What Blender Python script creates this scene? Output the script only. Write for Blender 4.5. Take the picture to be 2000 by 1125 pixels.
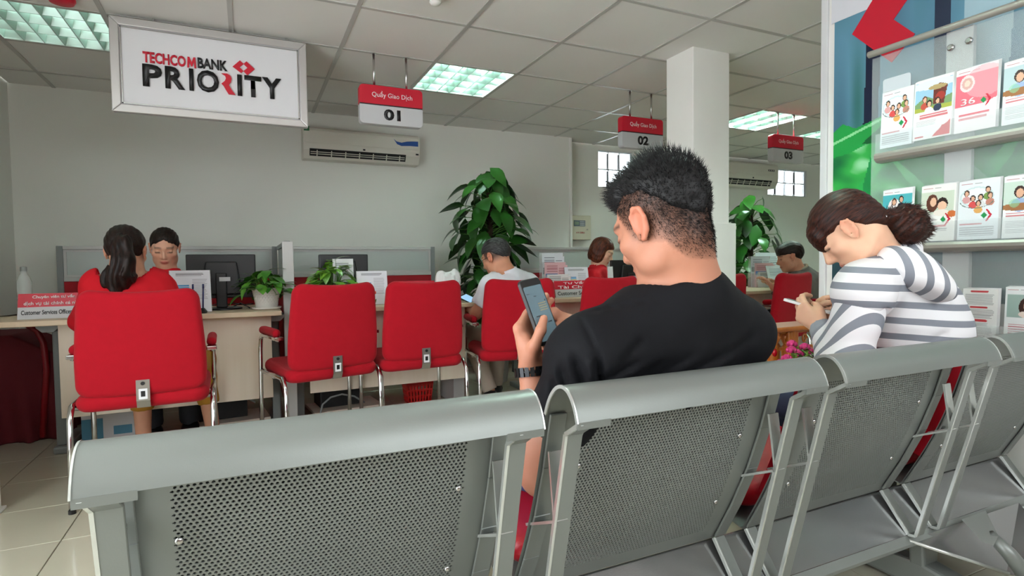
import bpy, math, random
import numpy as np
from mathutils import Matrix, Vector

for _o in list(bpy.data.objects):
    bpy.data.objects.remove(_o, do_unlink=True)
SC = bpy.context.scene
COL = SC.collection
rng = np.random.default_rng(7)
random.seed(7)
PI = math.pi

# ------------------------------------------------------------------ camera
H = 1.0                       # lens height above the floor
F = 1107.5                    # focal length in pixels of the 2000 px wide frame
YAW, PITCH, ROLL = -0.4372, -0.0403, 0.0124
def _rot(y, p, r):
    cy, sy, cp, sp, cr, sr = math.cos(y), math.sin(y), math.cos(p), math.sin(p), math.cos(r), math.sin(r)
    return (np.array([[cy, -sy, 0], [sy, cy, 0], [0, 0, 1]]) @ np.array([[1, 0, 0], [0, cp, -sp], [0, sp, cp]])
            @ np.array([[cr, 0, sr], [0, 1, 0], [-sr, 0, cr]]))
RC = _rot(YAW, PITCH, ROLL)
cam = bpy.data.cameras.new('camera')
camo = bpy.data.objects.new('camera', cam)
COL.objects.link(camo)
_m = Matrix(((RC[0, 0], RC[0, 2], -RC[0, 1], 0), (RC[1, 0], RC[1, 2], -RC[1, 1], 0), (RC[2, 0], RC[2, 2], -RC[2, 1], H), (0, 0, 0, 1)))
camo.matrix_world = _m
cam.sensor_width = 36
cam.lens = 36 * F / 2000
cam.clip_start = 0.02
SC.camera = camo

# ------------------------------------------------------------------ daylight and exposure
W = bpy.data.worlds.new('daylight'); SC.world = W; W.use_nodes = True
_bg = W.node_tree.nodes['Background']
_bg.inputs[0].default_value = (0.93, 0.97, 1.0, 1); _bg.inputs[1].default_value = 3.6
SC.view_settings.view_transform = 'Standard'
SC.view_settings.look = 'None'
SC.view_settings.gamma = 1
SC.view_settings.use_curve_mapping = False
SC.view_settings.exposure = 0.92
SC.cycles.max_bounces = 8
SC.cycles.diffuse_bounces = 5
SC.cycles.glossy_bounces = 4
SC.cycles.transparent_max_bounces = 12
SC.cycles.caustics_reflective = False
SC.cycles.caustics_refractive = False

# ------------------------------------------------------------------ survey helpers (pixel of the photograph -> point of the place)
def ray(px, py):
    return RC @ np.array([(px - 1000) / F, 1, -(py - 562.5) / F])
def at_y(px, py, Y):
    d = ray(px, py); return d * (Y / d[1]) + np.array([0, 0, H])
def at_z(px, py, z):
    d = ray(px, py); return d * ((z - H) / d[2]) + np.array([0, 0, H])
def at_x(px, py, X):
    d = ray(px, py); return d * (X / d[0]) + np.array([0, 0, H])
def at_d(px, py, D):
    return ray(px, py) * D + np.array([0, 0, H])
RIGHT, FWD, UP = RC[:, 0], RC[:, 1], RC[:, 2]

# ------------------------------------------------------------------ materials
def srgb(c):
    if isinstance(c, str):
        c = c.lstrip('#'); c = [int(c[i:i + 2], 16) / 255 for i in (0, 2, 4)]
    return tuple((x / 12.92 if x <= 0.04045 else ((x + 0.055) / 1.055) ** 2.4) for x in c[:3])
MATS = {}
def mat(name, color, rough=0.5, metal=0.0, var=0.06, vscale=8.0, bump=0.0, bscale=60.0, spec=0.5, alpha=1.0, trans=0.0, emit=None, estr=0.0, attr=None, sheen=0.0, coat=0.0, sss=0.0, ior=None, bdist=0.002):
    """Principled material with a procedural noise variation of colour and, if asked, fine relief."""
    if name in MATS: return MATS[name]
    m = bpy.data.materials.new(name); m.use_nodes = True
    nt = m.node_tree; N = nt.nodes; L = nt.links
    b = N['Principled BSDF']
    c = srgb(color) if color is not None else (1, 1, 1)
    tc = N.new('ShaderNodeTexCoord')
    if attr:
        a = N.new('ShaderNodeAttribute'); a.attribute_name = attr
        src = a.outputs['Color']
        L.new(src, b.inputs['Base Color'])
    else:
        nz = N.new('ShaderNodeTexNoise'); nz.inputs['Scale'].default_value = vscale; nz.inputs['Detail'].default_value = 3
        L.new(tc.outputs['Object'], nz.inputs['Vector'])
        mx = N.new('ShaderNodeMix'); mx.data_type = 'RGBA'
        mx.inputs[6].default_value = tuple(x * (1 - var) for x in c) + (1,)
        mx.inputs[7].default_value = tuple(min(1, x * (1 + var)) for x in c) + (1,)
        L.new(nz.outputs[0], mx.inputs[0]); L.new(mx.outputs[2], b.inputs['Base Color'])
    b.inputs['Roughness'].default_value = rough
    b.inputs['Metallic'].default_value = metal
    b.inputs['Specular IOR Level'].default_value = spec
    b.inputs['Alpha'].default_value = alpha
    b.inputs['Transmission Weight'].default_value = trans
    if ior: b.inputs['IOR'].default_value = ior
    if sheen: b.inputs['Sheen Weight'].default_value = sheen
    if coat: b.inputs['Coat Weight'].default_value = coat
    if sss:
        b.inputs['Subsurface Weight'].default_value = sss
        b.inputs['Subsurface Radius'].default_value = (0.012, 0.005, 0.003); b.inputs['Subsurface Scale'].default_value = 1.0
    if emit is not None:
        b.inputs['Emission Color'].default_value = srgb(emit) + (1,); b.inputs['Emission Strength'].default_value = estr
    if bump:
        n2 = N.new('ShaderNodeTexNoise'); n2.inputs['Scale'].default_value = bscale; n2.inputs['Detail'].default_value = 4
        L.new(tc.outputs['Object'], n2.inputs['Vector'])
        bp = N.new('ShaderNodeBump'); bp.inputs['Strength'].default_value = bump; bp.inputs['Distance'].default_value = bdist
        L.new(n2.outputs[0], bp.inputs['Height']); L.new(bp.outputs[0], b.inputs['Normal'])
    MATS[name] = m
    return m
def wood(name, c1, c2, axis=2, scale=6.0, rough=0.45):
    if name in MATS: return MATS[name]
    m = mat(name, c1, rough)
    nt = m.node_tree; N = nt.nodes; L = nt.links; b = N['Principled BSDF']
    tc = N.new('ShaderNodeTexCoord'); mp = N.new('ShaderNodeMapping')
    s = [scale * 6] * 3; s[axis] = scale * 0.35; mp.inputs['Scale'].default_value = s
    nz = N.new('ShaderNodeTexNoise'); nz.inputs['Scale'].default_value = 1.0; nz.inputs['Detail'].default_value = 5
    mx = N.new('ShaderNodeMix'); mx.data_type = 'RGBA'
    mx.inputs[6].default_value = srgb(c1) + (1,); mx.inputs[7].default_value = srgb(c2) + (1,)
    L.new(tc.outputs['Object'], mp.inputs[0]); L.new(mp.outputs[0], nz.inputs['Vector']); L.new(nz.outputs[0], mx.inputs[0]); L.new(mx.outputs[2], b.inputs['Base Color'])
    return m

# ------------------------------------------------------------------ mesh helpers
class MB:
    """Collects shapes; build() links them as ONE mesh object."""
    def __init__(s): s.v = []; s.f = []; s.mi = []; s.cur = 0
    def add(s, vs, fs):
        o = len(s.v); s.v.extend([tuple(map(float, p)) for p in vs]); s.f.extend([tuple(i + o for i in f) for f in fs]); s.mi.extend([s.cur] * len(fs)); return s
    def box(s, x0, x1, y0, y1, z0, z1):
        return s.add([(x0, y0, z0), (x1, y0, z0), (x1, y1, z0), (x0, y1, z0), (x0, y0, z1), (x1, y0, z1), (x1, y1, z1), (x0, y1, z1)],
                     [(0, 3, 2, 1), (4, 5, 6, 7), (0, 1, 5, 4), (1, 2, 6, 5), (2, 3, 7, 6), (3, 0, 4, 7)])
    def obox(s, c, ax, ay, az, hx, hy, hz):
        c, ax, ay, az = map(np.asarray, (c, ax, ay, az))
        vs = [c + ax * hx * i + ay * hy * j + az * hz * k for k in (-1, 1) for (i, j) in ((-1, -1), (1, -1), (1, 1), (-1, 1))]
        return s.add(vs, [(0, 3, 2, 1), (4, 5, 6, 7), (0, 1, 5, 4), (1, 2, 6, 5), (2, 3, 7, 6), (3, 0, 4, 7)])
    def prism(s, poly, axis, a0, a1):
        """poly: 2-D outline; axis 0/1/2 is the extrusion axis."""
        n = len(poly); vs = []
        for a in (a0, a1):
            for p, q in poly:
                vs.append({0: (a, p, q), 1: (p, a, q), 2: (p, q, a)}[axis])
        fs = [tuple(range(n - 1, -1, -1)), tuple(range(n, 2 * n))] + [(i, (i + 1) % n, n + (i + 1) % n, n + i) for i in range(n)]
        return s.add(vs, fs)
    def tube(s, pts, r, n=8, caps=True, closed=False):
        pts = [np.asarray(p, float) for p in pts]; m = len(pts)
        rs = [r] * m if np.isscalar(r) else list(r)
        vs = []; prev = None
        for i in range(m):
            if closed: t = pts[(i + 1) % m] - pts[i - 1]
            else: t = pts[min(i + 1, m - 1)] - pts[max(i - 1, 0)]
            t = t / (np.linalg.norm(t) + 1e-12)
            if prev is None:
                a = np.array([0, 0, 1.0]) if abs(t[2]) < 0.9 else np.array([1.0, 0, 0])
                u = np.cross(a, t)
            else: u = prev - t * prev.dot(t)
            u /= np.linalg.norm(u) + 1e-12; w = np.cross(t, u); prev = u
            for k in range(n):
                an = 2 * PI * k / n
                vs.append(pts[i] + rs[i] * (math.cos(an) * u + math.sin(an) * w))
        fs = []
        for i in range(m if closed else m - 1):
            j = (i + 1) % m
            for k in range(n):
                fs.append((i * n + k, i * n + (k + 1) % n, j * n + (k + 1) % n, j * n + k))
        if caps and not closed:
            fs.append(tuple(range(n - 1, -1, -1))); fs.append(tuple((m - 1) * n + k for k in range(n)))
        return s.add(vs, fs)
    def cyl(s, a, b, r, n=16, r2=None):
        return s.tube([a, b], [r, r if r2 is None else r2], n)
    def lathe(s, prof, n=24, c=(0, 0, 0)):
        vs = []; m = len(prof)
        for r, z in prof:
            for k in range(n):
                an = 2 * PI * k / n; vs.append((c[0] + r * math.cos(an), c[1] + r * math.sin(an), c[2] + z))
        fs = [(i * n + k, i * n + (k + 1) % n, (i + 1) * n + (k + 1) % n, (i + 1) * n + k) for i in range(m - 1) for k in range(n)]
        fs.append(tuple(range(n - 1, -1, -1))); fs.append(tuple((m - 1) * n + k for k in range(n)))
        return s.add(vs, fs)
    def sphere(s, c, r, n=12, m=8):
        rx, ry, rz = (r, r, r) if np.isscalar(r) else r
        prof = []
        vs = []
        for i in range(m + 1):
            a = PI * i / m - PI / 2
            for k in range(n):
                an = 2 * PI * k / n; vs.append((c[0] + rx * max(math.cos(a), 1e-4) * math.cos(an), c[1] + ry * max(math.cos(a), 1e-4) * math.sin(an), c[2] + rz * math.sin(a)))
        return s.add(vs, [(i * n + k, i * n + (k + 1) % n, (i + 1) * n + (k + 1) % n, (i + 1) * n + k) for i in range(m) for k in range(n)])
    def sheet(s, prof, axis, a0, a1, t, closed=False):
        """A bent plate: 2-D profile thickened by t, extruded along axis."""
        P = np.array(prof, float); n = len(P); T = np.gradient(P, axis=0); T /= np.linalg.norm(T, axis=1)[:, None] + 1e-12
        Nn = np.stack([-T[:, 1], T[:, 0]], 1)
        A = P + Nn * t / 2; B = P - Nn * t / 2
        vs = []
        for a in (a0, a1):
            for Q in (A, B):
                for p, q in Q:
                    vs.append({0: (a, p, q), 1: (p, a, q), 2: (p, q, a)}[axis])
        fs = []
        for i in range(n - 1):
            fs += [(i, i + 1, 2 * n + i + 1, 2 * n + i), (n + i, 3 * n + i, 3 * n + i + 1, n + i + 1), (i, n + i, n + i + 1, i + 1), (2 * n + i, 2 * n + i + 1, 3 * n + i + 1, 3 * n + i)]
        fs += [(0, 2 * n, 3 * n, n), (n - 1, 2 * n - 1, 4 * n - 1, 3 * n - 1)]
        return s.add(vs, fs)
    def build(s, name, m, parent=None, smooth=False, bevel=0, seg=2, auto=None):
        me = bpy.data.meshes.new(name)
        me.from_pydata(s.v, [], s.f)
        ms = m if isinstance(m, (list, tuple)) else [m]
        for q in ms: me.materials.append(q)
        if len(ms) > 1: me.polygons.foreach_set('material_index', s.mi)
        me.update()
        return link(name, me, parent, smooth, bevel, seg, auto)
def link(name, me, parent=None, smooth=False, bevel=0, seg=2, auto=None):
    o = bpy.data.objects.new(name, me); COL.objects.link(o)
    if parent is not None: o.parent = parent
    if smooth:
        me.polygons.foreach_set('use_smooth', [True] * len(me.polygons))
        if auto: me.set_sharp_from_angle(angle=math.radians(auto))
    if bevel:
        b = o.modifiers.new('bevel', 'BEVEL'); b.width = bevel; b.segments = seg; b.limit_method = 'ANGLE'; b.angle_limit = math.radians(40)
    return o
def np_mesh(name, V, Fq, m, parent=None, smooth=True, colors=None):
    me = bpy.data.meshes.new(name)
    V = np.asarray(V, np.float32); Fq = np.asarray(Fq, np.int32); k = Fq.shape[1]
    me.vertices.add(len(V)); me.vertices.foreach_set('co', V.ravel())
    me.loops.add(len(Fq) * k); me.loops.foreach_set('vertex_index', Fq.ravel())
    me.polygons.add(len(Fq)); me.polygons.foreach_set('loop_start', np.arange(0, len(Fq) * k, k, dtype=np.int32))
    me.update(calc_edges=True)
    for q in (m if isinstance(m, (list, tuple)) else [m]): me.materials.append(q)
    if colors is not None:
        a = me.color_attributes.new('col', 'FLOAT_COLOR', 'POINT')
        C4 = np.ones((len(V), 4), np.float32); C4[:, :3] = colors; a.data.foreach_set('color', C4.ravel())
    return link(name, me, parent, smooth)
def tag(o, label=None, cat=None, group=None, kind=None):
    if label: o['label'] = label
    if cat: o['category'] = cat
    if group: o['group'] = group
    if kind: o['kind'] = kind
    return o
def thing(name, label, cat, loc=(0, 0, 0), rz=0.0, group=None):
    o = bpy.data.objects.new(name, None); COL.objects.link(o); o.empty_display_size = 0.05
    o.location = tuple(map(float, loc)); o.rotation_euler = (0, 0, rz)
    return tag(o, label, cat, group)
def copy_tree(o, parent=None):
    c = o.copy(); COL.objects.link(c); c.parent = parent
    for ch in list(o.children): copy_tree(ch, c)
    return c
def text(name, s, size, m, parent=None, loc=(0, 0, 0), rot=(PI / 2, 0, 0), bold=0.0, extrude=0.0, align='CENTER', sx=1.0, shear=0.0, space=1.0):
    cu = bpy.data.curves.new(name, 'FONT'); cu.body = s; cu.size = size; cu.align_x = align; cu.align_y = 'CENTER'
    cu.offset = bold; cu.extrude = extrude; cu.resolution_u = 3; cu.shear = shear; cu.space_character = space
    t = bpy.data.objects.new(name, cu); COL.objects.link(t)
    bpy.context.view_layer.update()
    me = bpy.data.meshes.new_from_object(t.evaluated_get(bpy.context.evaluated_depsgraph_get()))
    bpy.data.objects.remove(t, do_unlink=True)
    me.materials.clear(); me.materials.append(m); me.name = name
    o = link(name, me, parent); o.location = loc; o.rotation_euler = rot; o.scale = (sx, 1, 1)
    return o

# ------------------------------------------------------------------ implicit surfaces (organic bodies grown as one continuous mesh)
def v3(*a): return np.array(a, np.float32)
def cap(P, a, b, ra, rb=None):
    if rb is None: rb = ra
    a = np.asarray(a, np.float32); b = np.asarray(b, np.float32); ab = b - a
    t = np.clip(((P - a) @ ab) / (ab @ ab + 1e-9), 0, 1)
    return np.linalg.norm(P - a - t[:, None] * ab, axis=1) - (ra + (rb - ra) * t)
def ell(P, c, r, M=None):
    q = P - np.asarray(c, np.float32)
    if M is not None: q = q @ np.asarray(M, np.float32)      # columns of M: local axes
    r = np.asarray(r, np.float32)
    k0 = np.linalg.norm(q / r, axis=1); k1 = np.linalg.norm(q / (r * r), axis=1)
    return k0 * (k0 - 1) / (k1 + 1e-6)
def smin(a, b, k):
    h = np.clip(k - np.abs(a - b), 0, None) / k
    return np.minimum(a, b) - h * h * k * 0.25
def smax(a, b, k): return -smin(-a, -b, k)
def chain(P, pts, rs, k=0.02):
    d = None
    for i in range(len(pts) - 1):
        e = cap(P, pts[i], pts[i + 1], rs[i], rs[i + 1])
        d = e if d is None else smin(d, e, k)
    return d
def grow(fn, lo, hi, h, B=8):
    """Surface nets over the blocks that the surface of fn passes through."""
    lo = np.asarray(lo, np.float32); hi = np.asarray(hi, np.float32)
    nb = np.ceil((hi - lo) / (h * B)).astype(int)
    n = nb * B + 1
    cx = [lo[i] + (np.arange(nb[i]) + 0.5) * h * B for i in range(3)]
    C = np.stack(np.meshgrid(*cx, indexing='ij'), -1).reshape(-1, 3).astype(np.float32)
    d = fn(C)
    R = h * B * 0.9
    act = np.abs(d) < R * 1.25
    G = np.repeat(np.repeat(np.repeat(d.reshape(nb), B, 0), B, 1), B, 2)
    D = np.full(n, 1.0, np.float32); D[:-1, :-1, :-1] = np.where(G > 0, 1, -1)
    bi = np.stack(np.unravel_index(np.nonzero(act)[0], nb), 1)
    g = np.stack(np.meshgrid(*[np.arange(B + 1)] * 3, indexing='ij'), -1).reshape(-1, 3)
    for s in range(0, len(bi), 400):
        I = (bi[s:s + 400, None, :] * B + g[None]).reshape(-1, 3)
        D[I[:, 0], I[:, 1], I[:, 2]] = fn((lo + I * h).astype(np.float32))
    S = D < 0
    def corners(A): return [A[i:A.shape[0] - 1 + i, j:A.shape[1] - 1 + j, k:A.shape[2] - 1 + k] for i in (0, 1) for j in (0, 1) for k in (0, 1)]
    cs = corners(S); any_ = np.zeros_like(cs[0]); all_ = np.ones_like(cs[0])
    for c in cs: any_ |= c; all_ &= c
    cell = any_ & ~all_
    idx = np.full(cell.shape, -1, np.int64); ci = np.stack(np.nonzero(cell), 1); idx[cell] = np.arange(len(ci))
    off = np.array([(i, j, k) for i in (0, 1) for j in (0, 1) for k in (0, 1)])
    cv = np.stack([D[ci[:, 0] + o[0], ci[:, 1] + o[1], ci[:, 2] + o[2]] for o in off], 1)
    acc = np.zeros((len(ci), 3)); cnt = np.zeros(len(ci))
    for a in range(8):
        for b in range(a + 1, 8):
            if np.abs(off[a] - off[b]).sum() != 1: continue
            m = (cv[:, a] < 0) != (cv[:, b] < 0)
            t = cv[:, a] / (cv[:, a] - cv[:, b] + 1e-12)
            acc[m] += off[a] + t[m, None] * (off[b] - off[a]); cnt[m] += 1
    V = lo + (ci + acc / np.maximum(cnt, 1)[:, None]) * h
    quads = []
    for ax in range(3):
        u, w = (ax + 1) % 3, (ax + 2) % 3
        sl = [slice(None)] * 3; s0 = list(sl); s1 = list(sl); s0[ax] = slice(0, -1); s1[ax] = slice(1, None)
        A = S[tuple(s0)]; Bb = S[tuple(s1)]
        e = np.stack(np.nonzero(A != Bb), 1)
        ok = (e[:, u] > 0) & (e[:, w] > 0) & (e[:, u] < S.shape[u] - 1) & (e[:, w] < S.shape[w] - 1)
        e = e[ok]; ins = A[e[:, 0], e[:, 1], e[:, 2]]
        du = np.zeros(3, int); du[u] = 1; dw = np.zeros(3, int); dw[w] = 1
        q = np.stack([idx[tuple((e - du - dw).T)], idx[tuple((e - dw).T)], idx[tuple(e.T)], idx[tuple((e - du).T)]], 1)
        q[~ins] = q[~ins][:, ::-1]
        quads.append(q[(q >= 0).all(1)])
    return V.astype(np.float32), np.concatenate(quads)
def hash_noise(P, s, seed=0):
    """Smooth value noise in numpy."""
    Q = P * s + seed * 17.31; I = np.floor(Q).astype(np.int64); f = Q - I; f = f * f * (3 - 2 * f)
    def hsh(i, j, k):
        n = (i * 374761393 + j * 668265263 + k * 1274126177 + seed * 144665) & 0x7fffffff
        n = ((n ^ (n >> 13)) * 1274126177) & 0x7fffffff
        return ((n ^ (n >> 16)) & 0xffff) / 65535.0
    r = 0
    for a in (0, 1):
        for b in (0, 1):
            for c in (0, 1):
                w = (f[:, 0] if a else 1 - f[:, 0]) * (f[:, 1] if b else 1 - f[:, 1]) * (f[:, 2] if c else 1 - f[:, 2])
                r = r + w * hsh(I[:, 0] + a, I[:, 1] + b, I[:, 2] + c)
    return (r * 2 - 1).astype(np.float32)
def unit(v): v = np.asarray(v, float); return v / np.linalg.norm(v)

# ================================================================== ROOM SHELL
ZC = 2.351                     # ceiling
GX0, GXS = 0.5642, 0.605       # ceiling grid
GY0, GYS = 3.0495, 0.617
XL, XR = -1.52, 7.62           # left and right walls
YB, YB2 = 5.27, 5.47           # back wall, and the set-back wall right of X = 3.17
YF = -1.5                      # shop front behind the camera
M_wall = mat('wall_paint', '#e8e9e2', 0.75, var=0.03, vscale=1.5, bump=0.15, bscale=180)
M_ceil = mat('ceiling_tile_board', '#e8e7e3', 0.9, var=0.025, vscale=3, bump=0.25, bscale=250)
M_bar = mat('ceiling_bar_metal', '#b9b8b3', 0.35, var=0.03)
M_tile = mat('floor_tile_ceramic', '#b9b5a2', 0.12, var=0.05, vscale=5, bump=0.02, bscale=30)
M_grout = mat('floor_grout', '#7d7868', 0.8)
M_white = mat('white_paint', '#e4e3df', 0.45, var=0.02)
M_grey = mat('grey_lacquer', '#8e918f', 0.4, var=0.03)
M_black = mat('black_plastic', '#141517', 0.4, var=0.1)

def struct(o): o['kind'] = 'structure'; return o

# floor: slab with single ceramic tiles on it
fl = struct(MB().box(XL - 0.1, XR + 0.1, YF, YB2 + 0.1, -0.1, -0.004).build('floor', M_grout))
_tm = MB().box(-0.1985, 0.1985, -0.1985, 0.1985, -0.004, 0.0); _t0 = _tm.build('floor_tile', M_tile, fl, bevel=0.0015, seg=1)
TS = 0.4; nx0 = -0.652 - 3 * TS + TS / 2; first = True
for i in range(16):
    for j in range(15):
        x = nx0 + i * TS; y = 2.585 - 6 * TS + TS / 2 + j * TS
        if x - 0.2 < XL - 0.35 or y > 5.5: continue
        o = _t0 if first else _t0.copy()
        if not first: COL.objects.link(o)
        first = False
        o.location = (x, y, 0)
_fr = MB().box(nx0 + 15.5 * TS, XR, YF, YB2, -0.004, 0).box(XL, nx0 + 15.5 * TS, YF, 2.585 - 6 * TS, -0.004, 0).build('floor_surface', M_tile, fl)

# ceiling: T-bar grid with single boards
ce = struct(MB().box(XL - 0.1, XR + 0.1, YF, YB2 + 0.1, ZC + 0.1, ZC + 0.16).build('ceiling', M_ceil))
LIGHTS = [(1, 1), (-3, 1), (6, 1), (8, 1), (-3, -3), (1, -3), (5, -3), (9, -3)]
gi = range(-4, 12); gj = range(-8, 4)
bb = MB()
for i in range(-3, 12): x = GX0 + i * GXS; bb.box(x - 0.012, x + 0.012, YF, YB2, ZC - 0.002, ZC + 0.02)
for j in range(-7, 5):
    y = GY0 + j * GYS
    if y < YB2: bb.box(XL, XR, y - 0.0115, y + 0.0115, ZC - 0.0015, ZC + 0.02)
bb.build('ceiling_grid', M_bar, ce)
_cm = None
for i in gi:
    for j in range(-7, 5):
        if (i, j) in LIGHTS: continue
        x0, x1 = GX0 + i * GXS, GX0 + (i + 1) * GXS; y0, y1 = GY0 + j * GYS, GY0 + (j + 1) * GYS
        if x1 <= XL or x0 >= XR or y0 >= YB2: continue
        full = x0 >= XL and x1 <= XR and y1 <= YB2 and _cm is not None
        if full:
            o = _cm.copy(); COL.objects.link(o); o.location = ((x0 + x1) / 2, (y0 + y1) / 2, ZC)
        else:
            a0, a1, b0, b1 = max(x0, XL) + 0.01, min(x1, XR) - 0.01, max(y0, YF) + 0.01, min(y1, YB2) - 0.01
            cx, cy = (a0 + a1) / 2, (b0 + b1) / 2
            o = MB().box(a0 - cx, a1 - cx, b0 - cy, b1 - cy, 0.003, 0.018).build('ceiling_board', M_ceil, ce)
            o.location = (cx, cy, ZC)
            if x0 >= XL and x1 <= XR and y1 <= YB2: _cm = o

# walls
struct(MB().box(XL - 0.1, 3.17, YB, YB + 0.35, 0, ZC + 0.02).build('wall_back', M_wall))
# set-back wall with two openings filled with glass blocks
WIN = [(3.66, 4.14, 1.88, 2.30), (6.36, 7.12, 1.90, 2.26)]
wb = MB()
def wall_with_holes(mb, x0, x1, y0, y1, z0, z1, holes):
    xs = sorted(set([x0, x1] + [h[0] for h in holes] + [h[1] for h in holes])); 
    for a, b in zip(xs[:-1], xs[1:]):
        hh = [h for h in holes if h[0] <= a + 1e-6 and h[1] >= b - 1e-6]
        if not hh: mb.box(a, b, y0, y1, z0, z1)
        else:
            h = hh[0]; mb.box(a, b, y0, y1, z0, h[2]); mb.box(a, b, y0, y1, h[3], z1)
wall_with_holes(wb, 3.17, XR + 0.1, YB2, YB2 + 0.12, 0, ZC + 0.02, WIN)
struct(wb.build('wall_back_recess', M_wall))
struct(MB().box(XL - 0.1, XL, 1.95, YB + 0.05, 0, ZC + 0.02).build('wall_left', M_wall))
struct(MB().box(XL - 0.1, XL, YF, -0.7, 0, ZC + 0.02).build('wall_left_near', M_wall))
struct(MB().box(XR, XR + 0.1, YF, YB2 + 0.1, 0, ZC + 0.02).build('wall_right', M_wall))
# baseboards
struct(MB().box(XL, 3.17, YB - 0.015, YB, 0, 0.09).build('baseboard_back', mat('skirting_tile', '#a8a79f', 0.3), bevel=0.003))
struct(MB().box(3.2, XR, YB2 - 0.015, YB2, 0, 0.09).build('baseboard_recess', MATS['skirting_tile'], bevel=0.003))
struct(MB().box(XL, XL + 0.015, 1.95, YB - 0.015, 0, 0.09).build('baseboard_left', MATS['skirting_tile'], bevel=0.003))
# front wall behind the camera: a dado with a band of windows over it; a shop-front bay on the left side
M_dado = mat('front_wall_paint', '#6e4744', 0.7, var=0.03)
struct(MB().box(XL - 0.1, XR + 0.1, YF - 0.12, YF, 0, 1.15).build('wall_front', M_dado))
struct(MB().box(2.5, XR + 0.1, YF - 0.12, YF, 1.15, ZC + 0.02).box(XL - 0.1, 0.3, YF - 0.12, YF, 1.15, ZC + 0.02).build('wall_front_pier', M_wall))
sf = MB()
for x in (0.3, 1.4, 2.5): sf.box(x - 0.03, x + 0.03, YF - 0.08, YF - 0.02, 1.15, ZC)
sf.box(0.3, 2.5, YF - 0.08, YF - 0.02, 2.25, ZC)
struct(sf.build('window_3', M_grey))
sl = MB()
for y in (-0.7, 0.6, 1.95): sl.box(XL - 0.06, XL, y - 0.03, y + 0.03, 0, ZC)
sl.box(XL - 0.06, XL, -0.7, 1.95, 0, 0.12); sl.box(XL - 0.06, XL, -0.7, 1.95, 2.25, ZC)
struct(sl.build('window_4', M_grey))
struct(MB().box(0.5, 2.45, 0.0, 0.07, 1.95, ZC).build('added_red_board', mat('added_board_red', '#b01028', 0.5)))  # unseen red board, added so that the bench beam reflects red
# glass block windows
M_glassblock = mat('glass_block', '#f2fbff', 0.25, trans=0.9, var=0.01, ior=1.2)
M_mortar = mat('glass_block_mortar', '#cfd6d8', 0.7)
for wi, (x0, x1, z0, z1) in enumerate(WIN):
    fr = struct(MB().box(x0, x0 + 0.008, YB2 + 0.02, YB2 + 0.1, z0, z1).box(x1 - 0.008, x1, YB2 + 0.02, YB2 + 0.1, z0, z1)
                .box(x0, x1, YB2 + 0.02, YB2 + 0.1, z0, z0 + 0.008).box(x0, x1, YB2 + 0.02, YB2 + 0.1, z1 - 0.008, z1).build('window_%d' % (wi + 1), M_mortar))
    nx = 4 if wi else 3; nz = 2
    bw, bh = (x1 - x0 - 0.016) / nx, (z1 - z0 - 0.016) / nz
    m0 = None
    for a in range(nx):
        for b in range(nz):
            if m0 is None:
                m0 = MB().box(-bw / 2 + 0.006, bw / 2 - 0.006, 0, 0.06, -bh / 2 + 0.006, bh / 2 - 0.006).build('glass_block', M_glassblock, fr, bevel=0.012, seg=2); o = m0
            else: o = m0.copy(); COL.objects.link(o)
            o.location = (x0 + 0.008 + bw * (a + 0.5), YB2 + 0.03, z0 + 0.008 + bh * (b + 0.5))
    mo = MB()
    for a in range(1, nx): mo.box(x0 + 0.008 + bw * a - 0.006, x0 + 0.008 + bw * a + 0.006, YB2 + 0.04, YB2 + 0.08, z0, z1)
    mo.box(x0, x1, YB2 + 0.04, YB2 + 0.08, (z0 + z1) / 2 - 0.006, (z0 + z1) / 2 + 0.006)
    mo.build('mortar', M_mortar, fr)
# column with a slightly wider lower cladding
struct(MB().box(2.572, 2.878, 2.78, 3.03, 0, ZC + 0.02).build('column', mat('column_paint', '#f0efea', 0.55, var=0.02), bevel=0.004))
struct(MB().box(2.535, 2.905, 2.745, 3.06, 0, 1.255).build('column_cladding', MATS['column_paint'], bevel=0.004))
# trim at the corner of the back wall
struct(MB().box(3.155, 3.185, YB - 0.012, YB + 0.2, 0, ZC).build('trim_1', MATS['column_paint'], bevel=0.003))

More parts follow.
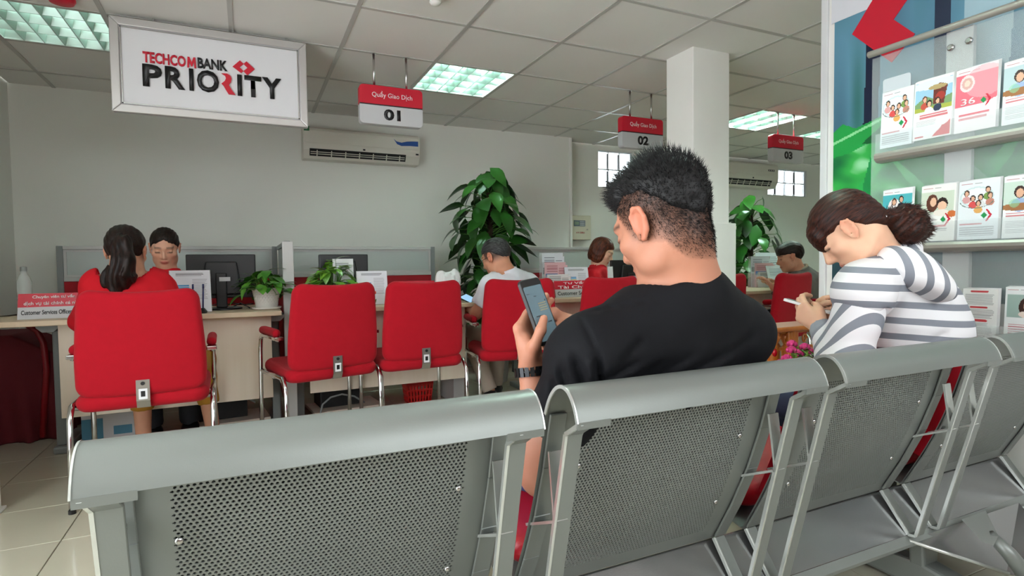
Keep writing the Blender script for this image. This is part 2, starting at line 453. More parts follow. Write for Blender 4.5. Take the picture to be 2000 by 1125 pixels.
# recessed louvre lights in the ceiling grid
M_louv = mat('louvre_aluminium', '#c4dad2', 0.35, metal=0.55, var=0.05)
M_lbox = mat('light_housing', '#dfe8e4', 0.5)
def lamp_mat(e): return mat('fluorescent_tube_%d' % e, '#eefff9', 0.3, emit='#e6fff5', estr=e)
def louvre(i, j, label, power=25):
    x0 = GX0 + i * GXS + 0.012; x1 = x0 + GXS - 0.024; y0 = GY0 + j * GYS + 0.012; y1 = y0 + GYS - 0.024
    cx, cy, w, d = (x0 + x1) / 2, (y0 + y1) / 2, (x1 - x0) / 2, (y1 - y0) / 2
    t = thing('ceiling_light', label, 'ceiling light', (cx, cy, ZC), group='recessed louvre ceiling lights')
    t_ = 0.004
    MB().box(-w, w, -d, -d + t_, 0, 0.085).box(-w, w, d - t_, d, 0, 0.085).box(-w, -w + t_, -d, d, 0, 0.085).box(w - t_, w, -d, d, 0, 0.085).box(-w, w, -d, d, 0.085, 0.09).build('housing', M_lbox, t)
    for k in range(3):
        x = -w + 2 * w * (k + 0.5) / 3
        MB().cyl((x, -d + 0.02, 0.066), (x, d - 0.02, 0.066), 0.013, 10).build('tube', lamp_mat(power), t, smooth=True)
    for k in range(5):               # four rows of cells: V-shaped blades across
        y = -d + 2 * d * k / 4
        MB().prism([(y - 0.022, 0.05), (y - 0.003, 0.006), (y + 0.003, 0.006), (y + 0.022, 0.05)], 0, -w + t_, w - t_).build('louvre_blade', M_louv, t)
    for k in range(7):               # six columns: taller ridges running away from the viewer
        x = -w + 2 * w * k / 6
        MB().prism([(x - 0.017, 0.05), (x - 0.0025, 0.0), (x + 0.0025, 0.0), (x + 0.017, 0.05)], 1, -d + t_, d - t_).build('louvre_ridge', M_louv, t)
louvre(1, 1, 'square louvre ceiling light just right of the sign numbered 01', 48)
louvre(-3, 1, 'square louvre ceiling light at the left edge, behind the big priority sign', 6)
louvre(6, 1, 'square louvre ceiling light half hidden behind the white column', 260)
louvre(8, 1, 'square louvre ceiling light at the white poster frame, right of sign 03', 130)
for i_, pw_, lab in ((-3, 5, 'added louvre ceiling light over the left shop front, out of view'), (1, 90, 'added louvre ceiling light above the bench, out of view'), (5, 130, 'added unseen louvre ceiling light beyond the poster stand'), (9, 60, 'added unseen louvre ceiling light at the far right corner')): louvre(i_, -3, lab, pw_)  # unseen lamps, added along the grid to brighten bench and room

# ================================================================== HANGING SIGNS, AIR CONDITIONERS, WALL FITTINGS
M_red = mat('sign_red', '#c8102e', 0.35, var=0.03)
M_signwhite = mat('sign_white', '#dcdcdf', 0.4, var=0.01)
M_signgrey = mat('sign_pale_grey', '#c3c4c6', 0.4, var=0.01)
M_ink = mat('ink_black', '#141416', 0.4, var=0.05)
M_alu = mat('brushed_aluminium', '#c9c6c4', 0.35, metal=0.6, var=0.04)
M_steel = mat('steel', '#c4c4c2', 0.25, metal=1.0, var=0.04)
M_chrome = mat('chrome', '#d8d8d8', 0.12, metal=1.0, var=0.02)
M_txtwhite = mat('ink_white', '#ece6e6', 0.5, var=0.01)

def text_box(name, s, m, parent, x0, x1, z0, z1, y, bold=0.0, extrude=0.0005, keep=False):
    """Lettering facing -Y, fitted into the rectangle x0..x1, z0..z1."""
    o = text(name, s, 1.0, m, parent, bold=bold, extrude=0.0)
    me = o.data; n = len(me.vertices); co = np.empty(n * 3, np.float32); me.vertices.foreach_get('co', co); co = co.reshape(-1, 3)
    a, b = co.min(0), co.max(0)
    sx = (x1 - x0) / max(b[0] - a[0], 1e-6); sz = (z1 - z0) / max(b[1] - a[1], 1e-6)
    if keep: sz = sx = min(sx, sz)
    co[:, 0] = (co[:, 0] - (a[0] + b[0]) / 2) * sx; co[:, 1] = (co[:, 1] - (a[1] + b[1]) / 2) * sz
    me.vertices.foreach_set('co', co.ravel()); me.update()
    if extrude:
        sm = o.modifiers.new('solid', 'SOLIDIFY'); sm.thickness = extrude; sm.offset = 1
    o.location = ((x0 + x1) / 2, y, (z0 + z1) / 2)
    return o
def px_prism(name, pts, Y, t, m, parent, base):
    """Flat cut-out shape standing in the plane y = Y, outline given as seen points, thickness t towards the viewer."""
    q = [at_y(px, py, Y) for px, py in pts]
    return MB().prism([(p[0] - base[0], p[2] - base[2]) for p in q], 1, Y - t - base[1], Y - base[1]).build(name, m, parent)

# --- big framed sign
PY = 3.63
B = np.array([-0.13, PY, 1.835])
x0, x1, z0, z1 = -0.616 + 0.13, 0.357 + 0.13, 0.0, 0.495
sg = thing('hanging_sign', 'large white framed sign reading priority, hanging from the ceiling', 'sign', B)
MB().box(x0 + 0.02, x1 - 0.02, -0.012, 0.012, z0 + 0.02, z1 - 0.02).build('panel', M_signwhite, sg)
fw = 0.042
for nm, (a, b, c, d) in dict(t=(x0, x1, z1 - fw, z1), b=(x0, x1, z0, z0 + fw), l=(x0, x0 + fw, z0, z1), r=(x1 - fw, x1, z0, z1)).items():
    if nm in 'tb': poly = [(a, c), (b, c), (b - fw, d), (a + fw, d)] if nm == 'b' else [(a + fw, c), (b - fw, c), (b, d), (a, d)]
    else: poly = [(a, c), (b, c + fw), (b, d - fw), (a, d)] if nm == 'l' else [(a, c + fw), (b, c), (b, d), (a, d - fw)]
    MB().prism(poly, 1, -0.022, 0.022).build('frame_bar', M_alu, sg, bevel=0.004)
inn = fw + 0.004
for (a, b, c, d) in ((x0 + inn, x1 - inn, z1 - inn - 0.006, z1 - inn), (x0 + inn, x1 - inn, z0 + inn, z0 + inn + 0.006), (x0 + inn, x0 + inn + 0.006, z0 + inn, z1 - inn), (x1 - inn - 0.006, x1 - inn, z0 + inn, z1 - inn)):
    MB().box(a, b, -0.017, -0.010, c, d).build('frame_bead', M_steel, sg)
for px in (455, 300, 560):
    p = at_y(px, 60, PY)
    MB().cyl((p[0] - B[0], 0, z1 - 0.03), (p[0] - B[0], 0, ZC - B[2]), 0.006, 8).build('hanger', M_steel, sg)
def sgx(px, py): p = at_y(px, py, PY - 0.013); return p[0] - B[0], p[2] - B[2]
yt = -0.0125
a, b = sgx(279, 117), sgx(363, 128)
text_box('lettering', 'TECHCO', M_red, sg, a[0], b[0], sgx(330, 127.5)[1], sgx(330, 106.5)[1], yt, bold=0.03, extrude=0.006)
xm0, xm1, zm0, zm1 = sgx(365.5, 121)[0], sgx(383, 121)[0], sgx(330, 127.5)[1], sgx(330, 106.5)[1]
MB().prism([(xm0 + (xm1 - xm0) * u, zm0 + (zm1 - zm0) * v) for u, v in ((0, 0), (0.06, 1), (0.28, 1), (0.5, 0.5), (0.72, 1), (0.94, 1), (1, 0), (0.78, 0), (0.76, 0.58), (0.57, 0.14), (0.43, 0.14), (0.24, 0.58), (0.22, 0))], 1, yt - 0.006, yt).build('lettering', M_red, sg)
a, b = sgx(386, 128), sgx(444, 128)
text_box('lettering', 'BANK', M_ink, sg, a[0], b[0], sgx(414, 136)[1], sgx(414, 116)[1], yt, bold=0.03, extrude=0.006)
for s, l, r in (('P', 278, 316), ('R', 322, 360), ('I', 369, 377.5), ('O', 384, 427)):
    c = (l + r) / 2; top = 125 + (c - 278) * 0.103; bot = 168 + (c - 278) * 0.098
    text_box('lettering', s, M_ink, sg, sgx(l, top)[0], sgx(r, top)[0], sgx(c, bot)[1], sgx(c, top)[1], yt, bold=0.035, extrude=0.01)
for s, l, r in (('I', 463, 472), ('T', 477, 510), ('Y', 512, 549)):
    c = (l + r) / 2; top = 146 + (c - 463) * 0.105; bot = 187 + (c - 463) * 0.095
    text_box('lettering', s, M_ink, sg, sgx(l, top)[0], sgx(r, top)[0], sgx(c, bot)[1], sgx(c, top)[1], yt, bold=0.035, extrude=0.01)
def z1px(pts): return [(x * 0.32, y * 0.32) for x, y in pts]
px_prism('ribbon_letter', z1px([(1352, 450), (1385, 452), (1405, 463), (1414, 482), (1410, 503), (1397, 520), (1414, 550), (1438, 582), (1396, 577), (1378, 548), (1366, 527), (1352, 512), (1372, 497), (1380, 480), (1374, 464)]), PY - 0.0125, 0.01, M_red, sg, B)
px_prism('diamond_mark', z1px([(1420, 408), (1464, 371), (1487, 392), (1462, 412), (1486, 436), (1472, 447)]), PY - 0.0125, 0.008, M_red, sg, B)
px_prism('diamond_mark', z1px([(1487, 392), (1504, 377), (1554, 424), (1510, 461), (1486, 436), (1512, 416)]), PY - 0.0125, 0.008, M_red, sg, B)

# --- numbered counter signs
def rounded_rect(x0, x1, z0, z1, r, n=6, corners=(1, 1, 1, 1)):
    out = []
    for (cx, cz, a0, on) in ((x1 - r, z0 + r, -90, corners[0]), (x1 - r, z1 - r, 0, corners[1]), (x0 + r, z1 - r, 90, corners[2]), (x0 + r, z0 + r, 180, corners[3])):
        if on:
            for k in range(n + 1):
                a = math.radians(a0 + 90 * k / n); out.append((cx + r * math.cos(a), cz + r * math.sin(a)))
        else:
            out.append((cx + r * (1 if a0 in (-90, 0) else -1), cz + r * (1 if a0 in (0, 90) else -1)))
    return out
def counter_sign(x0, x1, num, label):
    c = (x0 + x1) / 2; w = (x1 - x0) / 2; z0, z1 = 1.902, 2.145; Y = 3.667; dp = 0.028
    t = thing('counter_sign', label, 'sign', (c, Y, z0), group='numbered counter signs')
    h = z1 - z0; zm = h * 0.515
    MB().prism(rounded_rect(-w, w, 0, zm - 0.006, 0.025, corners=(1, 0, 0, 1)), 1, -dp, dp).build('lower_panel', M_signgrey, t, bevel=0.003)
    MB().prism(rounded_rect(-w, w, zm, h, 0.025, corners=(0, 1, 1, 0)), 1, -dp, dp).build('upper_panel', M_red, t, bevel=0.003)
    MB().box(-w + 0.002, w - 0.002, -dp + 0.001, dp - 0.001, zm - 0.007, zm + 0.001).build('divider', M_ink, t)
    text_box('lettering', 'Quầy Giao Dịch', M_txtwhite, t, -w * 0.62, w * 0.66, h * 0.665, h * 0.86, -dp - 0.0003, bold=0.008)
    text_box('number', num, M_ink, t, -w * 0.26, w * 0.27, h * 0.12, h * 0.41, -dp - 0.0003, bold=0.045)
    for s in (-0.104, 0.104):
        r = MB().cyl((s, 0, h - 0.002), (s, 0, ZC - z0), 0.0075, 10).build('hanging_rod', M_steel, t, smooth=True)
        MB().cyl((s, 0, ZC - z0 - 0.006), (s, 0, ZC - z0 - 0.001), 0.018, 12).build('ceiling_plate', M_steel, r)
counter_sign(0.668, 1.073, '01', 'red and white hanging counter sign numbered 01')
counter_sign(2.655, 3.055, '02', 'red and white hanging counter sign numbered 02, above the seated man')
counter_sign(4.29, 4.69, '03', 'red and white hanging counter sign numbered 03, by the poster frame')

# --- air conditioners
M_ac = mat('ac_plastic', '#dcd8cd', 0.45, var=0.02)
M_dark = mat('dark_slot', '#1b1b1b', 0.7)
def aircon(x0, x1, z0, z1, yw, label, dp, old):
    w = (x1 - x0) / 2; h = z1 - z0
    t = thing('air_conditioner', label, 'air conditioner', ((x0 + x1) / 2, yw, z0), group='wall air conditioners')
    prof = [(0, h), (-dp * 0.72, h), (-dp * 0.92, h - 0.02), (-dp, h - 0.05), (-dp, h * 0.40), (-dp * 0.97, h * 0.26), (-dp * 0.8, 0.02), (-dp * 0.72, 0.0), (0, 0)]
    MB().prism(prof, 0, -w, w).build('body', M_ac, t, bevel=0.006, seg=3)
    MB().box(-w + 0.012, w - 0.012, -dp - 0.004, -dp + 0.004, h * 0.47, h - 0.035).build('front_panel', M_ac, t, bevel=0.004)
    # outlet slot with fins on the lower face
    p = np.array([-dp * 0.97, h * 0.26]); q = np.array([-dp * 0.8, 0.02]); d = unit(q - p); nrm = np.array([-abs(d[1]), -abs(d[0])])
    def slot(a, b, xa, xb, m, nm, off):
        A = p + d * a; Bq = p + d * b
        return MB().prism([tuple(A + nrm * off), tuple(Bq + nrm * off), tuple(Bq + nrm * (off - 0.006)), tuple(A + nrm * (off - 0.006))], 0, xa, xb).build(nm, m, t)
    L = np.linalg.norm(q - p)
    slot(-0.01, L * 0.92, -w * 0.90, w * 0.74, M_dark, 'air_outlet', 0.002)
    for k in range(2): slot(L * (0.22 + 0.3 * k), L * (0.31 + 0.3 * k), -w * 0.885, w * 0.72, M_ac, 'flap', 0.009)
    for k in range(7): xx = -w * 0.78 + k * w * 0.235; slot(0, L * 0.9, xx - 0.004, xx + 0.004, M_ac, 'fin', 0.006)
    MB().box(-w * 0.02, w * 0.02, -dp - 0.0045, -dp, h * 0.335, h * 0.385).build('receiver', M_ink, t)
    if old:
        MB().box(-w * 0.985, -w * 0.90, -dp - 0.005, -dp, h * 0.83, h * 0.975).build('energy_label', mat('label_green', '#1f6b3c', 0.5), t)
        swoosh = [(0.52, 0.80), (0.57, 0.72), (0.66, 0.69), (0.76, 0.74), (0.86, 0.76), (0.965, 0.77), (0.965, 0.60), (0.80, 0.60), (0.66, 0.58), (0.58, 0.63)]
        MB().prism([(w * a, h * b) for a, b in swoosh], 1, -dp - 0.0055, -dp).build('sticker', mat('sticker_blue', '#1c4f9c', 0.35), t)
        MB().box(w * 0.92, w * 0.97, -dp - 0.004, -dp, h * 0.31, h * 0.36).build('badge', M_dark, t)
    else:
        MB().box(w * 0.58, w * 0.82, -dp - 0.0055, -dp, h * 0.66, h * 0.73).build('display', M_ink, t)
        for k in range(3): MB().box(w * (0.61 + 0.07 * k), w * (0.64 + 0.07 * k), -dp - 0.006, -dp, h * 0.675, h * 0.715).build('indicator', M_txtwhite, t)
aircon(0.462, 1.47, 1.93, 2.20, YB, 'old cream wall air conditioner below the sign numbered 01', 0.17, True)
aircon(5.42, 6.335, 1.96, 2.28, YB2, 'white wall air conditioner to the right of the column', 0.19, False)
# the boxed-in ceiling edge beside the first air conditioner
# --- alarm panel on the set-back wall
t = thing('alarm_panel', 'cream metal alarm box with keypad on the recessed wall', 'alarm box', (3.36, YB2, 1.27))
MB().box(-0.14, 0.14, -0.085, 0, 0, 0.27).build('body', mat('alarm_cream', '#d3cdb8', 0.45), t, bevel=0.004)
MB().box(-0.135, 0.135, -0.09, -0.085, 0.005, 0.265).build('door', MATS['alarm_cream'], t, bevel=0.003)
MB().box(-0.085, 0.06, -0.094, -0.09, 0.15, 0.215).build('keypad', mat('keypad_grey', '#5c6672', 0.4), t)
for i in range(4):
    for j in range(3): MB().box(-0.01 + i * 0.016, 0.001 + i * 0.016, -0.096, -0.094, 0.157 + j * 0.019, 0.170 + j * 0.019).build('key', M_signgrey, t)
MB().box(-0.078, -0.022, -0.0955, -0.094, 0.165, 0.2).build('screen', mat('lcd_green', '#8a9a86', 0.2), t)
text_box('lettering', 'HY-588A', mat('ink_red', '#a8322a', 0.5), t, -0.055, 0.055, 0.07, 0.09, -0.0905, bold=0.02)
MB().cyl((0.085, -0.09, 0.115), (0.085, -0.1, 0.115), 0.008, 10).build('lock', M_steel, t)
# --- small dome camera on the far wall, smoke detector and red sensor on the ceiling
p = at_y(1291, 265, 5.44)
t = thing('wall_camera', 'tiny white security camera high up between sign 02 and the column', 'camera', p)
MB().box(-0.05, 0.05, -0.05, 0.03, -0.04, 0.04).build('housing', M_white, t, bevel=0.012)
MB().sphere((0.02, -0.05, -0.01), 0.018).build('lens', M_black, t, smooth=True)
p = at_z(850, -9, ZC)
t = thing('smoke_detector', 'white round smoke detector on the ceiling at the top edge', 'smoke detector', (p[0], p[1], ZC))
MB().lathe([(0.045, 0), (0.05, -0.012), (0.045, -0.02), (0.03, -0.024)], 24).build('base', M_white, t, smooth=True, auto=40)
MB().lathe([(0.028, -0.024), (0.03, -0.036), (0.022, -0.046), (0.008, -0.05)], 20).build('sensor_head', M_white, t, smooth=True, auto=40)
p = at_z(120, -8, ZC)
t = thing('fire_alarm_sounder', 'red round fire alarm fitting on the ceiling, cut by the top edge', 'fire alarm', (p[0], p[1], ZC))
MB().lathe([(0.055, 0), (0.058, -0.02), (0.05, -0.034), (0.02, -0.04)], 24).build('dome', M_red, t, smooth=True, auto=40)
MB().lathe([(0.064, 0), (0.064, -0.006)], 24).build('base_ring', M_white, t)

# ================================================================== RED VISITOR CHAIRS
M_redfab = mat('red_fabric', '#a5091c', 0.85, var=0.08, vscale=30, bump=0.35, bscale=700, sheen=0.05, spec=0.2)
M_plate = mat('steel_plate', '#a9a6a0', 0.3, metal=0.9)
def pad(mb, w, h, t, rc, re, bend=None, ns=4, n=8, axis='xz'):
    """Upholstered pad: rounded outline w x h, thickness t, soft edges."""
    def outline(ins):
        ww, hh, r = w / 2 - ins, h / 2 - ins, max(rc - ins, 0.002); o = []
        for cx, cz, a0 in ((ww - r, -hh + r, -90), (ww - r, hh - r, 0), (-ww + r, hh - r, 90), (-ww + r, -hh + r, 180)):
            for k in range(n + 1):
                a = math.radians(a0 + 90 * k / n); o.append((cx + r * math.cos(a), cz + r * math.sin(a)))
            # straight run towards the next corner
            nx = {-90: (ww, 0), 0: (0, hh), 90: (-ww, 0), 180: (0, -hh)}[a0]
            p0 = o[-1]
            if a0 == -90: p1 = (ww, hh - r)
            elif a0 == 0: p1 = (-ww + r, hh)
            elif a0 == 90: p1 = (-ww, -hh + r)
            else: p1 = (ww - r, -hh)
            for k in range(1, 8): o.append((p0[0] + (p1[0] - p0[0]) * k / 8, p0[1] + (p1[1] - p0[1]) * k / 8))
        return np.array(o)
    rings = []
    base = outline(re)
    for s in (0.02, 0.3, 0.6, 0.85): rings.append((base * s, -t / 2 * (1 + 0.10 * (1 - s * s))))
    for k in range(ns * 2 + 1):
        a = -PI / 2 + PI * k / (2 * ns); rings.append((outline(re * (1 - math.cos(a))), t / 2 * math.sin(a)))
    for s in (0.85, 0.6, 0.3, 0.02): rings.append((base * s, t / 2 * (1 + 0.10 * (1 - s * s))))
    m = len(base); vs = []
    for o2, d in rings:
        for x, z in o2:
            p = (x, d, z) if axis == 'xz' else (x, z, d)
            vs.append(bend(*p) if bend else p)
    fs = [(i * m + k, i * m + (k + 1) % m, (i + 1) * m + (k + 1) % m, (i + 1) * m + k) for i in range(len(rings) - 1) for k in range(m)]
    fs += [tuple(range(m - 1, -1, -1)), tuple((len(rings) - 1) * m + k for k in range(m))]
    if axis != 'xz': fs = [f[::-1] for f in fs]
    return mb.add(vs, fs)
CH_BACK_Y = -0.235
def make_chair():
    t = thing('visitor_chair', 'x', 'chair')
    def bend_back(x, y, z):
        zz = z + 0.682
        wid = 1.0 - 0.10 * max(0, (zz - 0.62) / 0.3) ** 1.0      # narrows a little towards the top
        return (x * wid, CH_BACK_Y + y + 0.35 * x * x - 0.30 * (zz - 0.5) * 0.35, zz + 0.32 * x * x * (1 if z > 0.05 else (0.1 + 0.9 * max(0, (z + 0.1) / 0.15) if z > -0.1 else 0.1)))
    pad(MB(), 0.485, 0.45, 0.06, 0.06, 0.028, bend_back).build('backrest', M_redfab, t, smooth=True)
    def bend_seat(x, y, z):
        return (x, y + 0.0, 0.445 + z - 0.02 * (1 - (y / 0.25) ** 2) * 0.3 + 0.02 * y - 0.22 * max(0, y - 0.16) ** 2)
    pad(MB(), 0.50, 0.50, 0.075, 0.07, 0.035, bend_seat, axis='xy').build('seat', M_redfab, t, smooth=True)
    br = MB().sheet([(CH_BACK_Y + 0.02, 0.405), (CH_BACK_Y - 0.02, 0.41), (CH_BACK_Y - 0.034, 0.44), (CH_BACK_Y - 0.034, 0.53)], 0, -0.025, 0.025, 0.004).build('back_bracket', M_plate, t)
    MB().cyl((0, CH_BACK_Y - 0.036, 0.515), (0, CH_BACK_Y - 0.041, 0.515), 0.008, 10).build('bolt', M_black, br)
    MB().box(-0.016, 0.016, CH_BACK_Y - 0.0375, CH_BACK_Y - 0.036, 0.447, 0.492).build('asset_label', M_signwhite, br)
    MB().box(-0.008, 0.008, CH_BACK_Y - 0.038, CH_BACK_Y - 0.0374, 0.458, 0.482).build('label_print', M_ink, br)
    for s in (-1, 1):
        x = 0.262 * s
        MB().tube([(x, 0.24, 0.012), (x, 0.235, 0.30), (x, 0.225, 0.54), (x, 0.21, 0.60), (x, 0.17, 0.625), (x, 0.05, 0.628), (x, -0.14, 0.625)], 0.0115, 10).build('front_leg', M_chrome, t, smooth=True)
        MB().tube([(x, -0.26, 0.012), (x, -0.235, 0.38), (x, -0.19, 0.43), (x, 0.0, 0.425), (x, 0.20, 0.42)], 0.0115, 10).build('rear_leg', M_chrome, t, smooth=True)
        def ba(a, b, c, x=x): return (x + a, b + 0.03, 0.658 + c - 0.16 * max(0, b - 0.06) ** 2 * 4 - 0.05 * max(0, -b - 0.1))
        am = pad(MB(), 0.042, 0.30, 0.042, 0.022, 0.018, ba, axis='xy').build('armrest', M_redfab, t, smooth=True)
        MB().box(x - 0.022, x + 0.022, -0.15, -0.085, 0.622, 0.640).build('arm_bracket', M_chrome, am, bevel=0.003)
        for y in (0.24, -0.26): MB().cyl((x, y, 0), (x, y, 0.016), 0.014, 10).build('foot_cap', M_black, t)
    MB().cyl((-0.262, 0.0, 0.41), (0.262, 0.0, 0.41), 0.011, 10).build('crossbar', M_chrome, t, smooth=True)
    MB().cyl((-0.262, -0.15, 0.413), (0.262, -0.15, 0.413), 0.011, 10).build('crossbar', M_chrome, t, smooth=True)
    return t
_ch = make_chair()
def put_chair(x, y, rz, label, first=[True]):
    o = _ch if first[0] else copy_tree(_ch); first[0] = False
    o.location = (x, y, 0); o.rotation_euler = (0, 0, rz)
    tag(o, label, 'chair', 'red visitor chairs at the counters')
    return o
R_ = math.radians
put_chair(-0.425, 3.12, R_(2), 'red chair occupied by the woman with the ponytail')
put_chair(0.365, 3.37, R_(13), 'empty red chair behind the leafy desk plants, left of the pair')
put_chair(0.91, 3.42, R_(3), 'empty red chair in front of the red waste basket, right of the pair')
put_chair(1.58, 3.42, R_(-10), 'red chair on which the man in the white shirt sits')
put_chair(2.19, 3.41, R_(4), 'red chair behind the left shoulder of the man in black')
put_chair(3.22, 3.42, R_(0), 'dark red chair directly right of the column and the man in black')
put_chair(3.81, 3.31, R_(8), 'dark red chair in front of the man in the grey hooded jacket')
put_chair(4.66, 3.44, R_(50), 'red chair carrying the man in the grey hooded jacket')

# ================================================================== COUNTERS, SCREENS AND WHAT STANDS ON THEM
M_desk = wood('desk_maple', '#f3e8d8', '#e6d6c0', axis=2, scale=4)
M_desktop = wood('desk_top_maple', '#dccaae', '#cfb899', axis=0, scale=4)
M_frost = mat('frosted_glass', '#c3ccc8', 0.35, var=0.03, vscale=2, alpha=0.75)
M_screenred = mat('screen_red_fabric', '#a3101f', 0.8, bump=0.2, bscale=500)
M_lgrey = mat('light_grey_metal', '#b9b9b6', 0.35, var=0.02)
M_dgrey = mat('desk_leg_grey', '#7c8180', 0.4, var=0.03)
M_paper = mat('paper', '#e9e9ea', 0.7, var=0.01)
M_acryl = mat('acrylic', '#f4f8f8', 0.05, alpha=0.22, var=0.0)
DZ = 0.75; DY0, DY1 = 3.57, 4.30
def desk(x0, x1, label, left_round=False, px0=None, slab=False):
    t = thing('counter_desk', label, 'desk', (0, 0, 0), group='counter desks in a row')
    if left_round:
        poly = [(x1, DY0), (x1, DY1), (x0 + 0.1, DY1)]
        r = (DY1 - DY0) / 2
        for k in range(13):
            a = PI / 2 + PI * k / 12; poly.append((x0 + 0.26 + 0.26 * math.cos(a), DY0 + r + r * math.sin(a)))
    else: poly = [(x0, DY0), (x1, DY0), (x1, DY1), (x0, DY1)]
    MB().prism(poly, 2, DZ - 0.028, DZ).build('desk_top', M_desktop, t, bevel=0.004)
    a = px0 if px0 is not None else x0 + 0.05
    MB().box(a, x1 - 0.055, 3.67, 3.688, 0.225, DZ - 0.029).build('front_panel', M_desk, t, bevel=0.002)
    for k, lx in enumerate((a - 0.045, x1 - 0.03)):
        if slab and k == 1:
            MB().box(lx - 0.05, lx + 0.04, 3.86, 4.2, 0, DZ - 0.03).build('leg', M_lgrey, t, bevel=0.004); continue
        lg = MB().box(lx - 0.024, lx + 0.024, 3.84, 3.92, 0.04, DZ - 0.045).build('leg', M_dgrey, t, bevel=0.008)
        MB().prism([(lx - 0.05, DZ - 0.03), (lx + 0.05, DZ - 0.03), (lx + 0.05, DZ - 0.045), (lx + 0.024, DZ - 0.07), (lx - 0.024, DZ - 0.07), (lx - 0.05, DZ - 0.045)], 1, 3.68, 4.2).build('leg_head', M_dgrey, lg, bevel=0.003)
        MB().box(lx - 0.035, lx + 0.035, 3.81, 4.25, 0, 0.04).build('leg_foot', M_dgrey, lg, bevel=0.01)
    return t
desk(-1.30, 0.18, 'maple counter desk with rounded end at which the ponytail woman sits', True, -0.90)
desk(0.285, 1.41, 'maple counter desk behind the two empty red chairs', slab=True)
desk(1.98, 3.45, 'maple counter desk with brochure stand, left of the column')
desk(3.75, 5.3, 'maple counter desk far right, in front of the hooded man')

PZ = 1.168
def screen(x0, x1, y, label):
    t = thing('partition_screen', label, 'partition', ((x0 + x1) / 2, y, 0), group='low partition screens behind the counters'); w = (x1 - x0) / 2
    for s in (-1, 1): MB().box(s * w - 0.018, s * w + 0.018, -0.02, 0.02, 0, PZ).build('post', M_dgrey, t, bevel=0.003)
    MB().box(-w + 0.018, w - 0.018, -0.02, 0.02, PZ - 0.025, PZ).build('top_rail', M_lgrey, t, bevel=0.003)
    MB().box(-w + 0.018, w - 0.018, -0.018, 0.018, 0.925, 0.955).build('middle_rail', M_lgrey, t, bevel=0.003)
    MB().box(-w + 0.018, w - 0.018, -0.004, 0.004, 0.955, PZ - 0.025).build('glass_pane', M_frost, t)
    for (a, b, c, d) in ((-w + 0.018, w - 0.018, PZ - 0.04, PZ - 0.025), (-w + 0.018, w - 0.018, 0.955, 0.97), (-w + 0.018, -w + 0.035, 0.97, PZ - 0.04), (w - 0.035, w - 0.018, 0.97, PZ - 0.04)):
        MB().box(a, b, -0.008, 0.008, c, d).build('glazing_bead', M_lgrey, t)
    MB().box(-w + 0.018, w - 0.018, -0.014, 0.014, 0.10, 0.925).build('fabric_panel', M_screenred, t)
    return t
screen(-1.14, 0.20, 4.78, 'grey framed frosted glass partition behind the seated teller')
screen(0.275, 1.47, 4.78, 'grey framed frosted glass partition behind the empty counter')
screen(2.25, 3.6, 4.78, 'grey framed frosted glass partition behind the short-haired teller')
# divider between the first two counters, running away from the viewer
t = thing('counter_divider', 'tall pale divider between the two counters, beside the white flower pot', 'partition', (0.232, 3.73, 0))
MB().box(-0.032, 0.032, 0, 0.05, 0, PZ - 0.006).build('end_post', M_lgrey, t, bevel=0.004)
MB().box(-0.018, 0.018, 0.05, 1.02, PZ - 0.03, PZ).build('top_rail', M_dgrey, t, bevel=0.003)
MB().box(-0.006, 0.006, 0.05, 1.02, 0.955, PZ - 0.03).build('glass_pane', M_frost, t)
MB().box(-0.018, 0.018, 0.05, 1.02, 0.92, 0.955).build('middle_rail', M_dgrey, t, bevel=0.003)
MB().box(-0.016, 0.016, 0.05, 1.02, 0.06, 0.92).build('fabric_panel', M_screenred, t)

# --- print: a sheet of paper whose ink is painted point by point
M_print = mat('print', None, 0.6, attr='col')
M_gloss = mat('print_gloss', None, 0.3, attr='col')
def canvas(nx, nz, base='#f2f2f2'):
    C = np.empty((nz, nx, 3), np.float32); C[:] = srgb(base); return C
def rect(C, x0, x1, z0, z1, col, a=1.0):
    nz, nx = C.shape[:2]; c = np.array(srgb(col))
    i0, i1, j0, j1 = int(round(x0 * nx)), int(round(x1 * nx)), int(round(z0 * nz)), int(round(z1 * nz))
    i1 = max(i1, i0 + 1); j1 = max(j1, j0 + 1)
    C[j0:j1, i0:i1] = C[j0:j1, i0:i1] * (1 - a) + c * a
def disc(C, cx, cz, rx, rz, col, a=1.0, tilt=0.0):
    nz, nx = C.shape[:2]; Z, X = np.mgrid[0:nz, 0:nx]; X = (X + 0.5) / nx - cx; Z = (Z + 0.5) / nz - cz
    ct, st = math.cos(tilt), math.sin(tilt); Xr = X * ct + Z * st * 1.5; Zr = -X * st / 1.5 + Z * ct
    m = (Xr / rx) ** 2 + (Zr / rz) ** 2 < 1; C[m] = C[m] * (1 - a) + np.array(srgb(col)) * a
def polyfill(C, pts, col):
    nz, nx = C.shape[:2]; Z, X = np.mgrid[0:nz, 0:nx]; X = (X + 0.5) / nx; Z = (Z + 0.5) / nz
    ins = np.zeros(X.shape, bool); n = len(pts)
    for i in range(n):
        (xa, za), (xb, zb) = pts[i], pts[(i + 1) % n]
        c = ((za > Z) != (zb > Z)); xx = (xb - xa) * (Z - za) / ((zb - za) or 1e-9) + xa; ins ^= c & (X < xx)
    C[ins] = srgb(col)
def lines(C, x0, x1, z0, z1, n, col='#777777', ragged=0.15, th=0.45):
    for k in range(n):
        z = z1 - (k + 0.5) * (z1 - z0) / n; hh = (z1 - z0) / n * th / 2
        rect(C, x0, x1 - (x1 - x0) * ragged * random.random(), z - hh, z + hh, col, 0.8)
